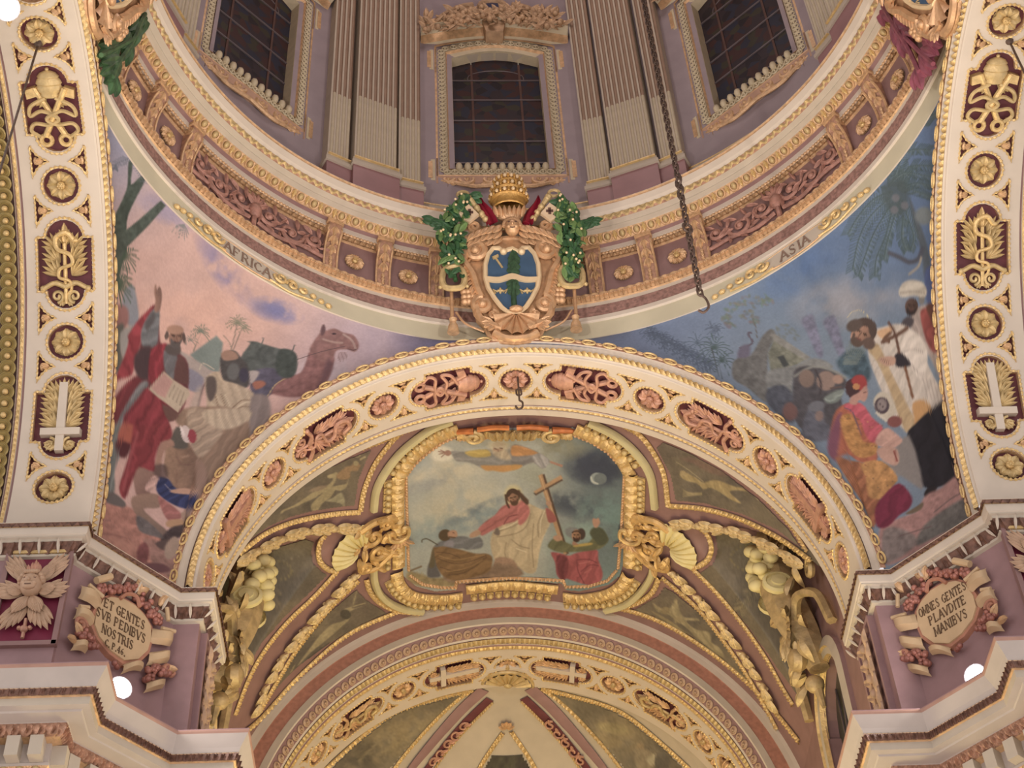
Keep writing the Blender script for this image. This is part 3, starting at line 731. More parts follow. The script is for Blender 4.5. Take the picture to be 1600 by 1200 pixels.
def pier(side, P):
    lo = group_at('trim_%d' % (5 if side < 0 else 6), Matrix.Identity(4)); structure(lo)
    up = group_at('trim_%d' % (7 if side < 0 else 8), Matrix.Identity(4)); structure(up)
    mb = MB(); sweep_poly(mb, P, UP); mb.build('upper_cornice', PIERM, up, smooth=False)
    mb = MB(); sweep_poly(mb, P, LOW); mb.build('entablature', [GREYC]+PIERM[1:], lo, smooth=False)
    wall = MB(); sweep_poly(wall, P, [(-.15, 0, 0), (-.15, 12.84, 0)])
    structure(wall.build('wall_%s_pier' % ('left' if side < 0 else 'right'), [MAUVE], smooth=False))
    # gold line and darker plinth at the attic foot
    mb = MB(); sweep_poly(mb, P, [(-.148, 10.7, 1), (-.12, 10.7, 1), (-.12, 11.02, 1), (-.12, 11.03, 0), (-.125, 11.045, 0), (-.148, 11.05, 0)]); mb.build('attic_plinth', [GOLD2, MAUVE2], up, smooth=False)
    m1, m2, m3, m4, m5 = MB(), MB(), MB(), MB(), MB()
    for k in range(len(P.p)-1):
        f, L = P.seg(k), P.length(k)
        relief(m1, f, 0, 1, max(2, round(L/.19)), (-.130, 12.545), (-.062, 12.652), h_leaf, .045, 10, 6, 0, -1)
        relief(m1, f, 0, 1, max(2, round(L/.085)), (.004, 12.79), (.013, 12.842), h_tri, .02, 8, 4, 0, -1)
        relief(m3, f, 0, 1, max(2, round((L+.4)/.085)), (.432, 10.447), (.454, 10.508), h_leaf, .028, 8, 5, 0, -1)
        relief(m2, f, 0, 1, max(2, round((L+.3)/.12)), (.13, 10.235), (.19, 10.335), h_carve, .05, 10, 6, 0, -1)
        relief(m2, f, 0, 1, max(2, round(L/.10)), (-.07, 9.77), (-.07, 9.80), h_bead, .02, 6, 4, 0, -1)
        a, b = P.off(-.09)[k], P.off(-.09)[k+1]; n = max(1, round((b-a).length/.19)); tn = (b-a).normalized(); nn = Vector((tn.y, -tn.x))
        for i in range(n):
            c = a.lerp(b, (i+.0)/n+.5/n*0); link('tongue', TONGUE, up, frame((c.x+nn.x*.035, c.y+nn.y*.035, 12.60), (tn.x, tn.y, 0), (nn.x*.53, nn.y*.53, .85), (nn.x*.85, nn.y*.85, -.53)))
        # dentils and eggs: one part each
        nrm = Vector(((P.p[k+1]-P.p[k]).y, -(P.p[k+1]-P.p[k]).x)).normalized(); t = (P.p[k+1]-P.p[k]).normalized()
        a, b = P.off(.05)[k], P.off(.05)[k+1]; n = max(1, round((b-a).length/.21))
        for i in range(n):
            c = a.lerp(b, (i+.5)/n)
            link('dentil', DENT, lo, frame((c.x, c.y, 10.125), (t.x, t.y, 0), (0, 0, 1), (nrm.x, nrm.y, 0)))
        a, b = P.off(.02)[k], P.off(.02)[k+1]; n = max(1, round((b-a).length/.135))
        for i in range(n):
            c = a.lerp(b, (i+.5)/n)
            link('egg', EGG, lo, frame((c.x, c.y, 9.96), (t.x, t.y, 0), (nrm.x*.5, nrm.y*.5, .86), (nrm.x*.86, nrm.y*.86, -.5)))
    m1.build('leaf_carving', LEAFCUT, up)['kind'] = 'stuff'; m2.build('leaf_carving', COPPER, lo)['kind'] = 'stuff'; m3.build('leaf_carving', LEAFCUT, lo)['kind'] = 'stuff'
    return lo, up
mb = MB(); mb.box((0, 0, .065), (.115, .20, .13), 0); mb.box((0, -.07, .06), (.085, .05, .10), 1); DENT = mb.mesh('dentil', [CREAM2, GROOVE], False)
mb = MB(); mb.leaf((0, -.075, 0), (0, .075, .012), (1, 0, 0), (0, 0, 1), .035, .02, 0, 4); TONGUE = mb.mesh('tongue', CREAM)
pier(-1, PL); pier(1, PR)
# ---------------------------------------------------------------- pendentives
AZ1 = math.atan2(3.68, 4.48)
def edge_point(phi, rf=3.78):
    """lower edge of the pendentive at azimuth phi (0 = front, 90 deg = side)"""
    c, s = math.cos(phi), math.sin(phi)
    fx = 4.485*math.tan(phi) if phi < 1.4 else 99
    if fx <= rf:
        z = ZS+math.sqrt(max(0, rf**2-fx*fx)); return Vector((fx, 4.485, max(z, 12.84)))
    fy = 4.485/math.tan(phi)
    if fy <= 3.78:
        z = ZS+math.sqrt(max(0, 3.78**2-fy*fy)); return Vector((4.485, fy, max(z, 12.84)))
    # chamfer between the two arches
    a, b = Vector((rf, 4.485)), Vector((4.485, 3.78)); d = b-a
    # intersect direction (s, c)
    D = Vector((s, c)); den = D.x*(-d.y)+d.x*D.y
    t = (a.x*(-d.y)+d.x*a.y)/den
    return Vector((D.x*t, D.y*t, 12.84))
def pendentive_points(nu, nv, side):
    ph = np.linspace(0.004, PI/2-.004, nu); E = np.array([edge_point(p, 3.67 if side > 0 else 3.80) for p in ph])
    rb = np.hypot(E[:, 0], E[:, 1]); zb = E[:, 2]; u = np.linspace(0, 1, nv)[:, None]
    pad = np.pad(np.stack([rb, zb]), ((0, 0), (60, 60)), 'edge'); ker = np.exp(-np.linspace(-2.2, 2.2, 121)**2); ker /= ker.sum()
    rs, zs_ = (np.convolve(q, ker, 'valid') for q in pad)
    m_ = np.clip(u*2.2, 0, 1); m_ = m_*m_*(3-2*m_); rb = rb[None]*(1-m_)+rs[None]*m_; zb = zb[None]*(1-m_)+zs_[None]*m_
    k = .86; w = (np.sqrt(1-(k*u)**2)-math.sqrt(1-k*k))/(1-math.sqrt(1-k*k))
    zt = 16.885; r = 4.705+(rb-4.705)*w; z = zb+(zt-zb)*u
    return np.stack([side*r*np.sin(ph)[None], r*np.cos(ph)[None]+0*r, z], -1)
# ---------------------------------------------------------------- choir vault
RV = 3.80
CAPY = 7.25
def cap_x(y):
    """plan of the lunette groin: how far out it lies at depth y"""
    d = y-CAPY; e = 1.30 if d < 0 else 1.05
    q = min(1.5, abs(d)/e)
    return 2.42+1.20*max(0, (q-.12)/.88)**1.15 if q > .12 else 2.42-.04*(1-(q/.12)**2)
def vault_z(x, y):
    x = abs(x-CXC); zb = ZS+math.sqrt(max(0.0, RV*RV-x*x)); g = cap_x(y)
    if x > g and g < RV: return max(zb, ZS+math.sqrt(RV*RV-g*g))
    return zb
def vault_pt(x, y, off=0.0):
    """point on the barrel, off metres below it"""
    q = x-CXC; r = RV-off
    a = math.asin(max(-1, min(1, q/RV)))
    return Vector((CXC+r*math.sin(a), y, ZS+r*math.cos(a)))
def on_vault(px, py, off=0.0): 
    p = on_cyl(px, py, RV-off, (CXC, ZS), 1); return p
choir = group_at('ceiling', Matrix.Identity(4)); structure(choir)
mb = MB(); xs = [CXC+RV*math.sin(a)*.985 for a in np.linspace(-PI/2, PI/2, 121)]
mb.grid([[(x, y, vault_z(x, y)) for x in xs] for y in np.linspace(5.5, 9.55, 82)], 0)
mb.build('vault', [MAUVE2], choir)
def side_wall(s, name):
    x = CXC+s*3.72; ys = np.linspace(5.46, 9.6, 60); mb = MB()
    wy0, wy1, wz = CAPY-.62, CAPY+.62, 13.2        # window opening, round-headed
    for a, b in zip(ys[:-1], ys[1:]):
        m = (a+b)/2
        if wy0 < m < wy1:
            h = wz+.62*math.sqrt(max(0, 1-((m-CAPY)/.62)**2))
            mb.add([(x, a, 0), (x, b, 0), (x, b, 11.2), (x, a, 11.2)], [(0, 1, 2, 3)])
            mb.add([(x, a, h), (x, b, h), (x, b, vault_z(x, b)+.1), (x, a, vault_z(x, a)+.1)], [(0, 1, 2, 3)])
        else: mb.add([(x, a, 0), (x, b, 0), (x, b, vault_z(x, b)+.1), (x, a, vault_z(x, a)+.1)], [(0, 1, 2, 3)])
    mb.add([(x, wy0, 11.2), (x+s*.3, wy0, 11.2), (x+s*.3, wy0, wz), (x, wy0, wz)], [(0, 1, 2, 3)]); mb.add([(x, wy1, 11.2), (x+s*.3, wy1, 11.2), (x+s*.3, wy1, wz), (x, wy1, wz)], [(0, 1, 2, 3)])
    rv = [(CAPY-.66, 11.2)]+[(CAPY-.66*math.cos(q), wz+.66*math.sin(q)) for q in np.linspace(0, PI, 25)]+[(CAPY+.66, 11.2)]; mb.grid([[(x-s*.01, y, z) for y, z in rv], [(x+s*.3, y, z) for y, z in rv]])
    structure(mb.build(name, [MAUVE2], smooth=False))
    g = group_at('window_%d' % (4 if s < 0 else 5), Matrix.Identity(4)); structure(g)
    def wpath(e): return [(x, CAPY-.62-e, 11.2)]+[(x, CAPY-(.62+e)*math.cos(q), wz+(.62+e)*math.sin(q)) for q in np.linspace(0, PI, 17)]+[(x, CAPY+.62+e, 11.2)]
    m = MB(); X = lambda P, dx: [(p[0]-s*dx, p[1], p[2]) for p in P]
    for e0, d0, e1, d1, mm in ((0, -.02, .02, .05, 1), (.02, .05, .10, .06, 0), (.10, .06, .12, .09, 1), (.12, .09, .24, .05, 0), (.24, .05, .26, 0, 2)):
        m.grid([X(wpath(e0), d0), X(wpath(e1), d1)], mm)
    m.build('window_frame', [CREAM2, GOLD2, MAUVE2], g, smooth=False)
    # panes between leads: upright lancets with curved bars
    for i in range(4):
        y0, y1 = CAPY-.68+i*.34, CAPY-.68+(i+1)*.34; m = MB()
        zt = lambda y: wz+.70+0*y
        yy = np.linspace(y0, y1, 5)
        m.grid([[(x+s*.16, y, 11.1) for y in yy], [(x+s*.16, y, zt(y)) for y in yy]], 0); m.build('pane', CGLASS, g)
    for i in range(1, 4):
        y = CAPY-.68+i*.34; m = MB(); m.tube([(x+s*.15, y, 11.2), (x+s*.15, y, wz+.62*math.sqrt(1-((y-CAPY)/.62)**2))], .014, 5); m.build('glazing_bar', LEAD, g)
    for q in (-1, 1):
        m = MB(); m.tube([(x+s*.15, CAPY+q*(.58-.5*t), 11.4+2.1*t**.7) for t in np.linspace(0, 1, 12)], .013, 5); m.build('glazing_bar', LEAD, g)
    return g
CGLASS = mat('dim_green_glass', (74, 76, 62), .3, var=.25, scale=5)
side_wall(-1, 'wall_choir_left'); side_wall(1, 'wall_choir_right')
# ---------------------------------------------------------------- chancel arch
chan = group_at('trim_9', Matrix.Translation((CXC, 0, ZS))); structure(chan)
us = np.linspace(-.06, PI+.06, 110)
mb = MB()
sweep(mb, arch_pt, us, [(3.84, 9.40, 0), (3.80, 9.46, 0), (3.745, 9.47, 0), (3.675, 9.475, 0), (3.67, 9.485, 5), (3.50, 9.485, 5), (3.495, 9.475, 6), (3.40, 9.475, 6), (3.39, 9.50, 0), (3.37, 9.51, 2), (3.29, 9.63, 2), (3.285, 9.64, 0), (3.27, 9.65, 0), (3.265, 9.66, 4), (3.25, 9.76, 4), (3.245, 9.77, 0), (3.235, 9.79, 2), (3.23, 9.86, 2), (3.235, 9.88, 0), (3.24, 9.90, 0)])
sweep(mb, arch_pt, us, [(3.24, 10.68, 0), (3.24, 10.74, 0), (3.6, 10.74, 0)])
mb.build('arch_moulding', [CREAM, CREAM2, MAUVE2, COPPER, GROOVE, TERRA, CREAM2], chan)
mb = MB()
relief(mb, arch_pt, 0, PI, 150, (3.262, 9.66), (3.25, 9.76), h_bead, .03, 6, 5, 0, 1)
relief(mb, arch_pt, 0, PI, 75, (3.232, 9.79), (3.228, 9.86), lambda p, t: ((np.abs(p-.25) < .20) | ((p > .55) & ((p*14) % 1 > .4)))*np.sin(PI*t), .02, 12, 4, 1, 1)
mb.build('bead_band', [PALEGOLD, GOLD2], chan)['kind'] = 'stuff'
MESH['soffC'] = soffit_mesh('coffered_soffit', 9.90, 10.68, 3.24, 10.29, -6, 6, .055, sc_=3.24/RA)
link('coffered_soffit', MESH['soffC'], chan)
coffers({'o': chan, 'emblems': {1: 'cross', 3: 'serpent', 5: 'keys'}}, 3.24, 10.29, list(range(-5, 6)), 'gold', 3.24/RA)
CD2 = MB(); CD2.lathe([(.062, 0), (.062, .010), (.050, .018), (.044, .010), (.034, .012), (.028, .02), (.02, .010), (.018, .03), (.001, .036)], 14)
CD2 = CD2.mesh('coin_disc', mat('pinkish_coin', (196, 166, 140), .5, .1, var=.12, scale=12))
for i in range(78):
    th = rad(6+i*168/77)
    n = Vector((-math.cos(th)*.83, -.56, -math.sin(th)*.83)); t = Vector((-math.sin(th), 0, math.cos(th)))
    t = t if i < 39 else -t
    link('coin_disc', CD2, chan, frame(Vector((3.325*math.cos(th), 9.565, 3.325*math.sin(th))), t, n.cross(t), n)@Matrix.Rotation(.18, 4, 'Y'))
# wall above/around the chancel arch is closed by the vault; jambs carry the arch down
mb = MB()
for s in (-1, 1): mb.box((CXC+s*3.55, 10.1, 6.5), (.62, 1.28, 13.1), 0)
structure(mb.build('wall_chancel_jambs', [MAUVE2], smooth=False))
# ---------------------------------------------------------------- apse
RAP = 3.32; AO = Vector((CXC, 10.74, ZS))
mb = MB()
mb.grid([[AO+Vector((RAP*math.cos(a), RAP*math.sin(a)*math.cos(e), RAP*math.sin(a)*math.sin(e))) for a in np.linspace(0, PI, 60)] for e in np.linspace(0, PI/2, 30)], 0)
structure(mb.build('ceiling_apse', [CREAM2]))
mb = MB(); mb.grid([[AO+Vector((RAP*math.cos(a), RAP*math.sin(a), z)) for a in np.linspace(0, PI, 60)] for z in (-13, 0)], 0)
structure(mb.build('wall_apse', [MAUVE2]))
def on_apse(px, py, off=0.0):
    d = ray(px, py); r = RAP-off; o = CAM-AO
    b = d.dot(o); a = d.dot(d); c = o.dot(o)-r*r; D = b*b-a*c
    return CAM+d*((-b+math.sqrt(max(0, D)))/a)
# ---------------------------------------------------------------- mouldings laid on the vaults
def surf_line(pts, fn, n=8):
    return [fn(*p) for p in [(q.x, q.y) for q in bez([(a, b, 0) for a, b in pts], n)]] if len(pts) > 2 else [fn(*pts[0]), fn(*pts[1])]
def strip(pts, fn, wid, hgt, name, m, par, n=8, carve=None, period=.12, side=None, smooth_pts=True):
    """flat or carved moulding following measured points on a surface; fn(px,py,off)"""
    raw = [fn(*p) for p in pts]
    cur = bez(raw, n) if smooth_pts and len(raw) > 2 else [Vector(p) for p in raw]
    L = [0]
    for a, b in zip(cur[:-1], cur[1:]): L.append(L[-1]+(b-a).length)
    N = max(4, int(L[-1]/(period/8 if carve else .08)))
    pos = []; k = 0
    for i in range(N+1):
        x = L[-1]*i/N
        while k < len(L)-2 and L[k+1] < x: k += 1
        pos.append(cur[k].lerp(cur[k+1], (x-L[k])/max(1e-6, L[k+1]-L[k])))
    c = AO if fn is on_apse else None
    rows = []
    T = [-.5, -.5, -.3, -.1, .1, .3, .5, .5] if carve else [-.5, -.5, -.3, .3, .5, .5]
    for i, p in enumerate(pos):
        t = (pos[min(i+1, N)]-pos[max(i-1, 0)]).normalized()
        nn = ((AO-p) if c is not None else Vector((CXC-p.x, 0, ZS-p.z))).normalized()
        sd = t.cross(nn).normalized(); row = []
        for j, q in enumerate(T):
            if j in (0, len(T)-1): h = 0
            elif carve: h = hgt*.35+hgt*float(carve(np.array((L[-1]*i/N/period) % 1), np.array(q+.5)))
            else: h = hgt*(.6 if j in (1, len(T)-2) else 1)
            row.append(p+sd*(q*wid)+nn*h)
        rows.append(row)
    mb = MB(); mb.grid(rows, 0)
    return mb.build(name, m, par)
# ---------------------------------------------------------------- wall painting
# The murals are flat paint: outlines measured in the photograph are transferred to the wall points and stored as vertex colours.
def _hash2(ix, iy, seed):
    h = (ix*374761393+iy*668265263+seed*974711) & 0xffffffff; h = ((h ^ (h >> 13))*1274126177) & 0xffffffff
    return ((h ^ (h >> 16)) & 0xffff)/65535.0
def vnoise(x, y, seed=0):
    ix, iy = np.floor(x).astype(np.int64), np.floor(y).astype(np.int64); fx, fy = x-ix, y-iy
    fx = fx*fx*(3-2*fx); fy = fy*fy*(3-2*fy)
    a, b, c, d = _hash2(ix, iy, seed), _hash2(ix+1, iy, seed), _hash2(ix, iy+1, seed), _hash2(ix+1, iy+1, seed)
    return (a*(1-fx)+b*fx)*(1-fy)+(c*(1-fx)+d*fx)*fy
def fbm(x, y, seed=0, o=4): return sum(vnoise(x*2**i, y*2**i, seed+i)*.5**(i+1) for i in range(o))/(1-.5**o)
class Mural:
    def __init__(s, P, base):
        s.P = np.asarray(P, float); s.shape = s.P.shape[:2]
        s.xy = to_px(s.P.reshape(-1, 3)); s.c = np.tile(np.array(base, float), (len(s.xy), 1)); s.o = (0, 0, 1)
    def at(s, x, y, k): s.o = (x, y, k); return s
    def T(s, pts): return np.array([(s.o[0]+p[0]/s.o[2], s.o[1]+p[1]/s.o[2]) for p in pts], float)
    def near(s, q, pad):
        lo, hi = q.min(0)-pad, q.max(0)+pad
        return np.nonzero((s.xy[:, 0] > lo[0]) & (s.xy[:, 0] < hi[0]) & (s.xy[:, 1] > lo[1]) & (s.xy[:, 1] < hi[1]))[0]
    def mix(s, i, a, col): s.c[i] = s.c[i]*(1-a[:, None])+np.asarray(col, float)*a[:, None]
    def segd(s, X, q, closed):
        best = np.full(len(X), 1e9); n = len(q)
        for k in range(n if closed else n-1):
            a, b = q[k], q[(k+1) % n]; d = b-a; L = max(d@d, 1e-9)
            t = np.clip(((X-a)@d)/L, 0, 1); best = np.minimum(best, ((X-a-t[:, None]*d)**2).sum(1))
        return np.sqrt(best)
    def smooth(s, q, closed):
        n = len(q); out = []
        for k in range(n if closed else n-1):
            p0, p1, p2, p3 = (q[(k-1) % n] if closed or k else q[k]), q[k], q[(k+1) % n], (q[(k+2) % n] if closed or k < n-2 else q[(k+1) % n])
            for t in (0, .33, .66): out.append(.5*(2*p1+(p2-p0)*t+(2*p0-5*p1+4*p2-p3)*t*t+(3*p1-p0-3*p2+p3)*t**3))
        if not closed: out.append(q[-1])
        return np.array(out)
    def poly(s, pts, col, soft=1.6, a=1.0, sm=True, col2=None, ang=90, folds=None, tex=0):
        q = s.T(pts); q = s.smooth(q, True) if sm else q
        i = s.near(q, soft*2)
        if not len(i): return s
        X = s.xy[i]; ins = np.zeros(len(X), bool); j = len(q)-1
        for k in range(len(q)):
            A, B = q[k], q[j]; cnd = (A[1] > X[:, 1]) != (B[1] > X[:, 1])
            with np.errstate(divide='ignore', invalid='ignore'): ins ^= cnd & (X[:, 0] < (B[0]-A[0])*(X[:, 1]-A[1])/(B[1]-A[1])+A[0])
            j = k
        d = s.segd(X, q, True)*np.where(ins, 1, -1); m = np.clip(.5+d/soft/1.6, 0, 1)*a
        C_ = np.tile(np.array(col, float), (len(X), 1))
        if col2 is not None:
            u = X@np.array([math.cos(rad(ang)), math.sin(rad(ang))]); lo, hi = u[ins].min() if ins.any() else 0, u[ins].max() if ins.any() else 1
            t = np.clip((u-lo)/max(hi-lo, 1e-6), 0, 1)[:, None]; C_ = C_*(1-t)+np.array(col2, float)*t
        if folds:
            fa, wl, amp = folds; amp *= .5; wl = max(wl*1.5, 13); u = X@np.array([math.cos(rad(fa)), math.sin(rad(fa))]); v = X@np.array([-math.sin(rad(fa)), math.cos(rad(fa))])
            ph = u/wl*2*PI+9*fbm(X[:, 0]/26, X[:, 1]/26, 5)+v*.03
            C_ = C_*(1+amp*np.sin(ph)+amp*.5*np.sin(ph*2.3+1))[:, None]
        if tex: C_ = C_*(1+tex*(fbm(X[:, 0]/6, X[:, 1]/6, 9)-.5))[:, None]
        s.c[i] = s.c[i]*(1-m[:, None])+C_*m[:, None]; return s
    def line(s, pts, w, col, soft=1.0, a=1.0, sm=True, taper=0):
        q = s.T(pts); q = s.smooth(q, False) if sm and len(q) > 2 else q; i = s.near(q, w+soft*2)
        if not len(i): return s
        X = s.xy[i]; d = s.segd(X, q, False); s.mix(i, np.clip(.5+(w/2-d)/soft, 0, 1)*a, col); return s
    def ell(s, c, rx, ry, col, rot=0, soft=1.2, a=1.0, col2=None):
        q = s.T([c])[0]; rx, ry = rx/s.o[2], ry/s.o[2]; i = s.near(np.array([q]), max(rx, ry)+soft*2)
        if not len(i): return s
        X = s.xy[i]-q; r = rad(rot); u = X[:, 0]*math.cos(r)+X[:, 1]*math.sin(r); v = -X[:, 0]*math.sin(r)+X[:, 1]*math.cos(r)
        d = np.sqrt((u/rx)**2+(v/ry)**2); m = np.clip(.5+(1-d)*min(rx, ry)/soft, 0, 1)*a
        if col2 is None: s.mix(i, m, col)
        else:
            t = np.clip(.5+.5*(u/rx), 0, 1)[:, None]; s.c[i] = s.c[i]*(1-m[:, None])+(np.array(col, float)*(1-t)+np.array(col2, float)*t)*m[:, None]
        return s
    def wash(s, fn):
        """fn(x, y) -> alpha array and colour"""
        a, col = fn(s.xy[:, 0], s.xy[:, 1]); s.c = s.c*(1-a[:, None])+np.asarray(col, float)*a[:, None]; return s
    def cloud(s, c, rx, ry, col, rot=0, a=.8, seed=1, fr=30):
        x, y = s.xy[:, 0]-c[0], s.xy[:, 1]-c[1]; r = rad(rot); u = (x*math.cos(r)+y*math.sin(r))/rx; v = (-x*math.sin(r)+y*math.cos(r))/ry
        m = np.clip(1-(u*u+v*v), 0, 1)*np.clip(fbm(s.xy[:, 0]/fr, s.xy[:, 1]/fr, seed)*3-.7, 0, 1)*a
        s.c = s.c*(1-m[:, None])+np.array(col, float)*m[:, None]; return s
    def face(s, c, r, rot=0, skin=(150, 112, 98), hair=(64, 50, 46), beard=None, hairtop=True, look=1):
        """small head: hair mass, face, brow shadow, eyes, nose, mouth, beard"""
        k = s.o[2]; R = r/k; q = s.T([c])[0]; o = s.o; s.o = (q[0], q[1], 1)
        cr, sr = math.cos(rad(rot)), math.sin(rad(rot)); L = lambda x, y: (R*(x*cr-y*sr), R*(x*sr+y*cr))
        if hairtop: s.ell(L(0, -.18), R*.92, R*1.0, hair, rot)
        s.ell(L(.08*look, .12), R*.70, R*.92, skin, rot, col2=tuple(v*.72 for v in skin))
        if beard: s.ell(L(.08*look, .80), R*.46, R*.34, beard, rot, 2).line([L(-.42+.1*look, .40), L(-.3+.1*look, .75)], R*.2, beard, 1.4).line([L(.5+.1*look, .40), L(.36+.1*look, .75)], R*.2, beard, 1.4)
        for e in (-.26, .26): s.ell(L(e+.10*look, .0), R*.17, R*.09, tuple(v*.42 for v in skin), rot, soft=.8)
        s.line([L(.14*look, -.02), L(.20*look, .28), L(.10*look, .32)], R*.10, tuple(v*.66 for v in skin), .8)
        s.line([L(-.08+.1*look, .52), L(.2+.1*look, .50)], R*.10, (110, 66, 60), .8)
        if hairtop: s.line([L(-.6, -.35), L(0, -.72), L(.6, -.32)], R*.3, hair, 1)
        s.o = o; return s
    def palm(s, c, n, L, col, a0=200, a1=520, w=1.2, droop=.4):
        q = s.T([c])[0]; o = s.o; s.o = (q[0], q[1], 1)
        for k in range(n):
            a = rad(a0+(a1-a0)*k/max(1, n-1)); l = L*(.8+.4*((k*7) % 5)/5)
            s.line([(0, 0), (l*.55*math.cos(a), l*.55*math.sin(a)-l*.04), (l*math.cos(a), l*math.sin(a)+l*droop*.5)], w, col, 1.0, .85)
        s.o = o; return s
    def frond(s, pts, L, col, a=.75, w=.9, n=26):
        q = s.smooth(s.T(pts), False); o = s.o; s.o = (0, 0, 1); s.line([tuple(p) for p in q], w*1.6, col, 1, a, False)
        for k in range(n):
            t = k/(n-1)*(len(q)-1.001); i = int(t); p = q[i]+(q[i+1]-q[i])*(t-i); d = q[i+1]-q[i]; d = d/max(1e-6, np.linalg.norm(d))
            for sg in (-1, 1):
                nrm = np.array([-d[1], d[0]])*sg; e = p+(nrm*.8+d*.7)*L*(1-.35*k/n); s.line([tuple(p), tuple(e)], w, col, .9, a, False)
        s.o = o; return s
    def finish(s, name, parent=None, gain=1.0, keep=None, grain=.05):
        x, y = s.xy[:, 0], s.xy[:, 1]
        g = 1+grain*(fbm(x/2.2, y/2.2, 31, 3)-.5)*2+grain*1.2*(fbm(x/24, y/24, 77)-.5)*2
        cc = s.c*g[:, None]*gain; mid = cc.mean(1, keepdims=True); c = np.clip(mid+(cc-mid)*.80, 0, 255)/255; lin = np.where(c <= .04045, c/12.92, ((c+.055)/1.055)**2.4)
        a, b = s.shape; idx = np.arange(a*b).reshape(a, b)
        F = np.stack([idx[:-1, :-1], idx[:-1, 1:], idx[1:, 1:], idx[1:, :-1]], -1).reshape(-1, 4)
        if keep is not None: F = F[keep(s.xy[F].mean(1))]
        used, inv = np.unique(F.reshape(-1), return_inverse=True); V = s.P.reshape(-1, 3)[used]; lin = lin[used]; F = inv.reshape(-1, 4)
        me = bpy.data.meshes.new(name); me.vertices.add(len(V)); me.vertices.foreach_set('co', V.astype(np.float32).ravel())
        me.loops.add(F.size); me.loops.foreach_set('vertex_index', F.astype(np.int32).ravel())
        me.polygons.add(len(F)); me.polygons.foreach_set('loop_start', (np.arange(len(F))*4).astype(np.int32)); me.update(calc_edges=True); me.validate()
        me.polygons.foreach_set('use_smooth', [True]*len(me.polygons))
        at = me.color_attributes.new('paint', 'FLOAT_COLOR', 'POINT'); at.data.foreach_set('color', np.concatenate([lin, np.ones((len(V), 1))], 1).astype(np.float32).ravel())
        me.materials.append(PAINT); return link(name, me, parent)
def paint_mat():
    m = bpy.data.materials.new('oil_paint_on_plaster'); m.use_nodes = True; nt = m.node_tree; b = nt.nodes['Principled BSDF']
    a = nt.nodes.new('ShaderNodeVertexColor'); a.layer_name = 'paint'; nt.links.new(a.outputs['Color'], b.inputs['Base Color'])
    b.inputs['Roughness'].default_value = .6; b.inputs['Specular IOR Level'].default_value = .25; return m
PAINT = paint_mat()
def inside(pts):
    q = np.array(pts, float)
    def f(X):
        ins = np.zeros(len(X), bool); j = len(q)-1
        for k in range(len(q)):
            A, B = q[k], q[j]; cnd = (A[1] > X[:, 1]) != (B[1] > X[:, 1])
            with np.errstate(divide='ignore', invalid='ignore'): ins ^= cnd & (X[:, 0] < (B[0]-A[0])*(X[:, 1]-A[1])/(B[1]-A[1])+A[0])
            j = k
        return ins
    return f
# ---------------------------------------------------------------- left pendentive: preaching apostle, kneeling men, camel
SK = (150, 112, 96); DK = (84, 64, 60)
M = Mural(pendentive_points(500, 400, -1), (196, 158, 148))
def sky(x, y):
    return np.clip((400-y)/170, 0, 1)*np.clip((310-x)/120, 0, 1)*.9, (138, 142, 168)
M.wash(sky).wash(lambda x, y: (np.clip((x-420)/160, 0, 1)*.75, (164, 150, 166))).wash(lambda x, y: (np.clip((x-600)/90, 0, 1)*.8, (88, 96, 146)))
M.cloud((350, 420), 80, 26, (138, 124, 156), 55, 1, 3, 22).cloud((430, 485), 50, 22, (112, 112, 158), 15, 1, 5, 18).cloud((260, 330), 60, 24, (150, 138, 164), 30, .9, 8, 20)
M.cloud((300, 500), 130, 70, (214, 166, 148), 0, .8, 11, 40).cloud((500, 590), 90, 40, (176, 164, 172), 0, .8, 12, 25)
M.at(150, 160, 3.75)
TR = (66, 78, 70)
M.poly([(95, 900), (100, 700), (160, 560), (185, 480), (190, 350), (215, 360), (205, 480), (265, 430), (290, 450), (215, 600), (180, 700), (180, 860), (140, 1000), (125, 1140), (100, 1140)], TR, tex=.5)
M.poly([(150, 770), (260, 680), (380, 575), (410, 605), (300, 730), (170, 860)], (72, 84, 76), tex=.5, sm=False)
M.frond([(190, 330), (120, 360), (110, 390)], 9, (96, 104, 118), .6).frond([(190, 310), (210, 330), (280, 470)], 8, (88, 98, 108), .5)
for c in ((160, 900), (120, 1060)): M.palm(c, 13, 24, (66, 86, 70), -60, 120, 1.6)
M.palm((515, 715), 9, 18, (112, 116, 116), 60, 170, 1.2)
M.at(150, 420, 5)
M.poly([(215, 200), (240, 150), (300, 145), (335, 430), (250, 440), (200, 320)], (132, 136, 146), 2.5)
M.poly([(150, 300), (200, 280), (250, 320), (250, 430), (190, 480), (150, 440)], (150, 104, 100), 3).poly([(150, 480), (220, 440), (200, 640), (220, 760), (140, 800)], (92, 92, 86), 3)
M.poly([(190, 500), (330, 430), (340, 520), (260, 560), (240, 660), (205, 680)], (150, 146, 142), 2.5)
M.palm((170, 140), 12, 26, (70, 92, 72), -70, 110, 1.6).palm((150, 20), 9, 24, (70, 88, 74), -40, 110, 1.6)
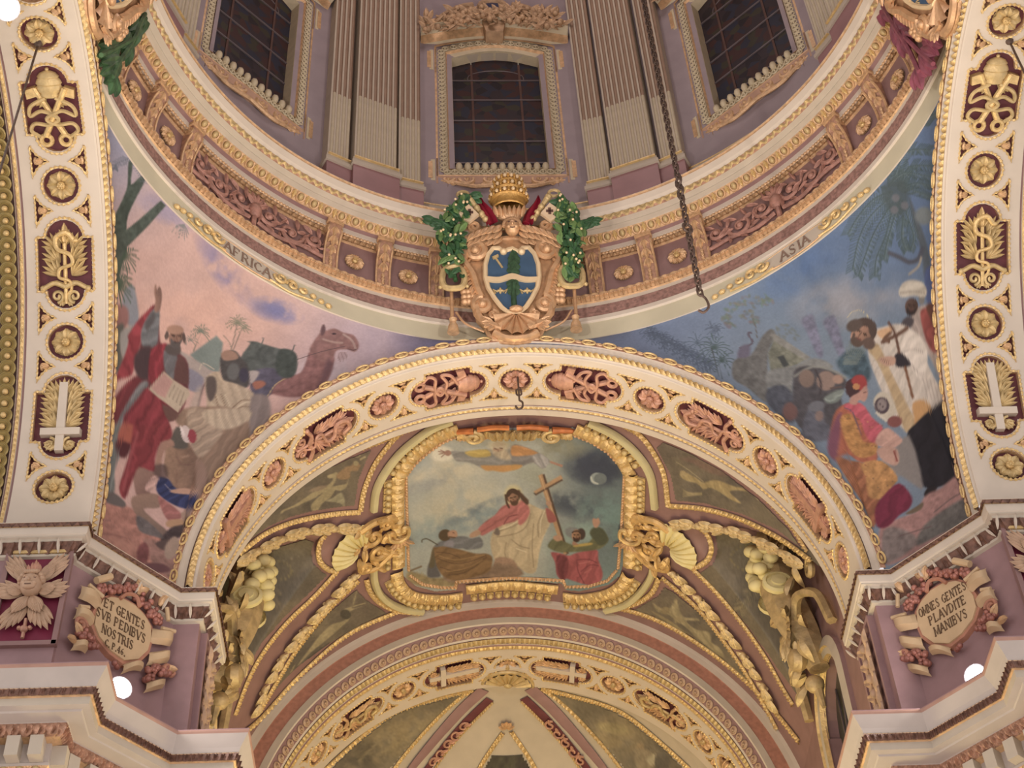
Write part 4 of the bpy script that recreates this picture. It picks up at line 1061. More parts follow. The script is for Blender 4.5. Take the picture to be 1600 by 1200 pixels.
# distant pyramid, palms, walls
M.at(280, 470, 5.333)
M.poly([(90, 450), (310, 290), (365, 350), (335, 600), (190, 570)], (116, 128, 124), 2.2, sm=False).poly([(0, 420), (150, 500), (300, 620), (240, 700), (60, 560)], (160, 146, 140), 2.5).poly([(60, 560), (200, 640), (170, 760), (60, 720)], (128, 124, 140), 2.5)
M.line([(170, 570), (200, 520), (290, 570)], 1.6, (178, 166, 150)).palm((180, 260), 13, 15, (110, 120, 106), 150, 400, 1.4).palm((95, 330), 9, 11, (126, 126, 116), 150, 400, 1.2)
M.line([(120, 420), (150, 330), (180, 260)], 1.4, (140, 126, 112)).line([(430, 430), (460, 300), (480, 200)], 2, (142, 124, 112)).line([(450, 430), (480, 330), (530, 230)], 1.6, (142, 124, 112)).line([(440, 430), (420, 350), (370, 290)], 1.4, (146, 128, 114))
M.palm((485, 190), 14, 17, (124, 124, 104), 150, 400, 1.4).palm((540, 230), 9, 11, (128, 126, 108), 150, 400, 1.2)
# camel with rider's bundle
CM = (134, 92, 90)
M.poly([(1290, 440), (1250, 640), (1170, 740), (1000, 800), (870, 800), (740, 790), (700, 1000), (620, 1100), (560, 1120), (600, 760), (720, 640), (900, 620), (1010, 600), (1060, 500), (1100, 420)], CM, 2, tex=.35, folds=(70, 16, .07))
M.poly([(1090, 430), (1120, 340), (1170, 270), (1200, 200), (1215, 250), (1290, 230), (1370, 265), (1450, 285), (1490, 340), (1495, 390), (1460, 425), (1400, 405), (1320, 410), (1290, 450), (1230, 520)], (138, 98, 94), 1.8, tex=.3)
M.poly([(1180, 240), (1205, 195), (1220, 245), (1190, 290)], (96, 68, 72)).line([(1200, 320), (1290, 345), (1360, 350)], 3.2, (164, 132, 122), 2).line([(1370, 280), (1440, 330), (1470, 400)], 3, (166, 138, 130), 2).line([(980, 490), (1180, 425), (1380, 380)], .9, (90, 70, 72)).ell((1290, 275), 18, 9, (70, 50, 54)).line([(1400, 400), (1450, 412), (1480, 400)], 1.1, (84, 60, 62))
for k in range(9): M.line([(1330+8*k, 430), (1325+9*k, 480+(k % 3)*14)], .8, (112, 84, 84), 1, .6)
M.poly([(1240, 480), (1280, 560), (1200, 700), (1130, 760), (1180, 640)], (98, 70, 76), 4, .8)
M.poly([(510, 480), (590, 360), (570, 340), (640, 340), (700, 360), (840, 400), (880, 400), (970, 440), (985, 540), (950, 620), (840, 640), (700, 600), (560, 580)], (82, 88, 86), 1.8, tex=.35, folds=(40, 20, .12)).line([(945, 440), (950, 400), (965, 370)], 2, (92, 94, 92)).line([(690, 360), (700, 310)], 2, (96, 98, 96))
M.poly([(600, 600), (780, 560), (860, 640), (800, 700), (740, 800), (610, 780)], (86, 82, 100), 2, tex=.4).poly([(610, 680), (690, 665), (720, 700), (640, 740)], (158, 98, 80), 2).poly([(585, 590), (665, 590), (640, 650), (595, 690)], (164, 152, 148), 1.6)
M.poly([(830, 420), (930, 410), (980, 470), (960, 620), (860, 640), (800, 560)], (66, 74, 70), 2.5, tex=.4)
M.line([(740, 790), (800, 700), (880, 650)], 1.6, (168, 142, 106))
# man bowing in pale cloth
M.poly([(340, 480), (400, 420), (470, 420), (520, 480), (570, 540), (585, 690), (520, 740), (420, 700), (360, 660)], (76, 72, 72), 1.8, tex=.3).poly([(350, 440), (400, 410), (470, 430), (490, 480), (410, 500), (365, 490)], (150, 116, 100), 1.6).ell((450, 590), 52, 70, (96, 96, 96), 10, 3).ell((540, 620), 40, 60, (64, 60, 76), 0, 3)
M.poly([(90, 1060), (150, 860), (190, 720), (260, 640), (300, 600), (220, 690), (170, 860), (130, 1060)], (106, 84, 84), 2)
M.poly([(215, 700), (240, 620), (330, 590), (370, 660), (470, 690), (620, 770), (620, 900), (580, 1060), (430, 1120), (300, 1060), (230, 1000), (230, 820)], (176, 156, 132), 2, folds=(-20, 9, .10))
M.poly([(230, 640), (300, 640), (310, 760), (260, 840), (225, 760)], (92, 80, 76), 2.2)
for pts in ([(440, 900), (520, 830), (600, 830)], [(440, 930), (530, 880), (600, 890)], [(440, 980), (520, 960), (590, 960)], [(450, 860), (450, 960), (430, 1040)], [(300, 780), (330, 900), (380, 1040)], [(350, 780), (390, 900), (410, 1030)]): M.line(pts, 1.5, (126, 100, 80), 1.6, .8)
for pts in ([(450, 915), (540, 850), (605, 850)], [(380, 780), (420, 880), (425, 1000)], [(440, 1000), (530, 985), (590, 990)]): M.line(pts, 2.2, (204, 184, 156), 1.6, .8)
M.poly([(600, 800), (740, 800), (760, 960), (690, 1080), (600, 1150), (500, 1200), (420, 1200), (440, 1110), (570, 1070)], (132, 118, 114), 3, folds=(10, 12, .08))
M.poly([(180, 1200), (220, 1000), (330, 1070), (450, 1110), (420, 1200)], (162, 136, 112), 2, folds=(60, 8, .12))
M.poly([(60, 1000), (120, 780), (190, 720), (130, 1060), (60, 1160)], (168, 152, 140), 4, .7)
# lower robe area of bowing man
M.at(150, 640, 4.444)
M.poly([(560, 0), (1000, 0), (1060, 240), (900, 420), (780, 580), (700, 400), (660, 200), (580, 120)], (136, 110, 92), 3, folds=(15, 12, .10)).poly([(640, 0), (760, 0), (880, 140), (820, 240), (740, 330), (680, 300), (640, 150)], (160, 138, 118), 2.5, folds=(50, 7, .14))
M.poly([(760, 0), (1060, 0), (1050, 80), (900, 140), (770, 90)], (178, 158, 134), 2.5, folds=(-10, 8, .12))
# ground
M.poly([(0, 760), (60, 640), (240, 680), (330, 760), (420, 860), (560, 1000), (600, 1200), (420, 1200), (200, 1060), (0, 900)], (172, 118, 104), 3, tex=.45).cloud((185, 850), 40, 20, (190, 134, 116), 20, 1, 4, 8).poly([(330, 900), (560, 960), (640, 1060), (560, 1180), (420, 1100)], (152, 112, 102), 3, tex=.4)
M.poly([(290, 960), (340, 920), (370, 980), (350, 1060), (290, 1050)], (124, 72, 72), 2, tex=.4).poly([(340, 1070), (460, 1070), (520, 1120), (420, 1130)], (110, 72, 76), 2).line([(30, 860), (120, 870), (240, 900)], 1.5, (142, 92, 86), 2, .7).line([(60, 770), (100, 770)], 2, (110, 80, 80), 2, .6)
# kneeling man
M.poly([(500, 190), (620, 200), (700, 330), (760, 420), (780, 560), (740, 600), (690, 580), (520, 570), (500, 480), (470, 420), (480, 300)], (150, 118, 96), 2, (1), True, (112, 86, 74), 0, tex=.25)
M.poly([(520, 190), (560, 120), (610, 150), (640, 260), (560, 270), (500, 230)], (88, 82, 76), 2.5)
M.ell((625, 170), 34, 62, (196, 176, 172), -12).ell((668, 185), 30, 48, (150, 60, 70), -8).ell((600, 150), 10, 40, (216, 200, 196), -20)
M.poly([(400, 480), (415, 340), (450, 230), (520, 205), (545, 250), (490, 270), (460, 340), (450, 460), (420, 500)], (156, 118, 102), 1.8)
M.poly([(700, 340), (760, 400), (765, 520), (720, 620), (650, 720), (620, 730), (610, 700), (690, 580), (690, 440)], (148, 118, 104), 1.8)
M.line([(560, 330), (600, 380), (680, 380)], 1.6, (116, 84, 74), 2, .7).line([(560, 420), (560, 540)], 1.6, (120, 88, 76), 2, .6).line([(600, 330), (640, 320)], 3, (174, 140, 116), 3, .6)
M.poly([(430, 470), (500, 480), (560, 550), (690, 580), (690, 660), (640, 690), (560, 670), (470, 620), (420, 560)], (48, 56, 98), 1.8, folds=(40, 9, .25)).line([(480, 520), (520, 560), (560, 560)], 1.6, (150, 138, 150), 1.5, .7).poly([(520, 560), (620, 545), (700, 570), (680, 590), (540, 580)], (184, 142, 120), 1.5)
M.poly([(255, 420), (300, 390), (370, 420), (430, 470), (370, 560), (390, 600), (290, 600), (265, 520)], (152, 118, 104), 1.8, col2=(124, 92, 84), ang=40).poly([(340, 540), (400, 460), (440, 480), (370, 570)], (184, 146, 136), 1.6, folds=(60, 5, .2))
M.poly([(245, 620), (300, 590), (430, 590), (440, 680), (330, 690), (420, 780), (500, 850), (470, 900), (340, 800), (260, 700)], (154, 122, 104), 1.8, col2=(116, 96, 88), ang=70)
M.poly([(430, 600), (480, 630), (560, 690), (600, 740), (560, 770), (500, 770), (450, 680)], (160, 100, 96), 1.8, folds=(60, 7, .12)).poly([(500, 770), (600, 760), (640, 790), (560, 820), (490, 810)], (178, 138, 104), 1.5)
M.poly([(520, 820), (600, 800), (660, 780), (640, 840), (560, 900), (480, 920), (450, 900)], (70, 58, 60), 2, tex=.4).poly([(280, 740), (340, 760), (420, 830), (470, 890), (400, 880), (300, 840)], (104, 96, 96), 2, tex=.4).poly([(410, 930), (500, 900), (540, 930), (480, 980)], (90, 72, 70), 2)
M.poly([(480, 950), (540, 880), (580, 920), (560, 1000), (510, 1040), (480, 1020)], (158, 134, 118), 1.8).poly([(590, 720), (640, 710), (650, 770), (610, 780)], (160, 132, 116), 1.5)
M.poly([(380, 400), (480, 380), (500, 470), (430, 470)], (74, 58, 58), 3, .7)
# apostle
M.at(150, 640, 4.444)
RED = (132, 52, 58)
M.poly([(100, 130), (160, 0), (260, 0), (240, 120), (180, 300), (130, 420), (130, 560), (70, 620), (85, 400)], (116, 120, 116), 2, folds=(15, 10, .16))
M.poly([(60, 600), (110, 570), (200, 640), (190, 680), (60, 640)], (100, 92, 90), 1.8)
M.poly([(240, 0), (440, 0), (520, 120), (520, 200), (450, 230), (410, 340), (400, 430), (300, 400), (250, 500), (200, 620), (160, 540), (210, 380), (240, 250), (150, 220)], RED, 2, folds=(15, 14, .18)).poly([(150, 200), (200, 60), (260, 40), (250, 180), (230, 240)], (170, 88, 72), 2.5).line([(290, 160), (240, 330), (190, 560)], 4, (160, 76, 80), 3, .8).poly([(130, 220), (240, 240), (210, 330), (160, 320)], (86, 40, 46), 2.5)
M.at(150, 420, 5)
M.poly([(430, 300), (480, 300), (500, 560), (540, 600), (700, 700), (725, 860), (700, 1050), (640, 1140), (560, 1200), (240, 1200), (250, 1000), (390, 860), (300, 780), (350, 580), (370, 400)], (104, 54, 58), 2, folds=(10, 18, .14))
M.poly([(150, 870), (230, 660), (255, 560), (250, 520), (330, 400), (400, 330), (450, 290), (420, 400), (360, 480), (350, 580), (310, 700), (280, 830), (200, 860)], (146, 56, 64), 2, folds=(-35, 16, .18))
M.poly([(355, 480), (400, 380), (445, 320), (495, 320), (490, 480), (470, 600), (380, 610), (355, 580)], (110, 112, 116), 2, folds=(60, 14, .18)).poly([(380, 430), (420, 370), (450, 340), (460, 400), (400, 480)], (86, 82, 84), 2.5)
M.poly([(455, 330), (465, 250), (455, 190), (460, 130), (470, 125), (475, 170), (490, 140), (505, 150), (515, 200), (510, 270), (495, 330)], SK, 1.5, col2=(124, 92, 82), ang=0)
for x in (474, 488, 500): M.line([(x, 150), (x-2, 205)], .9, (104, 76, 70), 1, .7)
M.poly([(140, 1200), (150, 1000), (300, 840), (390, 860), (330, 960), (230, 1080), (170, 1200)], (118, 50, 56), 2, folds=(30, 14, .16)).poly([(170, 1200), (250, 1040), (340, 900), (400, 880), (400, 930), (300, 1050), (220, 1200)], (112, 112, 114), 2, folds=(35, 9, .2)).poly([(210, 1200), (330, 1010), (400, 930), (520, 1000), (560, 1200)], (132, 50, 58), 2, folds=(20, 14, .2))
M.poly([(300, 680), (420, 600), (420, 800), (390, 870), (320, 830)], (74, 56, 60), 3).poly([(410, 850), (430, 640), (540, 580), (560, 640), (520, 800), (460, 900)], (138, 48, 58), 2, folds=(10, 12, .2))
M.poly([(530, 640), (600, 660), (640, 700), (610, 860), (540, 800)], (104, 102, 106), 2, folds=(20, 10, .12)).poly([(640, 690), (700, 720), (725, 880), (690, 900), (610, 860)], (96, 62, 60), 2)
M.poly([(540, 640), (560, 590), (650, 590), (660, 660), (600, 680)], (86, 76, 74), 2)
M.face((622, 525), 82, 6, SK, (112, 86, 76), (92, 84, 84), False, .5)
M.ell((620, 475), 66, 36, (166, 126, 106), 4).ell((552, 520), 16, 34, (96, 78, 72), 8).ell((688, 540), 12, 44, (86, 70, 66), -6).ell((624, 590), 34, 22, (86, 78, 76)).ell((640, 545), 20, 34, (160, 118, 98), 5, 2, .5).line([(590, 515), (612, 518)], 1.4, (70, 50, 46)).line([(640, 520), (662, 524)], 1.4, (70, 50, 46)).line([(628, 520), (634, 556)], 1.2, (112, 80, 68)).line([(612, 574), (650, 576)], 1.6, (66, 54, 54))
M.poly([(410, 940), (530, 800), (610, 870), (720, 940), (735, 980), (640, 1125), (560, 1060), (490, 1010)], (178, 160, 138), 1.5, sm=False).poly([(430, 930), (530, 815), (600, 880), (540, 1010), (480, 980)], (180, 136, 128), 1.8, sm=False)
for k in range(7): M.line([(600+16*k*.9, 900+12*k*.9), (570+14*k, 1000+11*k)], .8, (120, 104, 92), 1, .7, False)
M.poly([(520, 1060), (640, 1130), (620, 1180), (560, 1180)], (104, 72, 66), 2)
AFR = M.finish('pendentive_mural', gain=.97)
tag(AFR, 'large curved pendentive mural of a red-cloaked preacher, camel and kneeling men under pink sky', 'mural', 'pendentive murals')
# ---------------------------------------------------------------- right pendentive: priest baptising a child held by a kneeling woman
M = Mural(pendentive_points(500, 400, 1), (82, 104, 138))
M.wash(lambda x, y: (np.clip((y-380)/160, 0, 1)*.8, (112, 126, 138))).wash(lambda x, y: (np.clip((1180-x)/260, 0, 1)*.55, (92, 104, 146))).cloud((1330, 470), 110, 50, (136, 136, 142), -10, .9, 3, 40).cloud((1250, 420), 90, 40, (70, 98, 144), -30, .7, 6, 35)
M.at(1000, 440, 5)
for k in range(46):
    x, y = 60+((k*97) % 560), 360+((k*53) % 300); M.palm((x, y), 6, 13, (74, 86, 104), k*37, k*37+200, 1.0, .5)
M.palm((580, 520), 16, 26, (66, 84, 84), 120, 420, 1.3).palm((640, 620), 12, 22, (62, 78, 78), 130, 420, 1.3).palm((450, 480), 10, 22, (72, 86, 100), 120, 420, 1.1).line([(620, 740), (590, 620), (560, 520)], 1.6, (66, 74, 76)).line([(640, 760), (610, 640)], 1.2, (66, 74, 76)).line([(0, 410), (120, 400), (300, 480), (420, 600)], 1.0, (66, 74, 96), 1, .6)
rn = random.Random(5)
for c, r in (((720, 200), 60), ((820, 160), 70), ((920, 140), 70), ((1000, 160), 55), ((830, 260), 60), ((900, 300), 40), ((700, 340), 40), ((680, 280), 40)):
    for k in range(12): M.ell((c[0]+rn.uniform(-r, r), c[1]+rn.uniform(-r, r)*.6), rn.uniform(10, 24), rn.uniform(6, 13), (96+rn.randint(-14, 14), 104+rn.randint(-10, 10), 100+rn.randint(-8, 8)), rn.uniform(0, 90), 2, .7)
M.line([(915, 440), (900, 340), (870, 260)], 1.6, (92, 90, 88)).line([(780, 520), (850, 500), (880, 470), (855, 430), (845, 400), (870, 400)], 3, (86, 80, 92)).poly([(760, 560), (800, 500), (860, 500), (850, 600), (780, 640)], (92, 88, 104), 3)
for k in range(22): M.ell((1060+rn.uniform(-10, 190), 350+rn.uniform(-20, 110)), rn.uniform(10, 24), 8, (100, 108, 106), rn.uniform(0, 90), 2, .7)
HUT = (98, 100, 96)
M.poly([(720, 650), (760, 600), (860, 580), (960, 420), (1030, 370), (1060, 430), (1000, 560), (1000, 900), (960, 930), (840, 830), (730, 760)], (96, 96, 94), 2.2, tex=.4)
M.poly([(1000, 560), (1050, 440), (1310, 600), (1230, 650), (1020, 720)], (108, 110, 96), 2, tex=.45, sm=False).poly([(1020, 420), (1060, 410), (1330, 590), (1300, 620), (1040, 460)], (122, 122, 116), 2, sm=False, tex=.3).poly([(1075, 590), (1120, 575), (1165, 650), (1125, 675)], (62, 66, 66), 1.5, sm=False)
M.poly([(1000, 700), (1200, 660), (1330, 600), (1450, 620), (1500, 680), (1250, 680), (1200, 760), (1180, 900), (1100, 820), (1000, 830)], (114, 116, 114), 2.5, tex=.3)
for c in ((1330, 300), (1500, 310)): M.poly([(c[0]-70, c[1]), (c[0]-10, c[1]-40), (c[0]+30, c[1]-20), (c[0]+100, c[1]+250), (c[0]+60, c[1]+280), (c[0]-30, c[1]+90)], (104, 106, 128), 3, tex=.4)
M.poly([(1000, 840), (1120, 810), (1200, 900), (1220, 1060), (1160, 1100), (1000, 960)], (72, 76, 86), 2.5, tex=.4).ell((1170, 1000), 50, 60, (100, 78, 76), 10, 3)
# dark jungle behind
M.at(1230, 420, 4.2857)
M.poly([(330, 620), (430, 540), (520, 560), (560, 700), (520, 760), (400, 720)], (62, 82, 94), 4, tex=.5)
for k in range(9): M.frond([(380+k*10, 640), (400+k*14, 560), (420+k*18, 500)], 5, (104, 116, 112), .5, .9, 10)
# men praying with cloth over heads
M.poly([(40, 740), (60, 670), (170, 650), (330, 690), (400, 760), (360, 860), (380, 1000), (260, 1100), (80, 1060), (40, 900)], (72, 70, 74), 2.2, tex=.35).line([(50, 720), (170, 655), (300, 680), (390, 730)], 4, (128, 130, 122), 3, .8)
M.ell((130, 735), 52, 60, (118, 100, 90), -10, 3).ell((260, 750), 64, 66, (128, 108, 98), 0, 3).ell((340, 740), 36, 30, (150, 120, 104), 20, 3).line([(190, 680), (225, 760), (220, 840)], 3, (62, 56, 60), 2.5).poly([(250, 860), (340, 810), (380, 820), (340, 890), (270, 900)], (112, 122, 116), 2, folds=(60, 6, .2)).line([(290, 800), (360, 790)], 2.5, (88, 72, 68), 2)
M.poly([(130, 960), (180, 890), (240, 910), (250, 1020), (290, 1060), (260, 1150), (100, 1130)], (84, 86, 96), 2, tex=.4).ell((215, 985), 28, 36, (120, 102, 96), 10, 2).ell((195, 920), 56, 34, (98, 100, 106), -10, 2.5).ell((20, 960), 50, 56, (104, 76, 72), 0, 3)
# big palm at top right
M.at(1290, 160, 4.286)
PG = (62, 80, 84)
M.poly([(560, 640), (620, 780), (680, 960), (715, 1200), (665, 1180), (640, 1000), (590, 820)], (76, 86, 96), 2.5)
M.ell((660, 760), 60, 60, (104, 114, 118), 0, 6)
for p, L in (([(450, 600), (330, 640), (220, 760), (150, 880)], 16), ([(430, 640), (300, 760), (220, 920), (180, 1120)], 17), ([(440, 680), (330, 860), (270, 1010), (220, 1160)], 14), ([(450, 700), (400, 900), (340, 1040), (330, 1160)], 16), ([(500, 640), (420, 900), (390, 1050)], 12), ([(520, 680), (560, 800), (590, 900), (570, 980)], 12), ([(520, 760), (510, 900), (540, 990)], 12), ([(480, 580), (600, 540), (720, 560)], 13), ([(500, 560), (560, 430), (730, 430)], 15), ([(450, 520), (540, 330), (700, 320)], 15), ([(640, 160), (700, 90), (750, 80)], 12), ([(480, 560), (620, 600), (720, 640)], 10), ([(420, 560), (520, 470), (700, 500)], 14)):
    M.frond(p, L, PG, .8, 1.3, 30)
    M.frond([(a+8, b+6) for a, b in p], L*.6, (100, 118, 122), .35, .8, 22)
M.poly([(400, 540), (520, 520), (560, 640), (520, 760), (430, 720), (380, 640)], (64, 78, 82), 6, .8)
for c in ((470, 640), (530, 690), (460, 720)): M.ell(c, 26, 26, (92, 96, 104), 0, 3)
M.line([(430, 1010), (500, 1040), (560, 1070), (620, 1050), (650, 980)], 7, (72, 76, 88), 3).line([(560, 1150), (620, 1100), (640, 1040)], 3.5, (142, 136, 124), 2)
# turbaned man
M.at(1230, 420, 4.2857)
M.poly([(930, 0), (980, 0), (1000, 240), (940, 230), (920, 100)], (70, 84, 128), 2.5)
M.poly([(820, 380), (850, 280), (930, 240), (1000, 260), (1010, 560), (1040, 760), (960, 600), (880, 480)], (152, 138, 130), 2, folds=(-20, 9, .12)).poly([(890, 300), (930, 260), (990, 280), (1010, 520), (980, 560), (930, 480)], (134, 66, 62), 2, folds=(0, 10, .15)).poly([(930, 250), (990, 240), (1000, 420), (960, 340)], (94, 60, 50), 2)
M.face((835, 245), 62, 6, (92, 70, 62), (54, 44, 44), (48, 40, 40), False, -.4)
M.ell((900, 200), 20, 40, (110, 108, 106), 0).poly([(745, 160), (770, 100), (830, 75), (900, 90), (935, 140), (920, 190), (850, 180), (770, 190)], (168, 160, 146), 1.8, folds=(80, 6, .1)).ell((850, 110), 60, 22, (190, 184, 170), -8, 2.5, .7).line([(760, 165), (840, 150), (920, 165)], 1.5, (130, 122, 112), 1.5)
M.poly([(760, 380), (800, 320), (850, 340), (820, 400)], (70, 64, 68), 2)
# priest
M.ell((478, 352), 74, 74, (150, 152, 138), 0, 1.2, .25).line([(400, 330), (440, 285), (500, 280), (550, 330)], .8, (196, 178, 128), 1, .9)
M.poly([(560, 420), (640, 390), (760, 370), (860, 430), (930, 540), (935, 620), (980, 720), (1045, 870), (965, 945), (860, 1050), (800, 1090), (700, 980), (640, 840), (560, 640), (540, 520)], (178, 168, 156), 2, folds=(25, 11, .08))
M.poly([(540, 540), (600, 620), (680, 800), (790, 1090), (865, 1055), (800, 900), (700, 700), (640, 560), (600, 500)], (166, 142, 106), 2, folds=(30, 10, .08)).poly([(840, 900), (920, 880), (975, 960), (865, 1050), (850, 1000)], (178, 134, 84), 2)
M.poly([(800, 420), (880, 440), (935, 540), (935, 640), (900, 740), (830, 660), (790, 580), (760, 540)], (196, 186, 174), 2, folds=(40, 12, .08)).line([(770, 560), (850, 540), (910, 560)], 2, (142, 130, 122), 2, .7).line([(830, 640), (880, 700), (910, 700)], 2, (146, 134, 126), 2, .7)
M.poly([(715, 590), (760, 560), (830, 640), (770, 660), (730, 650)], (46, 42, 48), 1.6)
for k in range(5): M.line([(905+k*26, 720+10*k), (940+k*26, 860+14*k)], 1.4, (148, 136, 128), 1.5, .7)
M.poly([(600, 420), (690, 390), (700, 420), (640, 470)], (190, 150, 112), 2).line([(640, 490), (740, 440), (800, 400)], 6, (98, 70, 56), 2).line([(680, 360), (720, 430), (750, 560)], 4, (92, 64, 52), 2).line([(690, 430), (650, 470), (680, 490)], 5, (104, 74, 58), 2).line([(790, 660), (815, 760), (840, 860)], 4, (112, 74, 52), 2)
M.poly([(610, 610), (640, 590), (720, 590), (720, 640), (660, 650)], (168, 132, 112), 1.6).line([(640, 620), (690, 640)], 1, (120, 88, 76), 1).line([(630, 605), (690, 620)], 1, (120, 88, 76), 1)
M.face((505, 430), 92, 32, (166, 124, 102), (74, 60, 54), (84, 68, 60), True, -.6)
M.ell((450, 380), 56, 40, (82, 70, 64), -25, 3).ell((548, 500), 42, 40, (90, 72, 64), 30, 3)
# kneeling woman with the child
M.at(1270, 580, 4)
M.poly([(735, 240), (830, 190), (860, 400), (910, 640), (800, 720), (690, 720), (640, 560), (590, 400), (640, 330)], (34, 32, 38), 1.8, folds=(10, 18, .15)).poly([(695, 770), (720, 730), (775, 725), (750, 780), (710, 790)], (38, 32, 34), 1.6)
M.poly([(480, 560), (600, 400), (690, 720), (620, 700), (560, 660), (520, 640)], (122, 116, 112), 3).poly([(420, 980), (640, 880), (700, 780), (800, 730), (920, 660), (1010, 900), (700, 1100), (560, 1180), (440, 1200)], (152, 112, 106), 3, tex=.35).poly([(700, 960), (860, 840), (960, 800), (1010, 900), (760, 1040), (640, 1090)], (96, 92, 88), 3, tex=.4).poly([(440, 1000), (540, 980), (660, 1060), (520, 1180), (440, 1180)], (114, 102, 98), 3, tex=.4).line([(540, 1030), (640, 1000), (740, 970)], 1.5, (100, 80, 78), 2).line([(760, 880), (860, 800), (930, 760)], 1.5, (96, 80, 78), 2)
M.poly([(380, 180), (420, 130), (480, 150), (520, 240), (480, 300), (420, 290), (390, 240)], (176, 166, 148), 2).ell((432, 215), 46, 52, (74, 62, 68), 0, 2).ell((432, 210), 30, 38, (128, 116, 114), 0, 2).line([(415, 200), (440, 225)], 1.2, (70, 60, 62)).line([(400, 260), (460, 310)], 4, (186, 178, 162), 2)
M.poly([(130, 280), (200, 205), (300, 205), (380, 310), (440, 370), (400, 470), (400, 560), (300, 570), (220, 520), (150, 540), (100, 500)], (158, 88, 66), 2, folds=(20, 12, .12))
M.poly([(90, 480), (130, 320), (180, 260), (160, 480), (140, 560)], (118, 70, 86), 3)
M.poly([(190, 215), (300, 200), (370, 290), (440, 360), (380, 445), (330, 400), (290, 300)], (176, 78, 90), 2, folds=(35, 12, .14)).poly([(170, 300), (240, 270), (290, 380), (320, 440), (400, 460), (390, 520), (290, 540), (220, 470)], (168, 118, 66), 2, tex=.5)
M.poly([(140, 540), (240, 560), (320, 580), (360, 700), (420, 800), (380, 980), (320, 840), (230, 700)], (142, 88, 60), 2, folds=(20, 10, .2))
M.poly([(300, 580), (430, 560), (530, 660), (500, 720), (460, 770), (420, 800), (350, 780), (330, 660)], (170, 122, 72), 2, folds=(10, 14, .12), tex=.4)
M.poly([(440, 780), (540, 700), (620, 790), (600, 860), (540, 900), (470, 970), (400, 970), (390, 860)], (110, 38, 58), 2, folds=(20, 16, .12)).poly([(580, 890), (640, 850), (690, 820), (680, 860), (620, 890)], (104, 88, 70), 1.6)
rn = random.Random(9)
for k in range(60): M.ell((rn.choice([190, 250, 300, 340, 400, 460, 240, 380])+rn.uniform(-40, 40), rn.choice([330, 480, 500, 640, 700, 620])+rn.uniform(-40, 40)), 5, 5, rn.choice([(120, 66, 56), (196, 148, 84), (96, 74, 62)]), 0, 1, .55)
M.ell((250, 110), 46, 62, (66, 46, 48), -10).poly([(240, 60), (270, 25), (320, 30), (340, 80), (320, 130), (270, 100)], (150, 56, 56), 1.8).ell((272, 96), 22, 20, (176, 120, 76), 20).poly([(290, 130), (330, 90), (345, 140), (325, 190), (290, 180), (270, 210), (230, 200), (240, 160)], (164, 122, 108), 1.6).line([(318, 135), (335, 130)], 1.1, (80, 52, 50)).line([(200, 230), (250, 260), (300, 400)], 1.4, (84, 74, 90), 1.5, .8)
M.poly([(390, 440), (420, 380), (470, 355), (520, 390), (560, 430), (540, 460), (500, 480), (420, 470)], (178, 138, 124), 1.8, folds=(50, 10, .08)).poly([(400, 500), (440, 470), (520, 480), (540, 560), (510, 590), (440, 560)], (172, 134, 118), 1.8).ell((512, 315), 46, 36, (120, 70, 66), -8, 2).ell((470, 400), 34, 30, (186, 146, 130), 20, 3, .7).line([(510, 500), (525, 560)], 3, (128, 60, 52), 2)
ASI = M.finish('pendentive_mural', gain=1.03)
tag(ASI, 'large curved pendentive mural of a white-robed priest and kneeling woman under blue palm sky', 'mural', 'pendentive murals')
# ---------------------------------------------------------------- vault painting with its gilded frame
def vault_grid(x0, x1, y0, y1, nx, ny, off=.012, cap=False):
    if cap: return np.array([[(x, y, vault_z(x, y)-off) for x in np.linspace(x0, x1, nx)] for y in np.linspace(y0, y1, ny)])
    xs = np.linspace(x0, x1, nx); r = RV-off
    return np.array([[(CXC+r*math.sin(math.asin((x-CXC)/RV)), y, ZS+r*math.cos(math.asin((x-CXC)/RV))) for x in xs] for y in np.linspace(y0, y1, ny)])
pic = group_at('framed_painting', Matrix.Translation((CXC, 7.5, ZS+RV-.05))); pic_inv = pic.matrix_world.inverted()
tag(pic, 'gilt framed vault painting of a robed man holding a tall wooden cross among clouds', 'painting')
M = Mural(vault_grid(-1.62, 1.55, 5.75, 9.25, 300, 250, .03), (150, 158, 156))
M.wash(lambda x, y: (np.clip((900-x)/220, 0, 1)*np.clip((800-y)/60, 0, 1)*.8, (166, 168, 160))).wash(lambda x, y: (np.clip((x-850)/70, 0, 1)*.9, (88, 104, 112))).wash(lambda x, y: (np.clip((y-850)/50, 0, 1)*np.clip((x-840)/40, 0, 1)*.7, (116, 142, 146)))
M.cloud((690, 740), 90, 30, (186, 180, 160), -10, .9, 2, 16).cloud((720, 790), 100, 40, (182, 178, 158), -15, .9, 3, 18).cloud((680, 830), 60, 30, (128, 146, 150), -10, .9, 4, 14).cloud((740, 800), 70, 10, (104, 120, 132), -25, .9, 5, 12).cloud((660, 760), 60, 12, (146, 152, 154), -20, .9, 6, 12).cloud((750, 810), 80, 16, (112, 134, 146), -20, .8, 14, 10).cloud((640, 720), 40, 30, (140, 152, 158), 0, .8, 15, 20)
M.cloud((930, 730), 60, 34, (54, 62, 82), 10, 1, 7, 16).cloud((930, 730), 52, 30, (58, 66, 86), 0, 1, 8, 30).cloud((900, 790), 70, 24, (66, 76, 92), 10, 1, 9, 14).cloud((950, 810), 60, 50, (104, 134, 136), 20, 1, 10, 14).cloud((900, 840), 60, 30, (128, 152, 148), -20, .9, 11, 14).cloud((880, 700), 60, 24, (128, 128, 108), -10, .8, 12, 20).cloud((840, 740), 50, 40, (138, 144, 130), 0, .7, 13, 20)
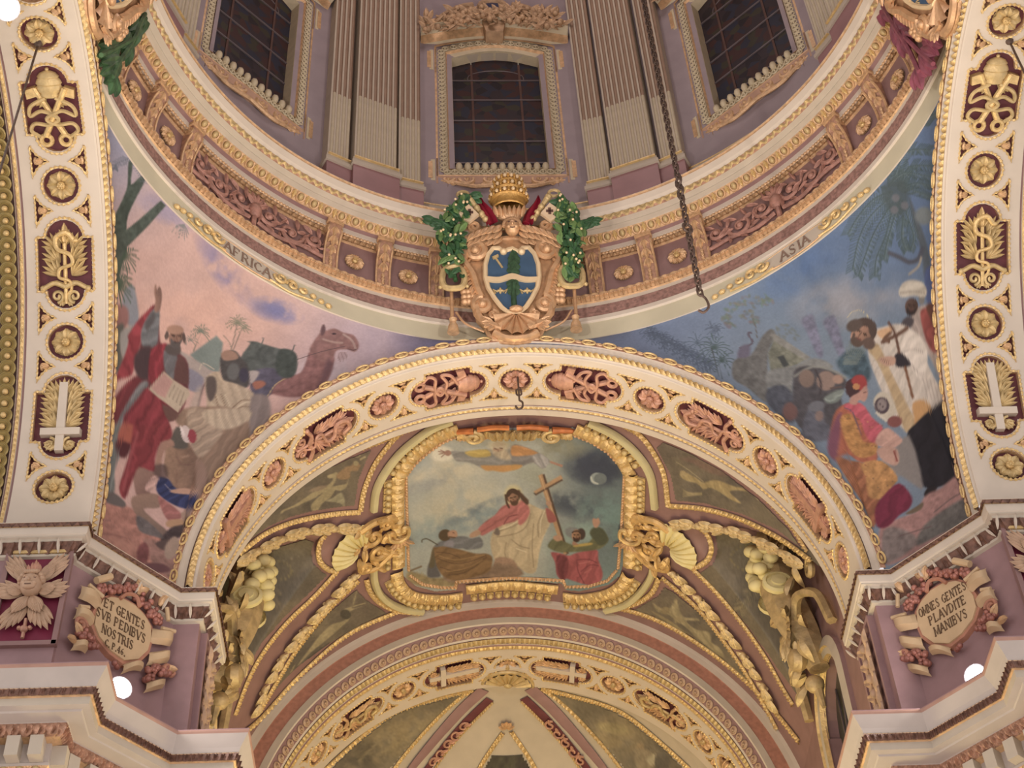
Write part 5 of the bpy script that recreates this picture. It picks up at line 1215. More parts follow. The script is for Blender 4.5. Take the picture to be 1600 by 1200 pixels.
M.ell((933, 748), 11, 9.5, (132, 146, 148), 0, 1.2).ell((938, 748), 10, 8.8, (100, 112, 118), 0, 1.6)
M.at(800, 660, 8.889).line([(1100, 760), (1120, 820), (1190, 850)], 2.2, (172, 180, 176), 1.6)
# figure flying above
M.at(630, 660, 8.889)
M.ell((540, 440), 160, 105, (204, 200, 184), 0, 5, .9)
M.poly([(660, 400), (860, 405), (1200, 370), (1600, 330), (1600, 600), (1200, 650), (1100, 640), (980, 580), (880, 550), (740, 540), (690, 470)], (128, 128, 128), 1.8, folds=(85, 9, .1)).poly([(860, 410), (1150, 375), (1220, 450), (1150, 480), (960, 480)], (176, 154, 86), 2, folds=(80, 5, .1)).poly([(1080, 600), (1300, 600), (1600, 590), (1600, 640), (1400, 690), (1250, 670), (1150, 670)], (184, 136, 82), 2)
for a in ((490, 405), (500, 440), (530, 480), (520, 385)): M.line([a, (600, 420), (660, 430)], 1.6, (140, 108, 96), 1.2, 1, False)
M.ell((620, 425), 45, 40, (150, 116, 104), 0, 1.5)
M.at(800, 660, 8.889)
M.poly([(0, 330), (150, 330), (300, 390), (380, 430), (520, 530), (420, 640), (300, 560), (100, 620), (0, 640)], (118, 116, 118), 1.8, folds=(70, 8, .12)).poly([(0, 330), (130, 330), (360, 425), (200, 460), (0, 460)], (178, 128, 82), 2, folds=(80, 6, .12)).poly([(0, 590), (140, 595), (100, 640), (0, 660)], (182, 138, 80), 2).poly([(280, 500), (380, 430), (520, 540), (425, 640)], (142, 142, 146), 1.6, folds=(-45, 4, .16)).line([(540, 550), (620, 580), (690, 600)], 3.4, (156, 118, 104), 1.5).line([(620, 585), (690, 620)], 1.4, (150, 112, 98), 1)
M.at(630, 660, 8.889)
M.ell((1330, 330), 150, 90, (196, 184, 150), 0, 6, .7).ell((1320, 370), 70, 80, (158, 128, 108), 0, 2).ell((1330, 320), 90, 50, (176, 162, 140), 0, 3).poly([(1240, 400), (1330, 400), (1420, 380), (1500, 500), (1400, 520), (1280, 470)], (170, 156, 134), 3, folds=(40, 5, .12)).line([(1270, 365), (1300, 370)], 1.2, (88, 66, 60)).line([(1340, 355), (1380, 360)], 1.2, (88, 66, 60)).line([(1315, 370), (1318, 400)], 1, (120, 88, 76))
# cross
M.at(800, 660, 8.889)
for dx, cc in ((30, (84, 66, 58)), (0, (168, 134, 100))): M.poly([(365+dx, 740), (420+dx, 715), (600+dx, 1300), (760+dx, 1820), (720+dx, 1840), (540+dx, 1300)], cc, 1.3, sm=False)
for dy, cc in ((26, (84, 66, 58)), (0, (170, 136, 104))): M.poly([(300, 960+dy), (680, 730+dy), (705, 780+dy), (330, 990+dy)], cc, 1.3, sm=False)
M.line([(390, 740), (560, 1240)], 1.2, (196, 164, 126), 1, .7, False)
# central robed man
M.at(800, 785, 8.889)
ROBE = (174, 160, 134)
M.poly([(-60, -30), (100, -20), (250, 20), (420, 100), (500, 90), (540, 260), (440, 480), (380, 700), (330, 960), (200, 980), (80, 900), (-130, 900), (-250, 780), (-300, 560), (-260, 400), (-180, 250)], ROBE, 1.8, folds=(12, 13, .09))
for pts in ([(-250, 420), (0, 340), (150, 240), (200, 100)], [(-200, 480), (60, 430), (200, 330), (260, 160)], [(0, 520), (100, 600), (240, 640)], [(420, 160), (360, 300), (370, 480)], [(300, 300), (280, 600), (300, 900)], [(-80, 560), (-100, 700), (-60, 860)]): M.line(pts, 1.5, (128, 116, 96), 1.8, .75)
for pts in ([(-240, 400), (0, 310), (140, 200)], [(450, 120), (400, 260), (390, 420)], [(60, 640), (200, 690)]): M.line(pts, 1.6, (206, 196, 168), 1.6, .75)
M.at(630, 785, 8.889)
M.poly([(1600, -20), (1480, 20), (1370, 60), (1270, 180), (1150, 260), (1040, 370), (1060, 430), (1100, 460), (1200, 410), (1330, 340), (1420, 300), (1600, 230)], (162, 96, 98), 1.8, folds=(50, 9, .14)).line([(1600, 170), (1470, 200), (1400, 300)], 1.6, (118, 62, 70), 1.6).poly([(1600, -20), (1700, 0), (1760, 120), (1700, 260), (1600, 300)], (166, 98, 100), 2, folds=(40, 8, .12))
M.poly([(930, 440), (1030, 380), (1080, 430), (1000, 480), (930, 490)], (164, 132, 112), 1.6).poly([(1260, 430), (1300, 350), (1340, 400), (1330, 460)], (110, 100, 96), 1.6)
M.ell((1530, -110), 120, 130, (196, 184, 132), 0, 7, .75)
M.at(630, 660, 8.889); M.face((1530, 1040), 105, -14, (160, 120, 100), (72, 54, 46), (82, 60, 50), True, -.5); M.line([(1420, 1010), (1440, 1120), (1470, 1180)], 3, (74, 54, 46), 2).line([(1600, 960), (1660, 1060), (1720, 1120)], 5, (76, 56, 48), 3).line([(1640, 1010), (1720, 1090)], 5, (82, 62, 52), 3)
M.at(800, 785, 8.889).poly([(470, 80), (560, 130), (620, 240), (560, 280), (500, 260)], (150, 84, 84), 1.6).ell((510, 15), 40, 34, (166, 130, 110), 0, 1.6)
M.poly([(-230, 780), (-20, 780), (80, 900), (-20, 1000), (-240, 1000)], (142, 116, 100), 2, tex=.3)
# kneeling man at left, brown mantle
M.at(630, 785, 8.889)
M.poly([(70, 960), (260, 1000), (400, 1040), (700, 1060), (760, 1160), (300, 1170), (60, 1100)], (134, 122, 92), 3, tex=.45).poly([(560, 1040), (1000, 1000), (1240, 880), (1350, 850), (1600, 900), (1600, 1040), (760, 1120)], (124, 104, 90), 3, tex=.3).line([(100, 950), (250, 890)], 2.5, (112, 96, 76), 2)
M.poly([(420, 620), (560, 600), (740, 640), (1000, 710), (1150, 710), (1235, 760), (1230, 880), (1160, 980), (900, 1060), (740, 1090), (560, 1030), (460, 900), (380, 860)], (120, 94, 66), 1.8, folds=(60, 12, .14))
for pts in ([(480, 780), (700, 850), (900, 830), (1150, 740)], [(520, 900), (760, 960), (980, 860), (1160, 760)], [(620, 1010), (840, 980), (1040, 860)], [(460, 690), (640, 710), (790, 770)]): M.line(pts, 1.3, (86, 66, 50), 1.4, .75)
for pts in ([(500, 740), (720, 800), (960, 760), (1130, 730)], [(600, 960), (860, 920), (1100, 800)]): M.line(pts, 1.3, (158, 126, 86), 1.4, .7)
M.poly([(350, 860), (430, 780), (470, 900), (520, 1010), (470, 1040), (340, 1030)], (88, 88, 94), 2).poly([(420, 640), (380, 780), (360, 900), (440, 880)], (92, 84, 66), 2)
M.poly([(430, 620), (520, 540), (700, 480), (850, 470), (950, 500), (1060, 480), (1110, 560), (1080, 630), (900, 660), (830, 640), (720, 640), (560, 610)], (104, 108, 116), 1.8, folds=(70, 10, .12)).poly([(560, 590), (620, 530), (700, 540), (690, 620)], (126, 126, 140), 2)
M.ell((580, 455), 90, 80, (82, 68, 52), -20, 2).poly([(620, 420), (680, 385), (740, 400), (750, 470), (690, 490), (630, 480)], (164, 128, 108), 1.6).line([(690, 420), (710, 425)], 1, (86, 60, 52)).line([(640, 480), (720, 490)], 2, (92, 70, 56), 1.5)
M.line([(260, 550), (265, 520), (320, 505), (380, 530), (480, 590)], 1.8, (84, 80, 70), 1.2)
for k in range(12): M.line([(110+k*16, 1060), (120+k*18, 960+(k % 4)*24)], 1, (150, 136, 96), 1, .7)
# kneeling man at right, green tunic and red mantle
M.at(800, 785, 8.889)
M.poly([(540, 700), (640, 700), (720, 720), (800, 740), (900, 700), (1170, 650), (1200, 800), (1260, 980), (1220, 1100), (1060, 1150), (760, 1060), (700, 1080), (620, 1000), (600, 840)], (152, 78, 86), 1.8, folds=(20, 12, .13)).poly([(620, 740), (770, 770), (780, 940), (720, 1090), (640, 1000)], (110, 54, 64), 2, folds=(10, 8, .14))
for pts in ([(900, 800), (1060, 790), (1180, 840)], [(960, 960), (1080, 870), (1200, 880)], [(900, 820), (920, 960), (1000, 1120)]): M.line(pts, 1.4, (108, 50, 62), 1.6, .8)
for pts in ([(940, 850), (1080, 820)], [(1010, 980), (1100, 920)]): M.line(pts, 1.6, (184, 106, 110), 1.6, .7)
M.poly([(500, 620), (540, 530), (620, 500), (760, 560), (860, 590), (1040, 570), (1120, 480), (1090, 420), (1160, 350), (1240, 360), (1330, 480), (1330, 540), (1230, 640), (1000, 680), (800, 690), (640, 690)], (98, 100, 74), 1.8, folds=(50, 11, .12)).poly([(1080, 430), (1130, 350), (1260, 370), (1330, 490), (1320, 560), (1220, 600), (1140, 520)], (74, 80, 64), 2)
M.poly([(870, 590), (1090, 560), (1100, 590), (880, 620)], (166, 144, 78), 1.6).ell((870, 430), 140, 80, (112, 118, 124), 18, 2.5).ell((960, 440), 60, 80, (66, 54, 52), 0, 2)
M.face((895, 450), 92, 0, (164, 124, 98), (70, 52, 46), (62, 46, 42), False, -.2); M.line([(840, 420), (860, 405), (920, 400), (950, 430)], 2, (62, 48, 44), 1.5)
M.poly([(1115, 260), (1130, 220), (1170, 230), (1200, 215), (1220, 260), (1215, 300), (1180, 350), (1140, 340)], (166, 128, 110), 1.5).poly([(570, 490), (620, 455), (690, 470), (690, 520), (620, 540)], (170, 132, 110), 1.6).poly([(850, 540), (890, 560), (920, 590), (840, 590)], (150, 112, 94), 1.5)
PICEDGE = [(628, 738), (640, 712), (662, 692), (690, 678), (712, 672), (800, 668), (895, 668), (925, 680), (955, 703), (982, 732), (984, 800), (974, 880), (968, 900), (950, 914), (905, 924), (884, 922), (878, 912), (800, 906), (716, 912), (712, 922), (680, 924), (650, 916), (630, 900), (626, 850), (627, 790)]
o = M.finish('canvas', gain=1.03, keep=inside(PICEDGE)); o.parent = pic; o.matrix_basis = pic_inv
# frame
def V(px, py, off=0.0): return on_vault(px, py, off)
def fstrip(pts, wid, hgt, name, m, **k):
    s = strip(pts, lambda a, b: V(a, b, k.get('lift', .02)), wid, hgt, name, m, None, carve=k.get('carve'), period=k.get('period', .12), n=6, smooth_pts=k.get('sm', True)); s.parent = k.get('par', pic); s.matrix_basis = k['par'].matrix_world.inverted() if 'par' in k else pic_inv; return s
def h_leaf2(p, t):
    x = np.abs(p-.5)*2; a = .5+.5*np.cos(x*PI*3+t*5); w = np.clip(1-x**2*(.6+.6*t), 0, 1)
    return np.clip(w*(.55+.45*a)*np.sin(PI*np.clip(t*1.05, 0, 1))**.5, 0, 1)
LEAFS = [[(716, 670), (687, 681), (665, 696), (644, 714), (624, 744)], [(622, 742), (621, 790), (622, 850), (622, 886)], [(619, 893), (622, 910), (634, 926), (655, 934), (690, 936), (722, 932)], [(728, 921), (796, 914), (872, 921)], [(880, 932), (910, 935), (950, 928), (972, 914), (983, 896)], [(984, 886), (985, 850), (986, 790), (986, 738)], [(985, 742), (963, 706), (935, 687), (898, 669)], [(895, 680), (850, 677), (800, 676), (712, 681)]]
BEADS = [[(714, 681), (692, 690), (668, 706), (648, 724), (636, 740)], [(634, 742), (635, 790), (637, 850), (638, 890)], [(640, 898), (660, 912), (690, 917), (712, 917), (713, 908), (796, 902), (880, 906), (884, 916), (920, 915), (950, 906), (964, 890)], [(966, 888), (971, 830), (976, 740)], [(974, 732), (950, 706), (925, 690), (895, 678)], [(895, 684), (850, 680), (800, 680), (716, 686)]]
DENTS = [[(704, 665), (683, 675), (662, 689), (644, 704), (623, 723), (609, 742)], [(606, 750), (604, 800)], [(604, 860), (604, 890)], [(606, 908), (614, 922), (630, 936), (650, 944), (680, 947), (722, 945)], [(734, 933), (796, 927), (862, 933)], [(880, 945), (920, 946), (956, 941), (982, 926), (996, 908)], [(997, 890), (999, 860)], [(1001, 800), (1002, 746)], [(998, 730), (969, 697), (940, 679), (912, 666)]]
CREAMS = [[(706, 656), (677, 667), (650, 685), (623, 708), (600, 738), (587, 765), (583, 796)], [(583, 880), (584, 904), (592, 926), (610, 942), (634, 951), (660, 954)], [(946, 952), (976, 944), (1000, 926), (1018, 900), (1022, 878)], [(1024, 792), (1017, 742), (995, 707), (962, 679), (920, 658)]]
for p in LEAFS: fstrip(p, .18 if p is not LEAFS[7] else .11, .07, 'leaf_band', GOLD2, carve=h_leaf2, period=.16)
for p in BEADS: fstrip(p, .045, .035, 'bead_border', GOLD, carve=h_bead, period=.055, sm=False)
for p in CREAMS: fstrip(p, .10, .07, 'outer_moulding', mat('pale_green_cream', (206, 196, 152), .55, var=.05)) if p is CREAMS[0] else fstrip(p, .10, .07, 'outer_moulding', bpy.data.materials['pale_green_cream'])
def along(pts, step, fn, sm=True):
    raw = [fn(*p) for p in pts]; cur = bez(raw, 8) if sm and len(raw) > 2 else raw; out = []; L = [0]
    for a, b in zip(cur[:-1], cur[1:]): L.append(L[-1]+(b-a).length)
    n = max(1, round(L[-1]/step)); k = 0
    for i in range(n):
        x = L[-1]*(i+.5)/n
        while k < len(L)-2 and L[k+1] < x: k += 1
        out.append((cur[k].lerp(cur[k+1], (x-L[k])/max(1e-6, L[k+1]-L[k])), (cur[k+1]-cur[k]).normalized()))
    return out
mb = MB(); mb.ball((0, 0, .03), (.042, .05, .045), 0, 8, 5); mb.box((0, .0, .0), (.09, .11, .03), 0); DENTB = mb.mesh('frame_block', mat('pale_gilt_block', (222, 196, 138), .42, .2, var=.12, scale=12))
for p in DENTS:
    for q, t in along(p, .115, lambda a, b: V(a, b, .02)):
        n = Vector((CXC-q.x, 0, ZS-q.z)).normalized(); link('frame_block', DENTB, pic, pic_inv@frame(q, t, n.cross(t), n))
# crest of the frame: fluted palmette between two volutes; C-scrolls on the sides
def vframe(px, py, off=.03):
    q = V(px, py, off); n = Vector((CXC-q.x, 0, ZS-q.z)).normalized(); y = Vector((0, -1, 0)); x = y.cross(n); return frame(q, x, y, n)
RUST = mat('rust_gilt_crest', (206, 128, 76), .45, .2, var=.15, scale=10)
mb = MB()
for k in range(7):
    x = -.27+.09*k; mb.leaf((x*.8, -.16, .05), (x*1.15, .12, .12), (1, 0, 0), (0, 0, 1), .10, .07, 1)
for s in (-1, 1):
    mb.tube([p+Vector((0, 0, .07)) for p in spiral((s*.50, -.06, 0), .13, .02, PI/2, s*1.5, 26)], .035, 7, 1)
    mb.tube(bez([(s*.50, .08, .07), (s*.75, .05, .06), (s*.95, -.06, .05), (s*1.08, -.16, .04)], 6), [.05-.0018*i for i in range(19)], 7, 0)
    mb.tube(bez([(s*.05, .13, .06), (s*.25, .15, .07), (s*.45, .11, .07)], 6), .04, 7, 0)
link('palmette_crest', mb.mesh('palmette_crest', [RUST, PALEGOLD]), pic, pic_inv@vframe(801, 673, .06)@Matrix.Diagonal((1, .85, 1, 1)))
for (px, py, s) in ((622, 828, 1), (985, 832, -1)):
    mb = MB(); mb.tube(bez([(-s*.16, .10, .08), (-s*.15, -.04, .10), (-s*.02, -.12, .10), (s*.10, -.06, .10), (s*.11, .08, .10), (s*.05, .11, .10), (s*.03, .05, .10)], 7), .028, 7, 0); mb.ball((s*.05, .07, .1), .035, 0, 8, 5)
    for k in range(5): mb.leaf((0, -.15, .03), (-.2+.1*k, -.30, .07), (1, 0, 0), (0, 0, 1), .09, .04, 1)
    link('side_volute', mb.mesh('side_volute', [GOLD2, GOLD]), pic, pic_inv@vframe(px, py))
# ---------------------------------------------------------------- shell cartouches beside the painting
def shell_cart(px, py, s, lab):
    g = group_at('shell_cartouche', vframe(px, py, .0)); tag(g, lab, 'ornament')
    sh = MB(); n = 9; P = []
    for k in range(n*4+1):
        a = PI/2+s*(-.35+ (k/(n*4))*(PI*.80)) ; f = (k % 4)/4; z = .05+.05*abs(math.sin(PI*k/4))
        P.append([(s*-.02+.05*math.cos(a), .05*math.sin(a), .08)]+[((r)*math.cos(a), (r)*math.sin(a)*.95, z*(.4+.9*math.sin(PI*min(1, r/.46)))+.03) for r in (.12, .22, .32, .41, .45)])
    sh.grid(P, 0); o = sh.build('shell', [mat('cream_shell', (226, 212, 156), .5, var=.05) if 'cream_shell' not in bpy.data.materials else bpy.data.materials['cream_shell']], g)
    mb = MB()
    for cx, cy, r, a0, t in ((.16, .14, .13, PI, 1.3), (.22, -.18, .15, 0, -1.4), (.02, -.36, .10, PI/2, 1.4), (.40, -.02, .10, PI, -1.2), (.38, .28, .12, 0, 1.3)):
        sp = spiral((s*cx, cy, .10), r, .02, a0 if s > 0 else PI-a0, t*s, 22); mb.tube(sp, [.05*(1-.6*i/22) for i in range(22)], 7, 0); mb.ball((s*cx, cy, .10), .04, 0, 8, 5)
    for k in range(16):
        a = k*2.4; r = .12+.022*k; x, y = s*(.22+r*math.cos(a)*.8), r*math.sin(a)
        mb.leaf((x, y, .05), (x+.17*math.cos(a+.9), y+.17*math.sin(a+.9), .15), (-math.sin(a+.9), math.cos(a+.9), 0), (0, 0, 1), .11, .06, 0, 5)
    mb.tube(bez([(-s*.02, .34, .08), (s*.18, .42, .1), (s*.38, .36, .1), (s*.48, .20, .08)], 6), .05, 7, 0); mb.tube(bez([(-s*.05, -.42, .08), (s*.15, -.46, .1), (s*.36, -.36, .1), (s*.48, -.26, .08)], 6), .045, 7, 0)
    mb.build('scrollwork', [mat('warm_gilt_scroll', (224, 186, 124), .4, .25, var=.16, scale=12, bump=.25)], g) if s > 0 else mb.build('scrollwork', [bpy.data.materials['warm_gilt_scroll']], g)
    return g
shell_cart(562, 852, 1, 'gilded scroll cartouche with a pale shell by the brown-mantled kneeling man of the vault painting')
shell_cart(1044, 850, -1, 'gilded scroll cartouche with a pale shell by the red-mantled kneeling man of the vault painting')
# ---------------------------------------------------------------- gilded outlines and leaf ribs of the vault
GL = {'arch_outline': [[(372, 862), (400, 808), (440, 772), (475, 746), (540, 710), (590, 692), (625, 677), (650, 668)], [(972, 662), (1012, 672), (1062, 692), (1130, 728), (1190, 772), (1235, 820), (1262, 862)]],
      'panel_outline': [[(641, 667), (626, 676), (609, 693), (585, 726), (569, 765), (563, 798)], [(562, 800), (530, 802), (490, 808), (450, 818), (410, 836), (372, 866)], [(975, 665), (1000, 680), (1020, 705), (1037, 740), (1044, 790)], [(1044, 790), (1100, 795), (1160, 812), (1220, 842), (1268, 876)],
        [(508, 836), (500, 846), (497, 862), (500, 878), (512, 889), (526, 893)], [(526, 893), (490, 932), (450, 970), (414, 1014), (388, 1060), (366, 1118)], [(1090, 822), (1106, 836), (1112, 856), (1106, 874), (1092, 884), (1080, 886)], [(1080, 886), (1120, 926), (1160, 974), (1196, 1026), (1222, 1072), (1240, 1102)],
        [(560, 907), (515, 950), (465, 1012), (435, 1060), (405, 1112)], [(572, 904), (578, 924), (594, 942), (620, 954), (655, 958)], [(1034, 902), (1090, 950), (1130, 1000), (1166, 1052), (1200, 1112), (1215, 1140)], [(1030, 902), (1020, 924), (1000, 940), (970, 950), (950, 952)],
        [(362, 1160), (407, 1122), (465, 1058), (540, 993), (615, 958), (650, 948)], [(950, 946), (1010, 962), (1060, 986), (1120, 1026), (1170, 1068), (1215, 1116), (1250, 1160)]]}
for nm, ls in GL.items():
    for p in ls: strip(p, lambda a, b: V(a, b, .012), .075 if nm == 'panel_outline' else .05, .035, nm, GOLD2, choir, n=6, carve=h_carve, period=.09)
mb = MB()
for a in (-.55, 0, .55): mb.leaf((math.sin(a)*.02, -.02, .02), (math.sin(a)*.13, .20*math.cos(a), .07), (math.cos(a), -math.sin(a), 0), (0, 0, 1), .11, .06, 0, 5)
mb.ball((0, .07, .06), (.03, .05, .03), 0, 8, 5); LEAF3 = mb.mesh('garland_leaf', mat('garland_gilding', (228, 202, 150), .4, .2, var=.18, scale=11, bump=.25))
mb = MB(); mb.ball((0, .05, .05), (.05, .07, .05), 0, 8, 5); mb.leaf((0, .0, .04), (0, .15, .08), (1, 0, 0), (0, 0, 1), .08, .04); mb.tube([(-.03, 0, .03), (.03, 0, .03)], .03, 6); BUD2 = mb.mesh('garland_bud', bpy.data.materials['garland_gilding'])
for p in ([(388, 1128), (412, 1070), (440, 1022), (475, 978), (520, 928), (552, 896)], [(1220, 1120), (1196, 1070), (1160, 1014), (1120, 962), (1082, 920), (1052, 892)], [(364, 882), (390, 864), (430, 842), (470, 829), (510, 823), (548, 824)], [(1262, 886), (1216, 856), (1160, 832), (1104, 820), (1060, 816)]):
    for i, (q, t) in enumerate(along(p, .16, lambda a, b: V(a, b, .015))):
        n = Vector((CXC-q.x, 0, ZS-q.z)).normalized(); me = BUD2 if i % 3 == 2 else LEAF3
        link(me.name, me, choir, frame(q, t.cross(n), t, n)@Matrix.Rotation(random.uniform(-.2, .2), 4, 'Z'))
# ---------------------------------------------------------------- grisaille panels
GR = (122, 112, 94); GRL = (160, 148, 114)
def grisaille(P, poly, lab, draw, gain=1.0):
    m = Mural(P, GR); m.cloud((poly[0][0], poly[0][1]), 90, 60, (104, 94, 84), 20, .8, 3, 20); c = np.mean(poly, 0); m.cloud(c, 90, 50, (98, 92, 84), -20, .9, 5, 22)
    draw(m); tag(m.finish('grisaille_panel', gain=gain, keep=inside(poly), grain=.10), lab, 'mural', 'grisaille panels of the choir vault')
def angelUL(m):
    m.at(440, 690, 10)
    m.poly([(730, 540), (800, 500), (870, 480), (860, 560), (830, 640), (800, 700), (900, 680), (1010, 660), (1040, 580), (1020, 700), (920, 770), (840, 760), (760, 880), (640, 960), (560, 1080), (480, 1080), (460, 1000), (520, 920), (640, 800), (520, 880), (380, 940), (240, 1010), (60, 1080), (0, 1130), (0, 1080), (180, 1000), (340, 900), (480, 800), (640, 720), (760, 650), (800, 580)], GRL, 1.4)
    m.poly([(800, 880), (920, 800), (980, 880), (980, 1010), (900, 960), (700, 930)], (154, 148, 120), 1.5, folds=(60, 5, .1)).poly([(430, 770), (560, 700), (720, 690), (560, 780)], (142, 126, 106), 1.6)
    m.poly([(860, 520), (1000, 400), (1100, 370), (1130, 320), (1200, 340), (1230, 380), (1180, 460), (1080, 470), (1060, 580), (900, 590)], (148, 122, 92), 1.5).ell((1160, 340), 40, 40, GRL).ell((1185, 215), 45, 35, GRL, 0, 1.5).ell((1185, 225), 22, 18, GR, 0, 1.5).line([(1230, 280), (1300, 240)], 3, GRL).ell((755, 545), 40, 30, (170, 156, 120))
grisaille(vault_grid(-3.5, -1.6, 5.60, 7.1, 130, 110), [(580, 703), (574, 716), (560, 750), (554, 790), (540, 791), (490, 798), (455, 807), (420, 822), (392, 842), (378, 852), (400, 816), (440, 778), (490, 744), (530, 724)], 'grisaille panel of a flying figure above the rib on the pink-skied mural side', angelUL)
def angelUR(m):
    m.at(1030, 690, 7.5)
    m.poly([(240, 400), (260, 350), (330, 370), (440, 430), (520, 480), (640, 450), (760, 480), (860, 520), (1000, 550), (1200, 600), (1000, 580), (880, 570), (830, 600), (960, 720), (860, 690), (720, 600), (600, 540), (520, 560), (440, 490), (320, 460)], (164, 146, 104), 1.4, folds=(-30, 6, .1)).ell((275, 375), 36, 36, (168, 150, 110))
    for k in range(8): m.line([(280, 560+12*k), (360+10*k, 600+4*k), (500, 600+3*k)], 1.1, (160, 146, 108), 1.2, .8)
    m.poly([(240, 200), (420, 200), (640, 290), (860, 380), (700, 400), (500, 320), (400, 260)], (130, 102, 92), 3, .7).line([(200, 240), (340, 330), (520, 470)], 1.2, GRL, 1.2).line([(1100, 600), (1160, 680)], 3, (146, 134, 108), 2)
grisaille(vault_grid(1.4, 3.35, 5.60, 7.2, 130, 110), [(1026, 700), (1048, 742), (1056, 782), (1100, 786), (1160, 803), (1215, 828), (1250, 855), (1232, 828), (1190, 785), (1130, 738), (1080, 710), (1036, 692)], 'grisaille panel of a flying figure above the rib on the blue-skied mural side', angelUR)
def angelLL(m):
    m.at(340, 900, 4).poly([(870, 90), (840, 200), (900, 190), (830, 220), (790, 280), (720, 300), (660, 350), (600, 420), (500, 560), (580, 480), (680, 400), (760, 330), (830, 260), (790, 210), (850, 180)], GRL, 1.4).ell((800, 240), 34, 30, (84, 80, 70), 30, 1.5).line([(850, 190), (920, 170)], 1.6, GRL).line([(480, 560), (460, 600)], 2, GRL).line([(700, 420), (560, 520), (500, 620)], 2, (84, 80, 74), 2)
grisaille(vault_grid(-3.5, -1.5, 8.1, 9.5, 120, 100), [(557, 922), (572, 938), (604, 958), (565, 975), (515, 1005), (465, 1042), (435, 1072), (412, 1104), (422, 1080), (440, 1052), (465, 1017), (515, 957)], 'grisaille panel of a reclining figure above the chancel arch, pink-skied mural side', angelLL)
def angelLR(m):
    m.at(960, 900, 5).poly([(300, 210), (360, 250), (430, 260), (480, 180), (500, 240), (540, 320), (640, 330), (660, 350), (560, 350), (640, 420), (740, 440), (760, 520), (820, 560), (860, 640), (740, 560), (640, 480), (560, 400), (470, 340), (420, 300), (340, 280)], GRL, 1.4, folds=(-40, 5, .12)).ell((400, 270), 36, 30, (146, 132, 100)).poly([(280, 270), (420, 340), (560, 440), (600, 470), (440, 380)], (146, 134, 100), 1.4)
    for k in range(9): m.ell((480+14*(k % 4), 330+14*(k//3)), 12, 10, (156, 142, 108), 0, 1.4)
grisaille(vault_grid(1.1, 3.5, 8.1, 9.6, 120, 100), [(1038, 918), (1028, 932), (992, 953), (1020, 962), (1080, 994), (1130, 1030), (1170, 1066), (1190, 1090), (1160, 1040), (1130, 1000), (1090, 956), (1050, 924)], 'grisaille panel of a reclining figure above the chancel arch, blue-skied mural side', angelLR)
def capdraw(s):
    def f(m):
        o = ((330, 780) if s < 0 else (960, 760)); m.at(o[0], o[1], 5)
        if s < 0:
            m.ell((560, 520), 170, 110, (108, 100, 84), -25, 3, .6).line([(340, 560), (700, 440)], .8, (140, 130, 108), 1, .8).frond([(340, 590), (460, 720), (580, 900)], 18, (132, 118, 94), .8, .9, 20)
            for k in range(22): m.ell((480+150*math.cos(k*.28), 560+80*math.sin(k*.28)), 12, 8, (136, 124, 88), k*30, 1.4, .8)
            m.poly([(170, 570), (300, 480), (420, 500), (380, 620), (260, 650)], (44, 36, 34), 6, .9)  # shadow behind the window crest, painted into the panel
        else:
            m.ell((1060, 560), 150, 110, (118, 110, 92), 15, 3, .6).line([(900, 530), (1200, 610)], .8, (140, 130, 108), 1, .8).frond([(1180, 740), (1060, 840), (980, 960)], 18, (158, 146, 112), .8, 1.0, 20)
            for k in range(22): m.ell((1060+150*math.cos(k*.28), 560+100*math.sin(k*.28)), 12, 8, (146, 132, 92), k*30, 1.4, .8)
            m.poly([(1200, 560), (1300, 500), (1480, 590), (1400, 700), (1280, 660)], (44, 36, 34), 6, .9)  # painted shadow around the crest top, as on the other side
    return f
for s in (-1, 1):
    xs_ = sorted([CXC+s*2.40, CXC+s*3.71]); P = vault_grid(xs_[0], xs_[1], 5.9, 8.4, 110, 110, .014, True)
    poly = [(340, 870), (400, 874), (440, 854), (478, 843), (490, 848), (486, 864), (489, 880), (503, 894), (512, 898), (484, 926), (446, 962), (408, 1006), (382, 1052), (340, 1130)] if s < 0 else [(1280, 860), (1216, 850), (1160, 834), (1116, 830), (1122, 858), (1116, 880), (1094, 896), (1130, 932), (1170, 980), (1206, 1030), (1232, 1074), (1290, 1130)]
    grisaille(P, poly, 'grisaille palm branch panel in the choir vault lunette on the %s mural side' % ('pink-skied' if s < 0 else 'blue-skied'), capdraw(s))
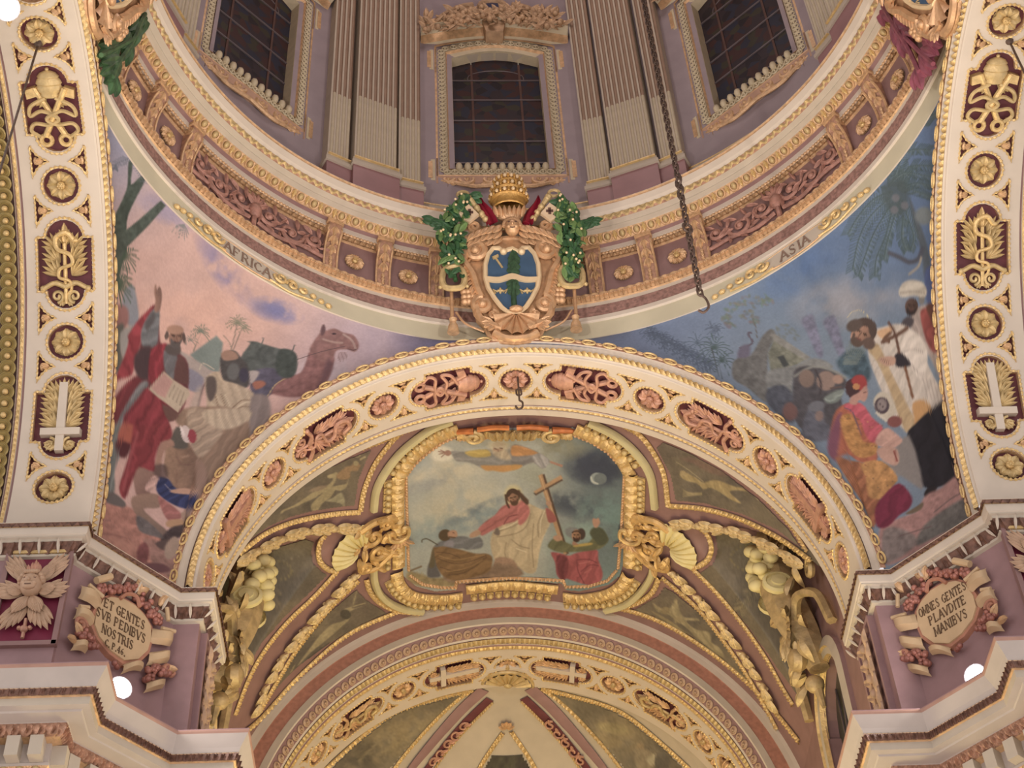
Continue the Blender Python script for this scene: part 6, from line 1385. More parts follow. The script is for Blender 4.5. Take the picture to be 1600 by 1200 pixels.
# ---------------------------------------------------------------- lettering
GLY = {'A': ([[(0, 0), (.36, 1), (.72, 0)]], [[(.14, .36), (.58, .36)]]), 'B': ([[(.1, 0), (.1, 1)]], [[(.1, 1), (.45, .98), (.55, .78), (.45, .55), (.1, .53)], [(.1, .53), (.5, .5), (.62, .27), (.48, .02), (.1, 0)]]),
 'C': ([[(.12, .3), (.08, .5), (.12, .7)]], [[(.66, .8), (.5, .98), (.3, .95), (.12, .7), (.12, .3), (.3, .04), (.5, .02), (.66, .2)]]), 'D': ([[(.1, 0), (.1, 1)], [(.64, .35), (.64, .65)]], [[(.1, 1), (.4, .98), (.64, .7), (.64, .3), (.4, .02), (.1, 0)]]),
 'E': ([[(.1, 0), (.1, 1)]], [[(.1, .98), (.58, .98), (.58, .84)], [(.1, .52), (.46, .52)], [(.1, .02), (.6, .02), (.6, .17)]]), 'F': ([[(.1, 0), (.1, 1)]], [[(.1, .98), (.58, .98), (.58, .82)], [(.1, .52), (.45, .52)]]),
 'G': ([[(.12, .3), (.08, .5), (.12, .7)], [(.64, .4), (.64, .06)]], [[(.66, .82), (.5, .98), (.3, .95), (.12, .7), (.12, .3), (.3, .04), (.5, .02), (.64, .12)], [(.46, .42), (.72, .42)]]), 'I': ([[(.15, 0), (.15, 1)]], []),
 'L': ([[(.1, 0), (.1, 1)]], [[(.1, .02), (.58, .02), (.58, .18)]]), 'M': ([[(.08, 0), (.12, 1)], [(.8, 1), (.84, 0)]], [[(.12, 1), (.46, .1), (.8, 1)]]), 'N': ([[(.1, 1), (.66, 0)]], [[(.1, 0), (.1, 1)], [(.66, 0), (.66, 1)]]),
 'O': ([[(.09, .35), (.09, .65)], [(.69, .35), (.69, .65)]], [[(.39, .99), (.18, .88), (.09, .6), (.09, .4), (.18, .12), (.39, .01), (.6, .12), (.69, .4), (.69, .6), (.6, .88), (.39, .99)]]), 'P': ([[(.1, 0), (.1, 1)]], [[(.1, .98), (.45, .97), (.58, .74), (.45, .5), (.1, .48)]]),
 'R': ([[(.1, 0), (.1, 1)], [(.36, .5), (.68, 0)]], [[(.1, .98), (.45, .97), (.58, .74), (.45, .5), (.1, .48)]]), 'S': ([[(.2, .62), (.44, .42)]], [[(.56, .82), (.44, .98), (.22, .97), (.1, .78), (.2, .6), (.46, .44), (.56, .24), (.44, .03), (.2, .02), (.08, .2)]]),
 'T': ([[(.35, 0), (.35, 1)]], [[(.04, .82), (.04, .98), (.66, .98), (.66, .82)]]), 'V': ([[(0, 1), (.36, 0)]], [[(.36, 0), (.72, 1)]]), '4': ([[(.5, 0), (.5, 1)]], [[(.5, 1), (.06, .32), (.66, .32)]]), '6': ([[(.12, .3), (.12, .5)]], [[(.52, .95), (.28, .8), (.12, .45), (.14, .12), (.34, .01), (.54, .15), (.52, .4), (.32, .5), (.13, .36)]]), '.': ([[(.1, 0), (.1, .1)]], [])}
WID = {'I': .32, 'M': .95, '.': .28, 'T': .74}
def text_mb(s, h, th=.008, map_=None):
    """raised painted capitals, left edge at x=0; returns mesh builder and length"""
    mb = MB(); x = 0; cuts = [0]
    for ch in s:
        if ch == ' ': x += .42*h; continue
        thick, thin = GLY[ch]
        for strokes, w in ((thick, .15), (thin, .075)):
            for st in strokes:
                for a, b in zip(st[:-1], st[1:]):
                    A, B = Vector((x+a[0]*h, a[1]*h)), Vector((x+b[0]*h, b[1]*h)); d = (B-A); 
                    if d.length < 1e-6: continue
                    d.normalize(); n = Vector((-d.y, d.x))*w*h/2; e = d*w*h*.25
                    mb.plate([A-e-n, B+e-n, B+e+n, A-e+n], th)
        for st in thick+thin:                       # serifs
            for p, q in ((st[0], st[1]), (st[-1], st[-2])):
                if p[1] in (0, 1) and abs(p[0]-q[0]) < .45: cy = p[1]*h+(.025 if p[1] == 0 else -.025)*h; mb.plate([(x+p[0]*h-.13*h, cy-.025*h), (x+p[0]*h+.13*h, cy-.025*h), (x+p[0]*h+.13*h, cy+.025*h), (x+p[0]*h-.13*h, cy+.025*h)], th)
        x += (WID.get(ch, .80)+.06)*h; cuts.append(len(mb.v))
    mb.cuts = cuts; return mb, x
def letters(mb, par, m, M=Matrix.Identity(4)):
    """each letter a part"""
    for a, b in zip(mb.cuts[:-1], mb.cuts[1:]):
        q = MB(); q.v = mb.v[a:b]; q.f = [[i-a for i in f] for f in mb.f if a <= f[0] < b]; q.m = [0]*len(q.f); o = q.build('letter', [m], par, smooth=False); o.matrix_basis = M
INK = mat('brown_lettering', (112, 88, 66), .6, var=.1)
class PMap:
    """local x,y of a measured sight line on the plane of frame M"""
    def __init__(s, M, ox=0, oy=0, k=1, lift=0.0):
        s.M = M; s.inv = M.inverted(); s.o = (ox, oy, k); s.P0 = M@Vector((0, 0, lift)); s.N = (M.to_3x3()@Vector((0, 0, 1))).normalized()
    def at(s, ox, oy, k): s.o = (ox, oy, k); return s
    def __call__(s, x, y, z=0.0):
        q = s.inv@on_plane_n(s.o[0]+x/s.o[2], s.o[1]+y/s.o[2], s.P0, s.N); return Vector((q.x, q.y, z))
    def L(s, pts, z=0.0): return [s(a, b, z) for a, b in pts]
def wall_frame(P, k, dist, z, back=.15):
    """frame on pier wall segment k, dist metres along it"""
    a, b = P.off(-back)[k], P.off(-back)[k+1]; d = (b-a).normalized(); n = Vector((d.y, -d.x)); c = a+d*dist
    return frame((c.x, c.y, z), (d.x, d.y, 0), (0, 0, 1), (n.x, n.y, 0))
# ---------------------------------------------------------------- inscribed cartouches on the chamfered piers
PARCH = mat('aged_parchment_plaster', (208, 180, 142), .55, var=.06, scale=6); PARCHR = mat('russet_edge_plaster', (190, 136, 112), .55, var=.12, scale=8); GRAPE = mat('pink_gilt_grapes', (184, 126, 112), .34, .3, var=.2, scale=20)
def cart_meshes():
    M = wall_frame(PL, 2, .62, 12.02); pm = PMap(M, 100, 890, 4.757); out = {}
    mb = MB(); ol = [(262, 232), (330, 208), (430, 222), (540, 284), (620, 372), (665, 455), (668, 560), (640, 660), (560, 735), (440, 745), (330, 665), (230, 545), (190, 440), (205, 340), (238, 280)]
    mb.plate(pm.L(ol), .05, 1, 1, taper=.04); c = Vector((sum(p.x for p in pm.L(ol))/15, sum(p.y for p in pm.L(ol))/15, 0))
    inn = [c+(p-c)*.90 for p in pm.L(ol)]; mb.plate(inn, .068, 0, 0, taper=.03); out['parchment'] = mb.mesh('parchment', [PARCH, PARCHR], False); mb.v = [(-x, y, z) for x, y, z in mb.v]; out['parchment_flipped'] = mb.mesh('parchment', [PARCH, PARCHR], False)
    mb = MB()
    def strap(pts, z0=.05, z1=.12, w=.13):
        w *= 1.25
        q = pm.L(pts); P = []
        for i, p in enumerate(bez(q, 6)):
            t = i/(6*(len(q)-1)); z = z0+(z1-z0)*math.sin(PI*t)+.02
            P.append([(p.x, p.y-w/2, z*.5), (p.x, p.y-w*.25, z), (p.x, p.y+w*.25, z), (p.x, p.y+w/2, z*.5)])
        mb.grid(P, 0)
    strap([(265, 290), (200, 245), (140, 215), (118, 190)]); strap([(215, 410), (150, 380), (95, 360), (80, 352)], w=.11); strap([(640, 515), (700, 535), (760, 545), (800, 540)], w=.15); strap([(620, 690), (690, 690), (740, 680), (775, 676)], w=.13)
    strap([(430, 770), (500, 752), (580, 748)], w=.09); strap([(60, 590), (110, 600), (170, 612)], w=.10); strap([(600, 905), (660, 895), (740, 870)], w=.10)
    for a, b in (((215, 130), (322, 98)), ((738, 330), (748, 425)), ((160, 160), (265, 250)), ((90, 322), (160, 330)), ((700, 482), (798, 505))): mb.tube([pm(*a, .10), pm(*b, .10)], .038 if a[0] < 300 and a[1] < 140 else .022, 8, 0)
    for c_, s in (((105, 450), 1), ((755, 785), -1)):
        q = pm(*c_); mb.tube([p+Vector((0, 0, .09)) for p in spiral((q.x, q.y, 0), .075, .015, 0, 1.5*s, 20)], .02, 6, 1)
    mb.tube([p+Vector((0, 0, .08)) for p in bez(pm.L([(400, 255), (450, 222), (520, 240), (545, 320)]), 6)], .022, 6, 1)
    out['straps'] = [b.mesh('strap', [PARCH, PARCHR]) for b in islands(mb)]
    rn = random.Random(11); cl = []
    for a, b, w, n in (((230, 190), (500, 175), 36, 44), ((545, 245), (700, 430), 40, 46), ((110, 490), (215, 620), 40, 30), ((620, 770), (760, 800), 44, 32), ((640, 830), (600, 860), 26, 6), ((350, 740), (390, 760), 16, 4)):
        for i in range(n):
            t = rn.random(); x, y = a[0]+(b[0]-a[0])*t+rn.uniform(-w, w)*.7, a[1]+(b[1]-a[1])*t+rn.uniform(-w, w)*.7; cl.append((pm(x, y, .05+rn.uniform(0, .05)), rn.uniform(.026, .038)))
    mb = MB()
    for p, r in cl: mb.ball(p, r, 0, 8, 5)
    for x, y, a in ((520, 200, .6), (560, 230, 2.2), (700, 300, 1.2), (90, 560, 3.6), (130, 540, 2.6), (720, 760, .2)):
        q = pm(x, y, .06); mb.leaf(q, q+Vector((.16*math.cos(a), .16*math.sin(a), .05)), (-math.sin(a), math.cos(a), 0), (0, 0, 1), .10, .04, 1)
    out['fruit'] = mb.mesh('fruit_cluster', [GRAPE, GOLD]); return out
CM_ = cart_meshes()
def cartouche(P, k, dist, flip, lines, lab):
    M = wall_frame(P, k, dist, 12.02); g = group_at('inscribed_cartouche', M); tag(g, lab, 'cartouche', 'inscribed cartouches on the piers')
    S = Matrix.Diagonal((-1 if flip else 1, 1, 1, 1))
    pa = link('parchment', CM_['parchment'], g)
    if flip: pa.data = CM_['parchment_flipped']
    link('fruit_cluster', CM_['fruit'], g, S)['kind'] = 'stuff'
    for me in CM_['straps']: link('strap', me, g, S)
    for s, h, xc, y in lines:
        mb, L = text_mb(s, h); hs = .70 if len(s) < 12 else .60; mb.v = [(x*hs, y, z) for x, y, z in mb.v]; L *= hs; letters(mb, pa, INK, Matrix.Translation((xc-L/2+(-.075 if flip else .07), y-.01, .068)))
    return g
cartouche(PL, 2, .58, False, [('ET GENTES', .105, .00, .155), ('SVB PEDIBVS', .105, -.02, .005), ('NOSTRIS', .105, -.04, -.15), ('C. P.46.', .075, -.05, -.27)], 'scrolled parchment cartouche lettered ET GENTES SVB PEDIBVS NOSTRIS with grape clusters')
cartouche(PR, 2, PR.length(2)-.58, True, [('OMNES GENTES', .100, .0, .15), ('PLAVDITE', .105, .02, -.0), ('MANIBVS', .105, .02, -.155)], 'scrolled parchment cartouche lettered OMNES GENTES PLAVDITE MANIBVS with grape clusters')
# ---------------------------------------------------------------- cherub reliefs on the side arch jambs
CHER = mat('pale_pink_stone_relief', (196, 164, 136), .55, .05, var=.1, scale=10); REDG = mat('crimson_ground', (126, 42, 66), .55, var=.08)
def cherub_meshes():
    o = {}; mb = MB()
    for a, b, c, d in ((0, .58, .64, .05), (0, -.58, .64, .05), (-.30, 0, .05, 1.2), (.30, 0, .05, 1.2)): mb.box((a, b, .02), (c, d, .06), 0)
    mb.box((0, .53, .035), (.52, .035, .05), 1); o['panel_frame'] = mb.mesh('panel_frame', [MAUVE2, GOLD2], False)
    mb = MB(); mb.box((0, 0, .004), (.58, 1.12, .006)); o['red_ground'] = mb.mesh('red_ground', [REDG], False)
    mb = MB(); H = Matrix.Identity(3)
    mb.ball((0, .06, .11), (.105, .125, .11), 0, 16, 12); mb.ball((0, -.0, .19), (.07, .05, .04), 0, 10, 6)
    mb.ball((0, .045, .225), (.017, .022, .02), 0, 8, 5)
    for s in (-1, 1):
        mb.ball((s*.045, .015, .195), (.032, .03, .03), 0, 8, 5); mb.ball((s*.04, .075, .198), (.020, .010, .014), 1, 8, 5); mb.ball((s*.10, .05, .10), (.02, .035, .02), 0, 7, 5)
        mb.tube([(s*.018, .095, .21), (s*.04, .103, .208), (s*.062, .09, .20)], .008, 5, 0)
    mb.tube([(-.03, -.015, .225), (0, -.021, .23), (.03, -.015, .225)], .006, 5, 1)
    for k in range(22):
        a = PI*k/21; mb.ball((.105*math.cos(a), .09+.10*math.sin(a), .13+.02*math.sin(k*2)), (.034, .034, .036), 0, 7, 5)
    for k in range(6): mb.ball((-.05+.02*k, .165, .19), (.025, .022, .022), 0, 7, 4)
    o['cherub_head'] = mb.mesh('cherub_head', [CHER, mat('shadowed_feature', (128, 100, 84), .6)])
    mb = MB()
    for k in range(5): mb.leaf((-.04+.02*k, .20, .10), (-.06+.03*k+.01*math.sin(k), .36-.03*abs(k-2), .13), (1, 0, 0), (0, 0, 1), .05, .03, 0)
    o['flame'] = mb.mesh('flame', [PINKGOLD]); mb = MB(); mb.ball((0, -.42, .05), .04, 0, 8, 5); mb.ball((-.05, -.40, .04), .025, 0, 7, 4); mb.ball((.05, -.40, .04), .025, 0, 7, 4); mb.tube([(0, -.30, .05), (0, -.52, .04)], .018, 6); o['tassel'] = mb.mesh('tassel', [PINKGOLD])
    def wing(s, base, ang, L, n, fan):
        mb = MB()
        for r in range(2):
            for k in range(n):
                a = ang+fan*(k/(n-1)-.5); l = L*(1-.10*abs(k-(n-1)*.6))*(1 if r == 0 else .55); b = Vector((s*base[0], base[1], .05+.035*r)); t = b+Vector((s*l*math.cos(a), l*math.sin(a), .02))
                mb.leaf(b, t, (-s*math.sin(a), math.cos(a), 0), (0, 0, 1), .085, .035, 0, 6)
        return mb
    for nm, base, ang, L, n, fan in (('upper_wing', (.06, .14), .95, .42, 5, .5), ('middle_wing', (.08, .0), .25, .30, 5, .9), ('lower_wing', (.02, -.05), -1.15, .46, 6, .6)):
        for s in (-1, 1): o[nm+str(s)] = wing(s, base, ang, L, n, fan).mesh(nm, [CHER])
    return o
CH_ = cherub_meshes()
for s, lab in ((-1, 'winged cherub head relief on a crimson panel beside the ET GENTES cartouche'), (1, 'winged cherub head relief on a crimson panel beside the PLAVDITE cartouche')):
    g = group_at('cherub_relief', frame((s*4.90, 3.44, 12.03), (1, 0, 0), (0, 0, 1), (0, -1, 0))); tag(g, lab, 'relief', 'cherub reliefs')
    hd = link('cherub_head', CH_['cherub_head'], g)
    for k, me in CH_.items():
        if k != 'cherub_head': link(me.name.split('.')[0], me, hd if 'wing' in k or k == 'flame' else g)
# ---------------------------------------------------------------- acanthus pilaster reliefs on the front arch jambs
mb = MB(); W, H = .62, 1.5
for a, b, c, d in ((0, H/2, W, .05), (0, -H/2, W, .05), (-W/2, 0, .05, H), (W/2, 0, .05, H)): mb.box((a, b, .03), (c, d, .07), 0)
JF = mb.mesh('relief_frame', [MAUVE], False)
mb = MB()
for k in range(7):
    y = -.62+.19*k
    for s in (-1, 1):
        mb.leaf((0, y, .03), (s*.22, y+.15, .09), (-s*.5, .8, 0), (0, 0, 1), .12, .06, 0, 5); mb.tube([p+Vector((0, 0, .07)) for p in spiral((s*.11, y+.02, 0), .07, .012, PI/2, s*1.2, 14)], .018, 5, 0)
    mb.ball((0, y+.05, .08), (.05, .06, .05), 0, 8, 5)
mb.tube([(0, -.7, .03), (0, .7, .03)], .03, 6); JR = mb.mesh('acanthus_relief', [mat('pale_rose_relief', (204, 172, 146), .5, .1, var=.14, scale=10, bump=.2)])
for s, nm in ((-1, 'left'), (1, 'right')):
    g = group_at('acanthus_panel', frame((s*3.48, 4.98, 11.75), (0, -s*1.0 if s > 0 else 1.0, 0), (0, 0, 1), (-s, 0, 0))); tag(g, 'carved acanthus panel on the front arch jamb by the %s cartouche' % ('ET GENTES' if s < 0 else 'PLAVDITE'), 'relief', 'acanthus jamb panels')
    link('relief_frame', JF, g); link('acanthus_relief', JR, g)
# ---------------------------------------------------------------- gilded crests above the choir windows
PGH = mat('olive_gilt_stucco', (206, 180, 132), .42, .2, var=.18, scale=10, bump=.3)
def herm():
    o = {}; mb = MB(); rn = random.Random(4)
    mb.tube(bez([(0, -.75, .05), (0, -.35, .12), (0, .1, .22), (0, .55, .26), (0, .95, .2)], 6), [.10+.10*math.sin(PI*i/24) for i in range(25)], 8, 0)
    for k in range(34):
        y = rn.uniform(-.9, 1.0); a = rn.uniform(0, 6.28); x = rn.uniform(-.5, .5)*(1-.4*abs(y)); z = .05+.22*max(0, 1-abs(x)*1.6)*(1 if y > -.3 else .5)
        mb.leaf((x, y, z), (x+.26*math.cos(a), y+.26*math.sin(a), z+.10), (-math.sin(a), math.cos(a), 0), (0, 0, 1), .16, .08, 0, 5)
    for s in (-1, 1):
        mb.tube(bez([(s*.10, .95, .25), (s*.5, 1.05, .2), (s*.85, .8, .12), (s*.95, .4, .06)], 6), .05, 6, 0); mb.tube(bez([(s*.1, -.2, .2), (s*.42, -.1, .2), (s*.75, -.35, .1), (s*.86, -.8, .05)], 6), .05, 6, 0)
        mb.tube([p+Vector((0, 0, .12)) for p in spiral((s*.8, -.02, 0), .14, .03, 0, s*1.3, 18)], .035, 6, 0)
    o['stucco_foliage'] = mb.mesh('stucco_foliage', [PGH])
    mb = MB()
    for s in (-1, 1):
        M = Matrix.Translation((s*.16, .30, .30))@Matrix.Rotation(s*PI/2, 4, 'Y'); mb = MB(); mb.lathe([(.15, 0), (.15, .05), (.12, .07), (.11, .04), (.08, .05), (.07, .09), (.001, .10)], 16, 0, M)
        o['volute_disc%d' % s] = mb.mesh('volute_disc', [bpy.data.materials['cream_shell']])
    mb = MB()
    for k in range(22):
        a = k*2.4; r = .06*math.sqrt(k); o['fruit%d' % k] = (Vector((r*math.cos(a)*1.1, .68+r*math.sin(a), .40+.07*math.cos(k*1.7))),)
    mb = MB(); mb.ball((0, 0, 0), .075, 0, 10, 7); FR = mb.mesh('fruit', [bpy.data.materials['cream_shell']]); o = {k: (v if not isinstance(v, tuple) else (v[0], FR)) for k, v in o.items()}
    mb = MB()
    for k in range(9): a = -1.2+2.4*k/8; mb.leaf((0, -.15, .2), (.36*math.sin(a), -.15-.42*math.cos(a), .30), (math.cos(a), math.sin(a), 0), (0, 0, 1), .13, .06, 0)
    mb.lathe([(.10, 0), (.14, .05), (.12, .12), (.05, .15), (.001, .16)], 12, 0, Matrix.Translation((0, -.62, .16))); mb.ball((0, -.95, .12), (.09, .11, .09), 0, 9, 6); mb.tube([(0, -1.0, .1), (0, -1.25, .08)], [.05, .02], 7)
    o['shell_fan'] = mb.mesh('shell_fan', [PGH]); return o
HM_ = herm()
for s, nm in ((-1, 'left'), (1, 'right')):
    g = group_at('window_crest', frame((CXC+s*3.70, CAPY, 14.62), (0, 1 if s < 0 else -1, 0), (0, 0, 1), (-s, 0, 0))@Matrix.Diagonal((1.15, 1.12, 1.35, 1))); tag(g, 'gilded stucco crest with fruit and volutes above the choir window, %s mural side' % ('pink-skied' if s < 0 else 'blue-skied'), 'ornament', 'stucco crests over the choir windows')
    for me in HM_.values(): link('fruit', me[1], g, Matrix.Translation(me[0])) if isinstance(me, tuple) else link(me.name.split('.')[0], me, g)
# ---------------------------------------------------------------- coats of arms on the drum entablature
BLUEF = mat('slate_blue_field', (66, 92, 118), .5, var=.08, scale=9); CRIM = mat('crimson_silk', (138, 30, 50), .5, var=.12); TREEG = mat('painted_tree_green', (62, 92, 64), .6, var=.25, scale=20); CGOLD = mat('rosy_gilding', (218, 176, 134), .36, .35, var=.14, scale=10, bump=.2, bscale=40); IVORY = mat('ivory_gilt_rim', (234, 208, 166), .4, .2, var=.06)
def crest_meshes(M):
    pm = PMap(M, 640, 380, 5); o = {}; A = lambda: pm.at(640, 260, 5); B = lambda: pm.at(640, 380, 5)
    body = [(805, -40), (900, -30), (1010, -10), (1110, 10), (1180, 50), (1185, 120), (1150, 220), (1130, 330), (1100, 410), (1118, 480), (1110, 550), (1060, 610), (1000, 650), (1040, 668), (1020, 720), (930, 765), (820, 778)]
    B(); L = pm.L(body); cx = pm(803, 300).x; body = L+[Vector((2*cx-p.x, p.y, 0)) for p in L[::-1]]
    mb = MB(); mb.plate(body, .16, 0, 0, M=Matrix.Translation((0, 0, -.16)), taper=.03); n = len(body)
    mb.tube([p+Vector((0, 0, 0)) for p in body], .035, 6, 0, True)
    for sgn in (-1, 1):
        f = lambda x, y, z=.0: (lambda q: Vector((cx+sgn*(q.x-cx), q.y, z)))(pm(x, y))
        B()
        for (x, y), r, t in (((1072, 72), .135, 1.6), ((1055, 490), .12, -1.6), ((978, 568), .055, 1.2)):
            q = f(x, y); mb.tube([p+Vector((0, 0, .05)) for p in spiral((q.x, q.y, 0), r, .03, PI/2, sgn*t, 22)], [.05*(1-.4*i/22)*(r/.135)**.5 for i in range(22)], 7, 0); mb.ball(q+Vector((0, 0, .07)), r*.45, 0, 9, 6)
        mb.tube(bez([f(1150, 80, .05), f(1165, 150, .06), f(1110, 250, .06), f(1085, 360, .06), f(1060, 430, .05)], 6), .05, 6, 0)
        mb.tube(bez([f(1100, 500, .05), f(1090, 580, .06), f(1020, 640, .06), f(920, 680, .06)], 6), .045, 6, 0)
        for k in range(11):                               # carved leaves down the flanks
            t = k/10; q = f(1120-50*t+14*math.sin(t*5), 120+330*t, .03); mb.leaf(q, q+Vector((sgn*.08, -.14, .05)), (1, 0.2, 0), (0, 0, 1), .09, .04, 0)
        for k in range(14): q = f(1176-3*k-(k > 8)*(k-8)*4, 70+14*k, .03); mb.ball(q, .019, 1, 6, 4)
        for k in range(9): q = f(1120+(k % 3)*34, 380+(k//3)*38, .03); mb.ball(q, .05, 0, 8, 5)
    o['cartouche_body'] = mb.mesh('cartouche_body', [CGOLD, IVORY])
    fld = [(805, 62), (770, 70), (735, 85), (700, 60), (650, 60), (610, 110), (590, 190), (592, 290), (615, 370), (665, 450), (720, 520), (765, 555)]
    B(); L = pm.L(fld); fl = L+[Vector((2*cx-p.x, p.y, 0)) for p in L[::-1]][:-1]
    mb = MB(); mb.plate(fl, .03, 0, 0, M=Matrix.Translation((0, 0, .015))); o['shield_field'] = mb.mesh('shield_field', [BLUEF], False)
    mb = MB(); mb.tube([p+Vector((0, 0, .05)) for p in fl], .032, 6, 0, True)
    for x in (733, 873): mb.ball(pm(x, 88, .06), .05, 0, 8, 5)
    o['shield_rim'] = mb.mesh('shield_rim', [IVORY])
    mb = MB(); up = pm.L([(600, 285), (700, 290), (800, 262), (900, 288), (1018, 288)]); lo = pm.L([(1016, 320), (900, 325), (800, 305), (700, 328), (606, 322)]); mb.plate(bez(up, 4)+bez(lo, 4), .03, M=Matrix.Translation((0, 0, .045))); o['wavy_fess'] = mb.mesh('wavy_fess', [IVORY], False)
    mb = MB()
    for k in range(26):
        y = 95+k*13; w = 30+24*abs(math.sin(k*1.9)); w *= (1 if y < 260 or y > 330 else .9)*(.55 if y < 130 else 1)*(1 if y < 420 else .0)
        if w and not 262 < y < 328: q = pm(810+8*math.sin(k*2.2), y, .045); mb.leaf(q+Vector((0, -.05, 0)), q+Vector((0, .08, .015)), (1, 0, 0), (0, 0, 1), w/640*1.9, .02, 0)
    mb.tube([pm(815, 330, .05), pm(812, 430, .05), pm(818, 548, .05)], .035, 6, 0); o['tree_charge'] = mb.mesh('tree_charge', [TREEG])
    mb = MB(); mb.tube([pm(668, 128, .05), pm(725, 210, .05)], .014, 6); mb.plate(pm.L([(645, 132), (690, 112), (696, 128), (655, 148)]), .03, M=Matrix.Translation((0, 0, .045))); key = mb; mb = lil = MB()
    for x in (708, 918):
        q = pm(x, 390, .05); mb.ball(q, (.05, .02, .02), 0, 8, 5); mb.ball(q, (.02, .05, .02), 0, 8, 5)
        for s in (-1, 1): mb.tube([q+Vector((s*.03, -.02, 0)), q+Vector((s*.09, .02, 0)), q+Vector((s*.06, -.04, 0))], .012, 5)
    o['gold_charges'] = [b.mesh('gilt_charge', [PALEGOLD]) for b in (key, lil)]
    mb = MB(); B()                                          # shell at the foot
    c = pm(832, 560); n = 7; P = []
    for k in range(n*4+1):
        a = PI+ (PI)*k/(n*4); z = .06+.06*abs(math.sin(PI*k/4)); P.append([(c.x+r*math.cos(a), c.y+r*math.sin(a)*1.15, z*(.4+r*2.0)) for r in (.03, .10, .18, .25, .29)])
    mb.grid(P, 0); mb.tube([p+Vector((0, 0, .05)) for p in bez(pm.L([(660, 715), (740, 755), (830, 765), (930, 750), (1000, 715)]), 6)], .05, 7, 0)
    for s in (-1, 1):
        q = pm(832+s*170, 650, .05)
        for k in range(4): a = -PI/2+s*(.5+.5*k); mb.leaf(q, q+Vector((.16*math.cos(a), .16*math.sin(a), .06)), (-math.sin(a), math.cos(a), 0), (0, 0, 1), .09, .04, 0)
    mb.ball(c+Vector((0, .02, .1)), (.09, .05, .05), 0, 9, 5); o['shell_foot'] = mb.mesh('shell_foot', [CGOLD])
    mb = MB(); A(); c = pm(800, 525)                       # cherub head with spread wings
    mb.ball(c+Vector((0, 0, .12)), (.095, .12, .10), 0, 14, 10); mb.ball(c+Vector((0, -.01, .225)), (.018, .026, .02), 0, 7, 5)
    for s in (-1, 1): mb.ball(c+Vector((s*.04, .03, .205)), (.02, .011, .013), 1, 7, 4); mb.ball(c+Vector((s*.045, -.035, .19)), (.032, .03, .03), 0, 8, 5)
    mb.tube([c+Vector((-.03, -.06, .21)), c+Vector((0, -.068, .215)), c+Vector((.03, -.06, .21))], .007, 5, 1)
    for k in range(16): a = PI*k/15; mb.ball(c+Vector((.10*math.cos(a), .03+.11*math.sin(a), .12)), .034, 0, 7, 4)
    o['cherub_head'] = mb.mesh('cherub_head', [CGOLD, GROOVE])
    for s in (-1, 1):
        mb = MB()
        for r in range(3):
            for k in range(6):
                t = k/5; b = Vector((cx+s*(.12+.40*t), c.y-.02+.03*math.sin(PI*t)-.16*t-.07*r+.08, .05+.03*(2-r))); mb.leaf(b, b+Vector((s*.10, -.15, .02)), (1, .3*s, 0), (0, 0, 1), .11, .035, 0)
        o['wing%d' % s] = mb.mesh('wing', [CGOLD])
    A(); b0, b1 = pm(800, 362), pm(800, 82); H = b1.y-b0.y; mb = MB()      # triple tiara
    T = Matrix.Translation((cx, b0.y, .06))@Matrix.Rotation(-PI/2, 4, 'X')@Matrix.Diagonal((1, .85, 1, 1))
    mb.lathe([(.20, 0), (.215, .02*H), (.212, .06*H), (.20, .07*H), (.215, .20*H), (.245, .24*H), (.24, .28*H), (.21, .29*H), (.205, .42*H), (.225, .46*H), (.215, .50*H), (.185, .51*H), (.17, .64*H), (.185, .68*H), (.175, .71*H), (.14, .73*H), (.10, .84*H), (.05, .90*H), (.001, .92*H)], 22, 0, T)
    for y, r in ((.26, .245), (.48, .222), (.70, .185)):
        for k in range(14):
            a = 2*PI*k/14; q = T@Vector((r*math.cos(a), r*math.sin(a), y*H)); mb.ball(q+Vector((0, .03, 0)), .026, 1, 6, 4)
            q = T@Vector((r*math.cos(a+.22), r*math.sin(a+.22), (y+.05)*H)); mb.ball(q, (.022, .04, .022), 0, 6, 4)
    mb.ball(T@Vector((0, 0, .96*H)), .05, 1, 8, 6); o['papal_tiara'] = mb.mesh('papal_tiara', [mat('yellow_gilding', (204, 158, 88), .34, .4, var=.16, scale=12, bump=.3), IVORY])
    mb = MB(); q = pm(800, 405)
    for k in range(7): x = -.15+.05*k; mb.leaf((cx+x, q.y-.06, .10), (cx+x*1.3, q.y+.10, .14), (1, 0, 0), (0, 0, 1), .07, .04, 0)
    mb.ball((cx, q.y, .05), (.17, .09, .08), 0, 12, 6); o['tiara_cushion'] = mb.mesh('tiara_cushion', [CGOLD])
    for s in (-1, 1):
        f = lambda x, y, z=.0: (lambda p: Vector((cx+s*(p.x-cx), p.y, z)))(pm(x, y))
        mb = MB(); a, b = f(1085, 280, .12), f(960, 440, .06); mb.tube([a, a.lerp(b, .3), b], [.05, .035, .035], 8, 0)
        for t in (.1, .45, .7, .95): mb.ball(a.lerp(b, t), .048, 0, 8, 5)
        mb.tube([a+Vector((s*.07, .05, 0))+Vector((.07*math.cos(q), .05*math.sin(q), 0)) for q in [2*PI*i/12 for i in range(12)]], .022, 6, 0, True); o['key_shaft%d' % s] = mb.mesh('key_shaft', [PALEGOLD])
        mb = MB(); mb.plate([f(1020, 430), f(1090, 350), f(1180, 410), f(1160, 440), f(1130, 415), f(1112, 440), f(1140, 462), f(1100, 490)], .05, M=Matrix.Translation((0, 0, .12))); mb.box(f(1090, 415, .175), (.035, .10, .012), 1); mb.box(f(1090, 415, .175), (.09, .035, .012), 1); o['key_bit%d' % s] = mb.mesh('key_bit', [mat('ivory_key', (240, 214, 178), .4, .15) if 'ivory_key' not in bpy.data.materials else bpy.data.materials['ivory_key'], GROOVE], False)
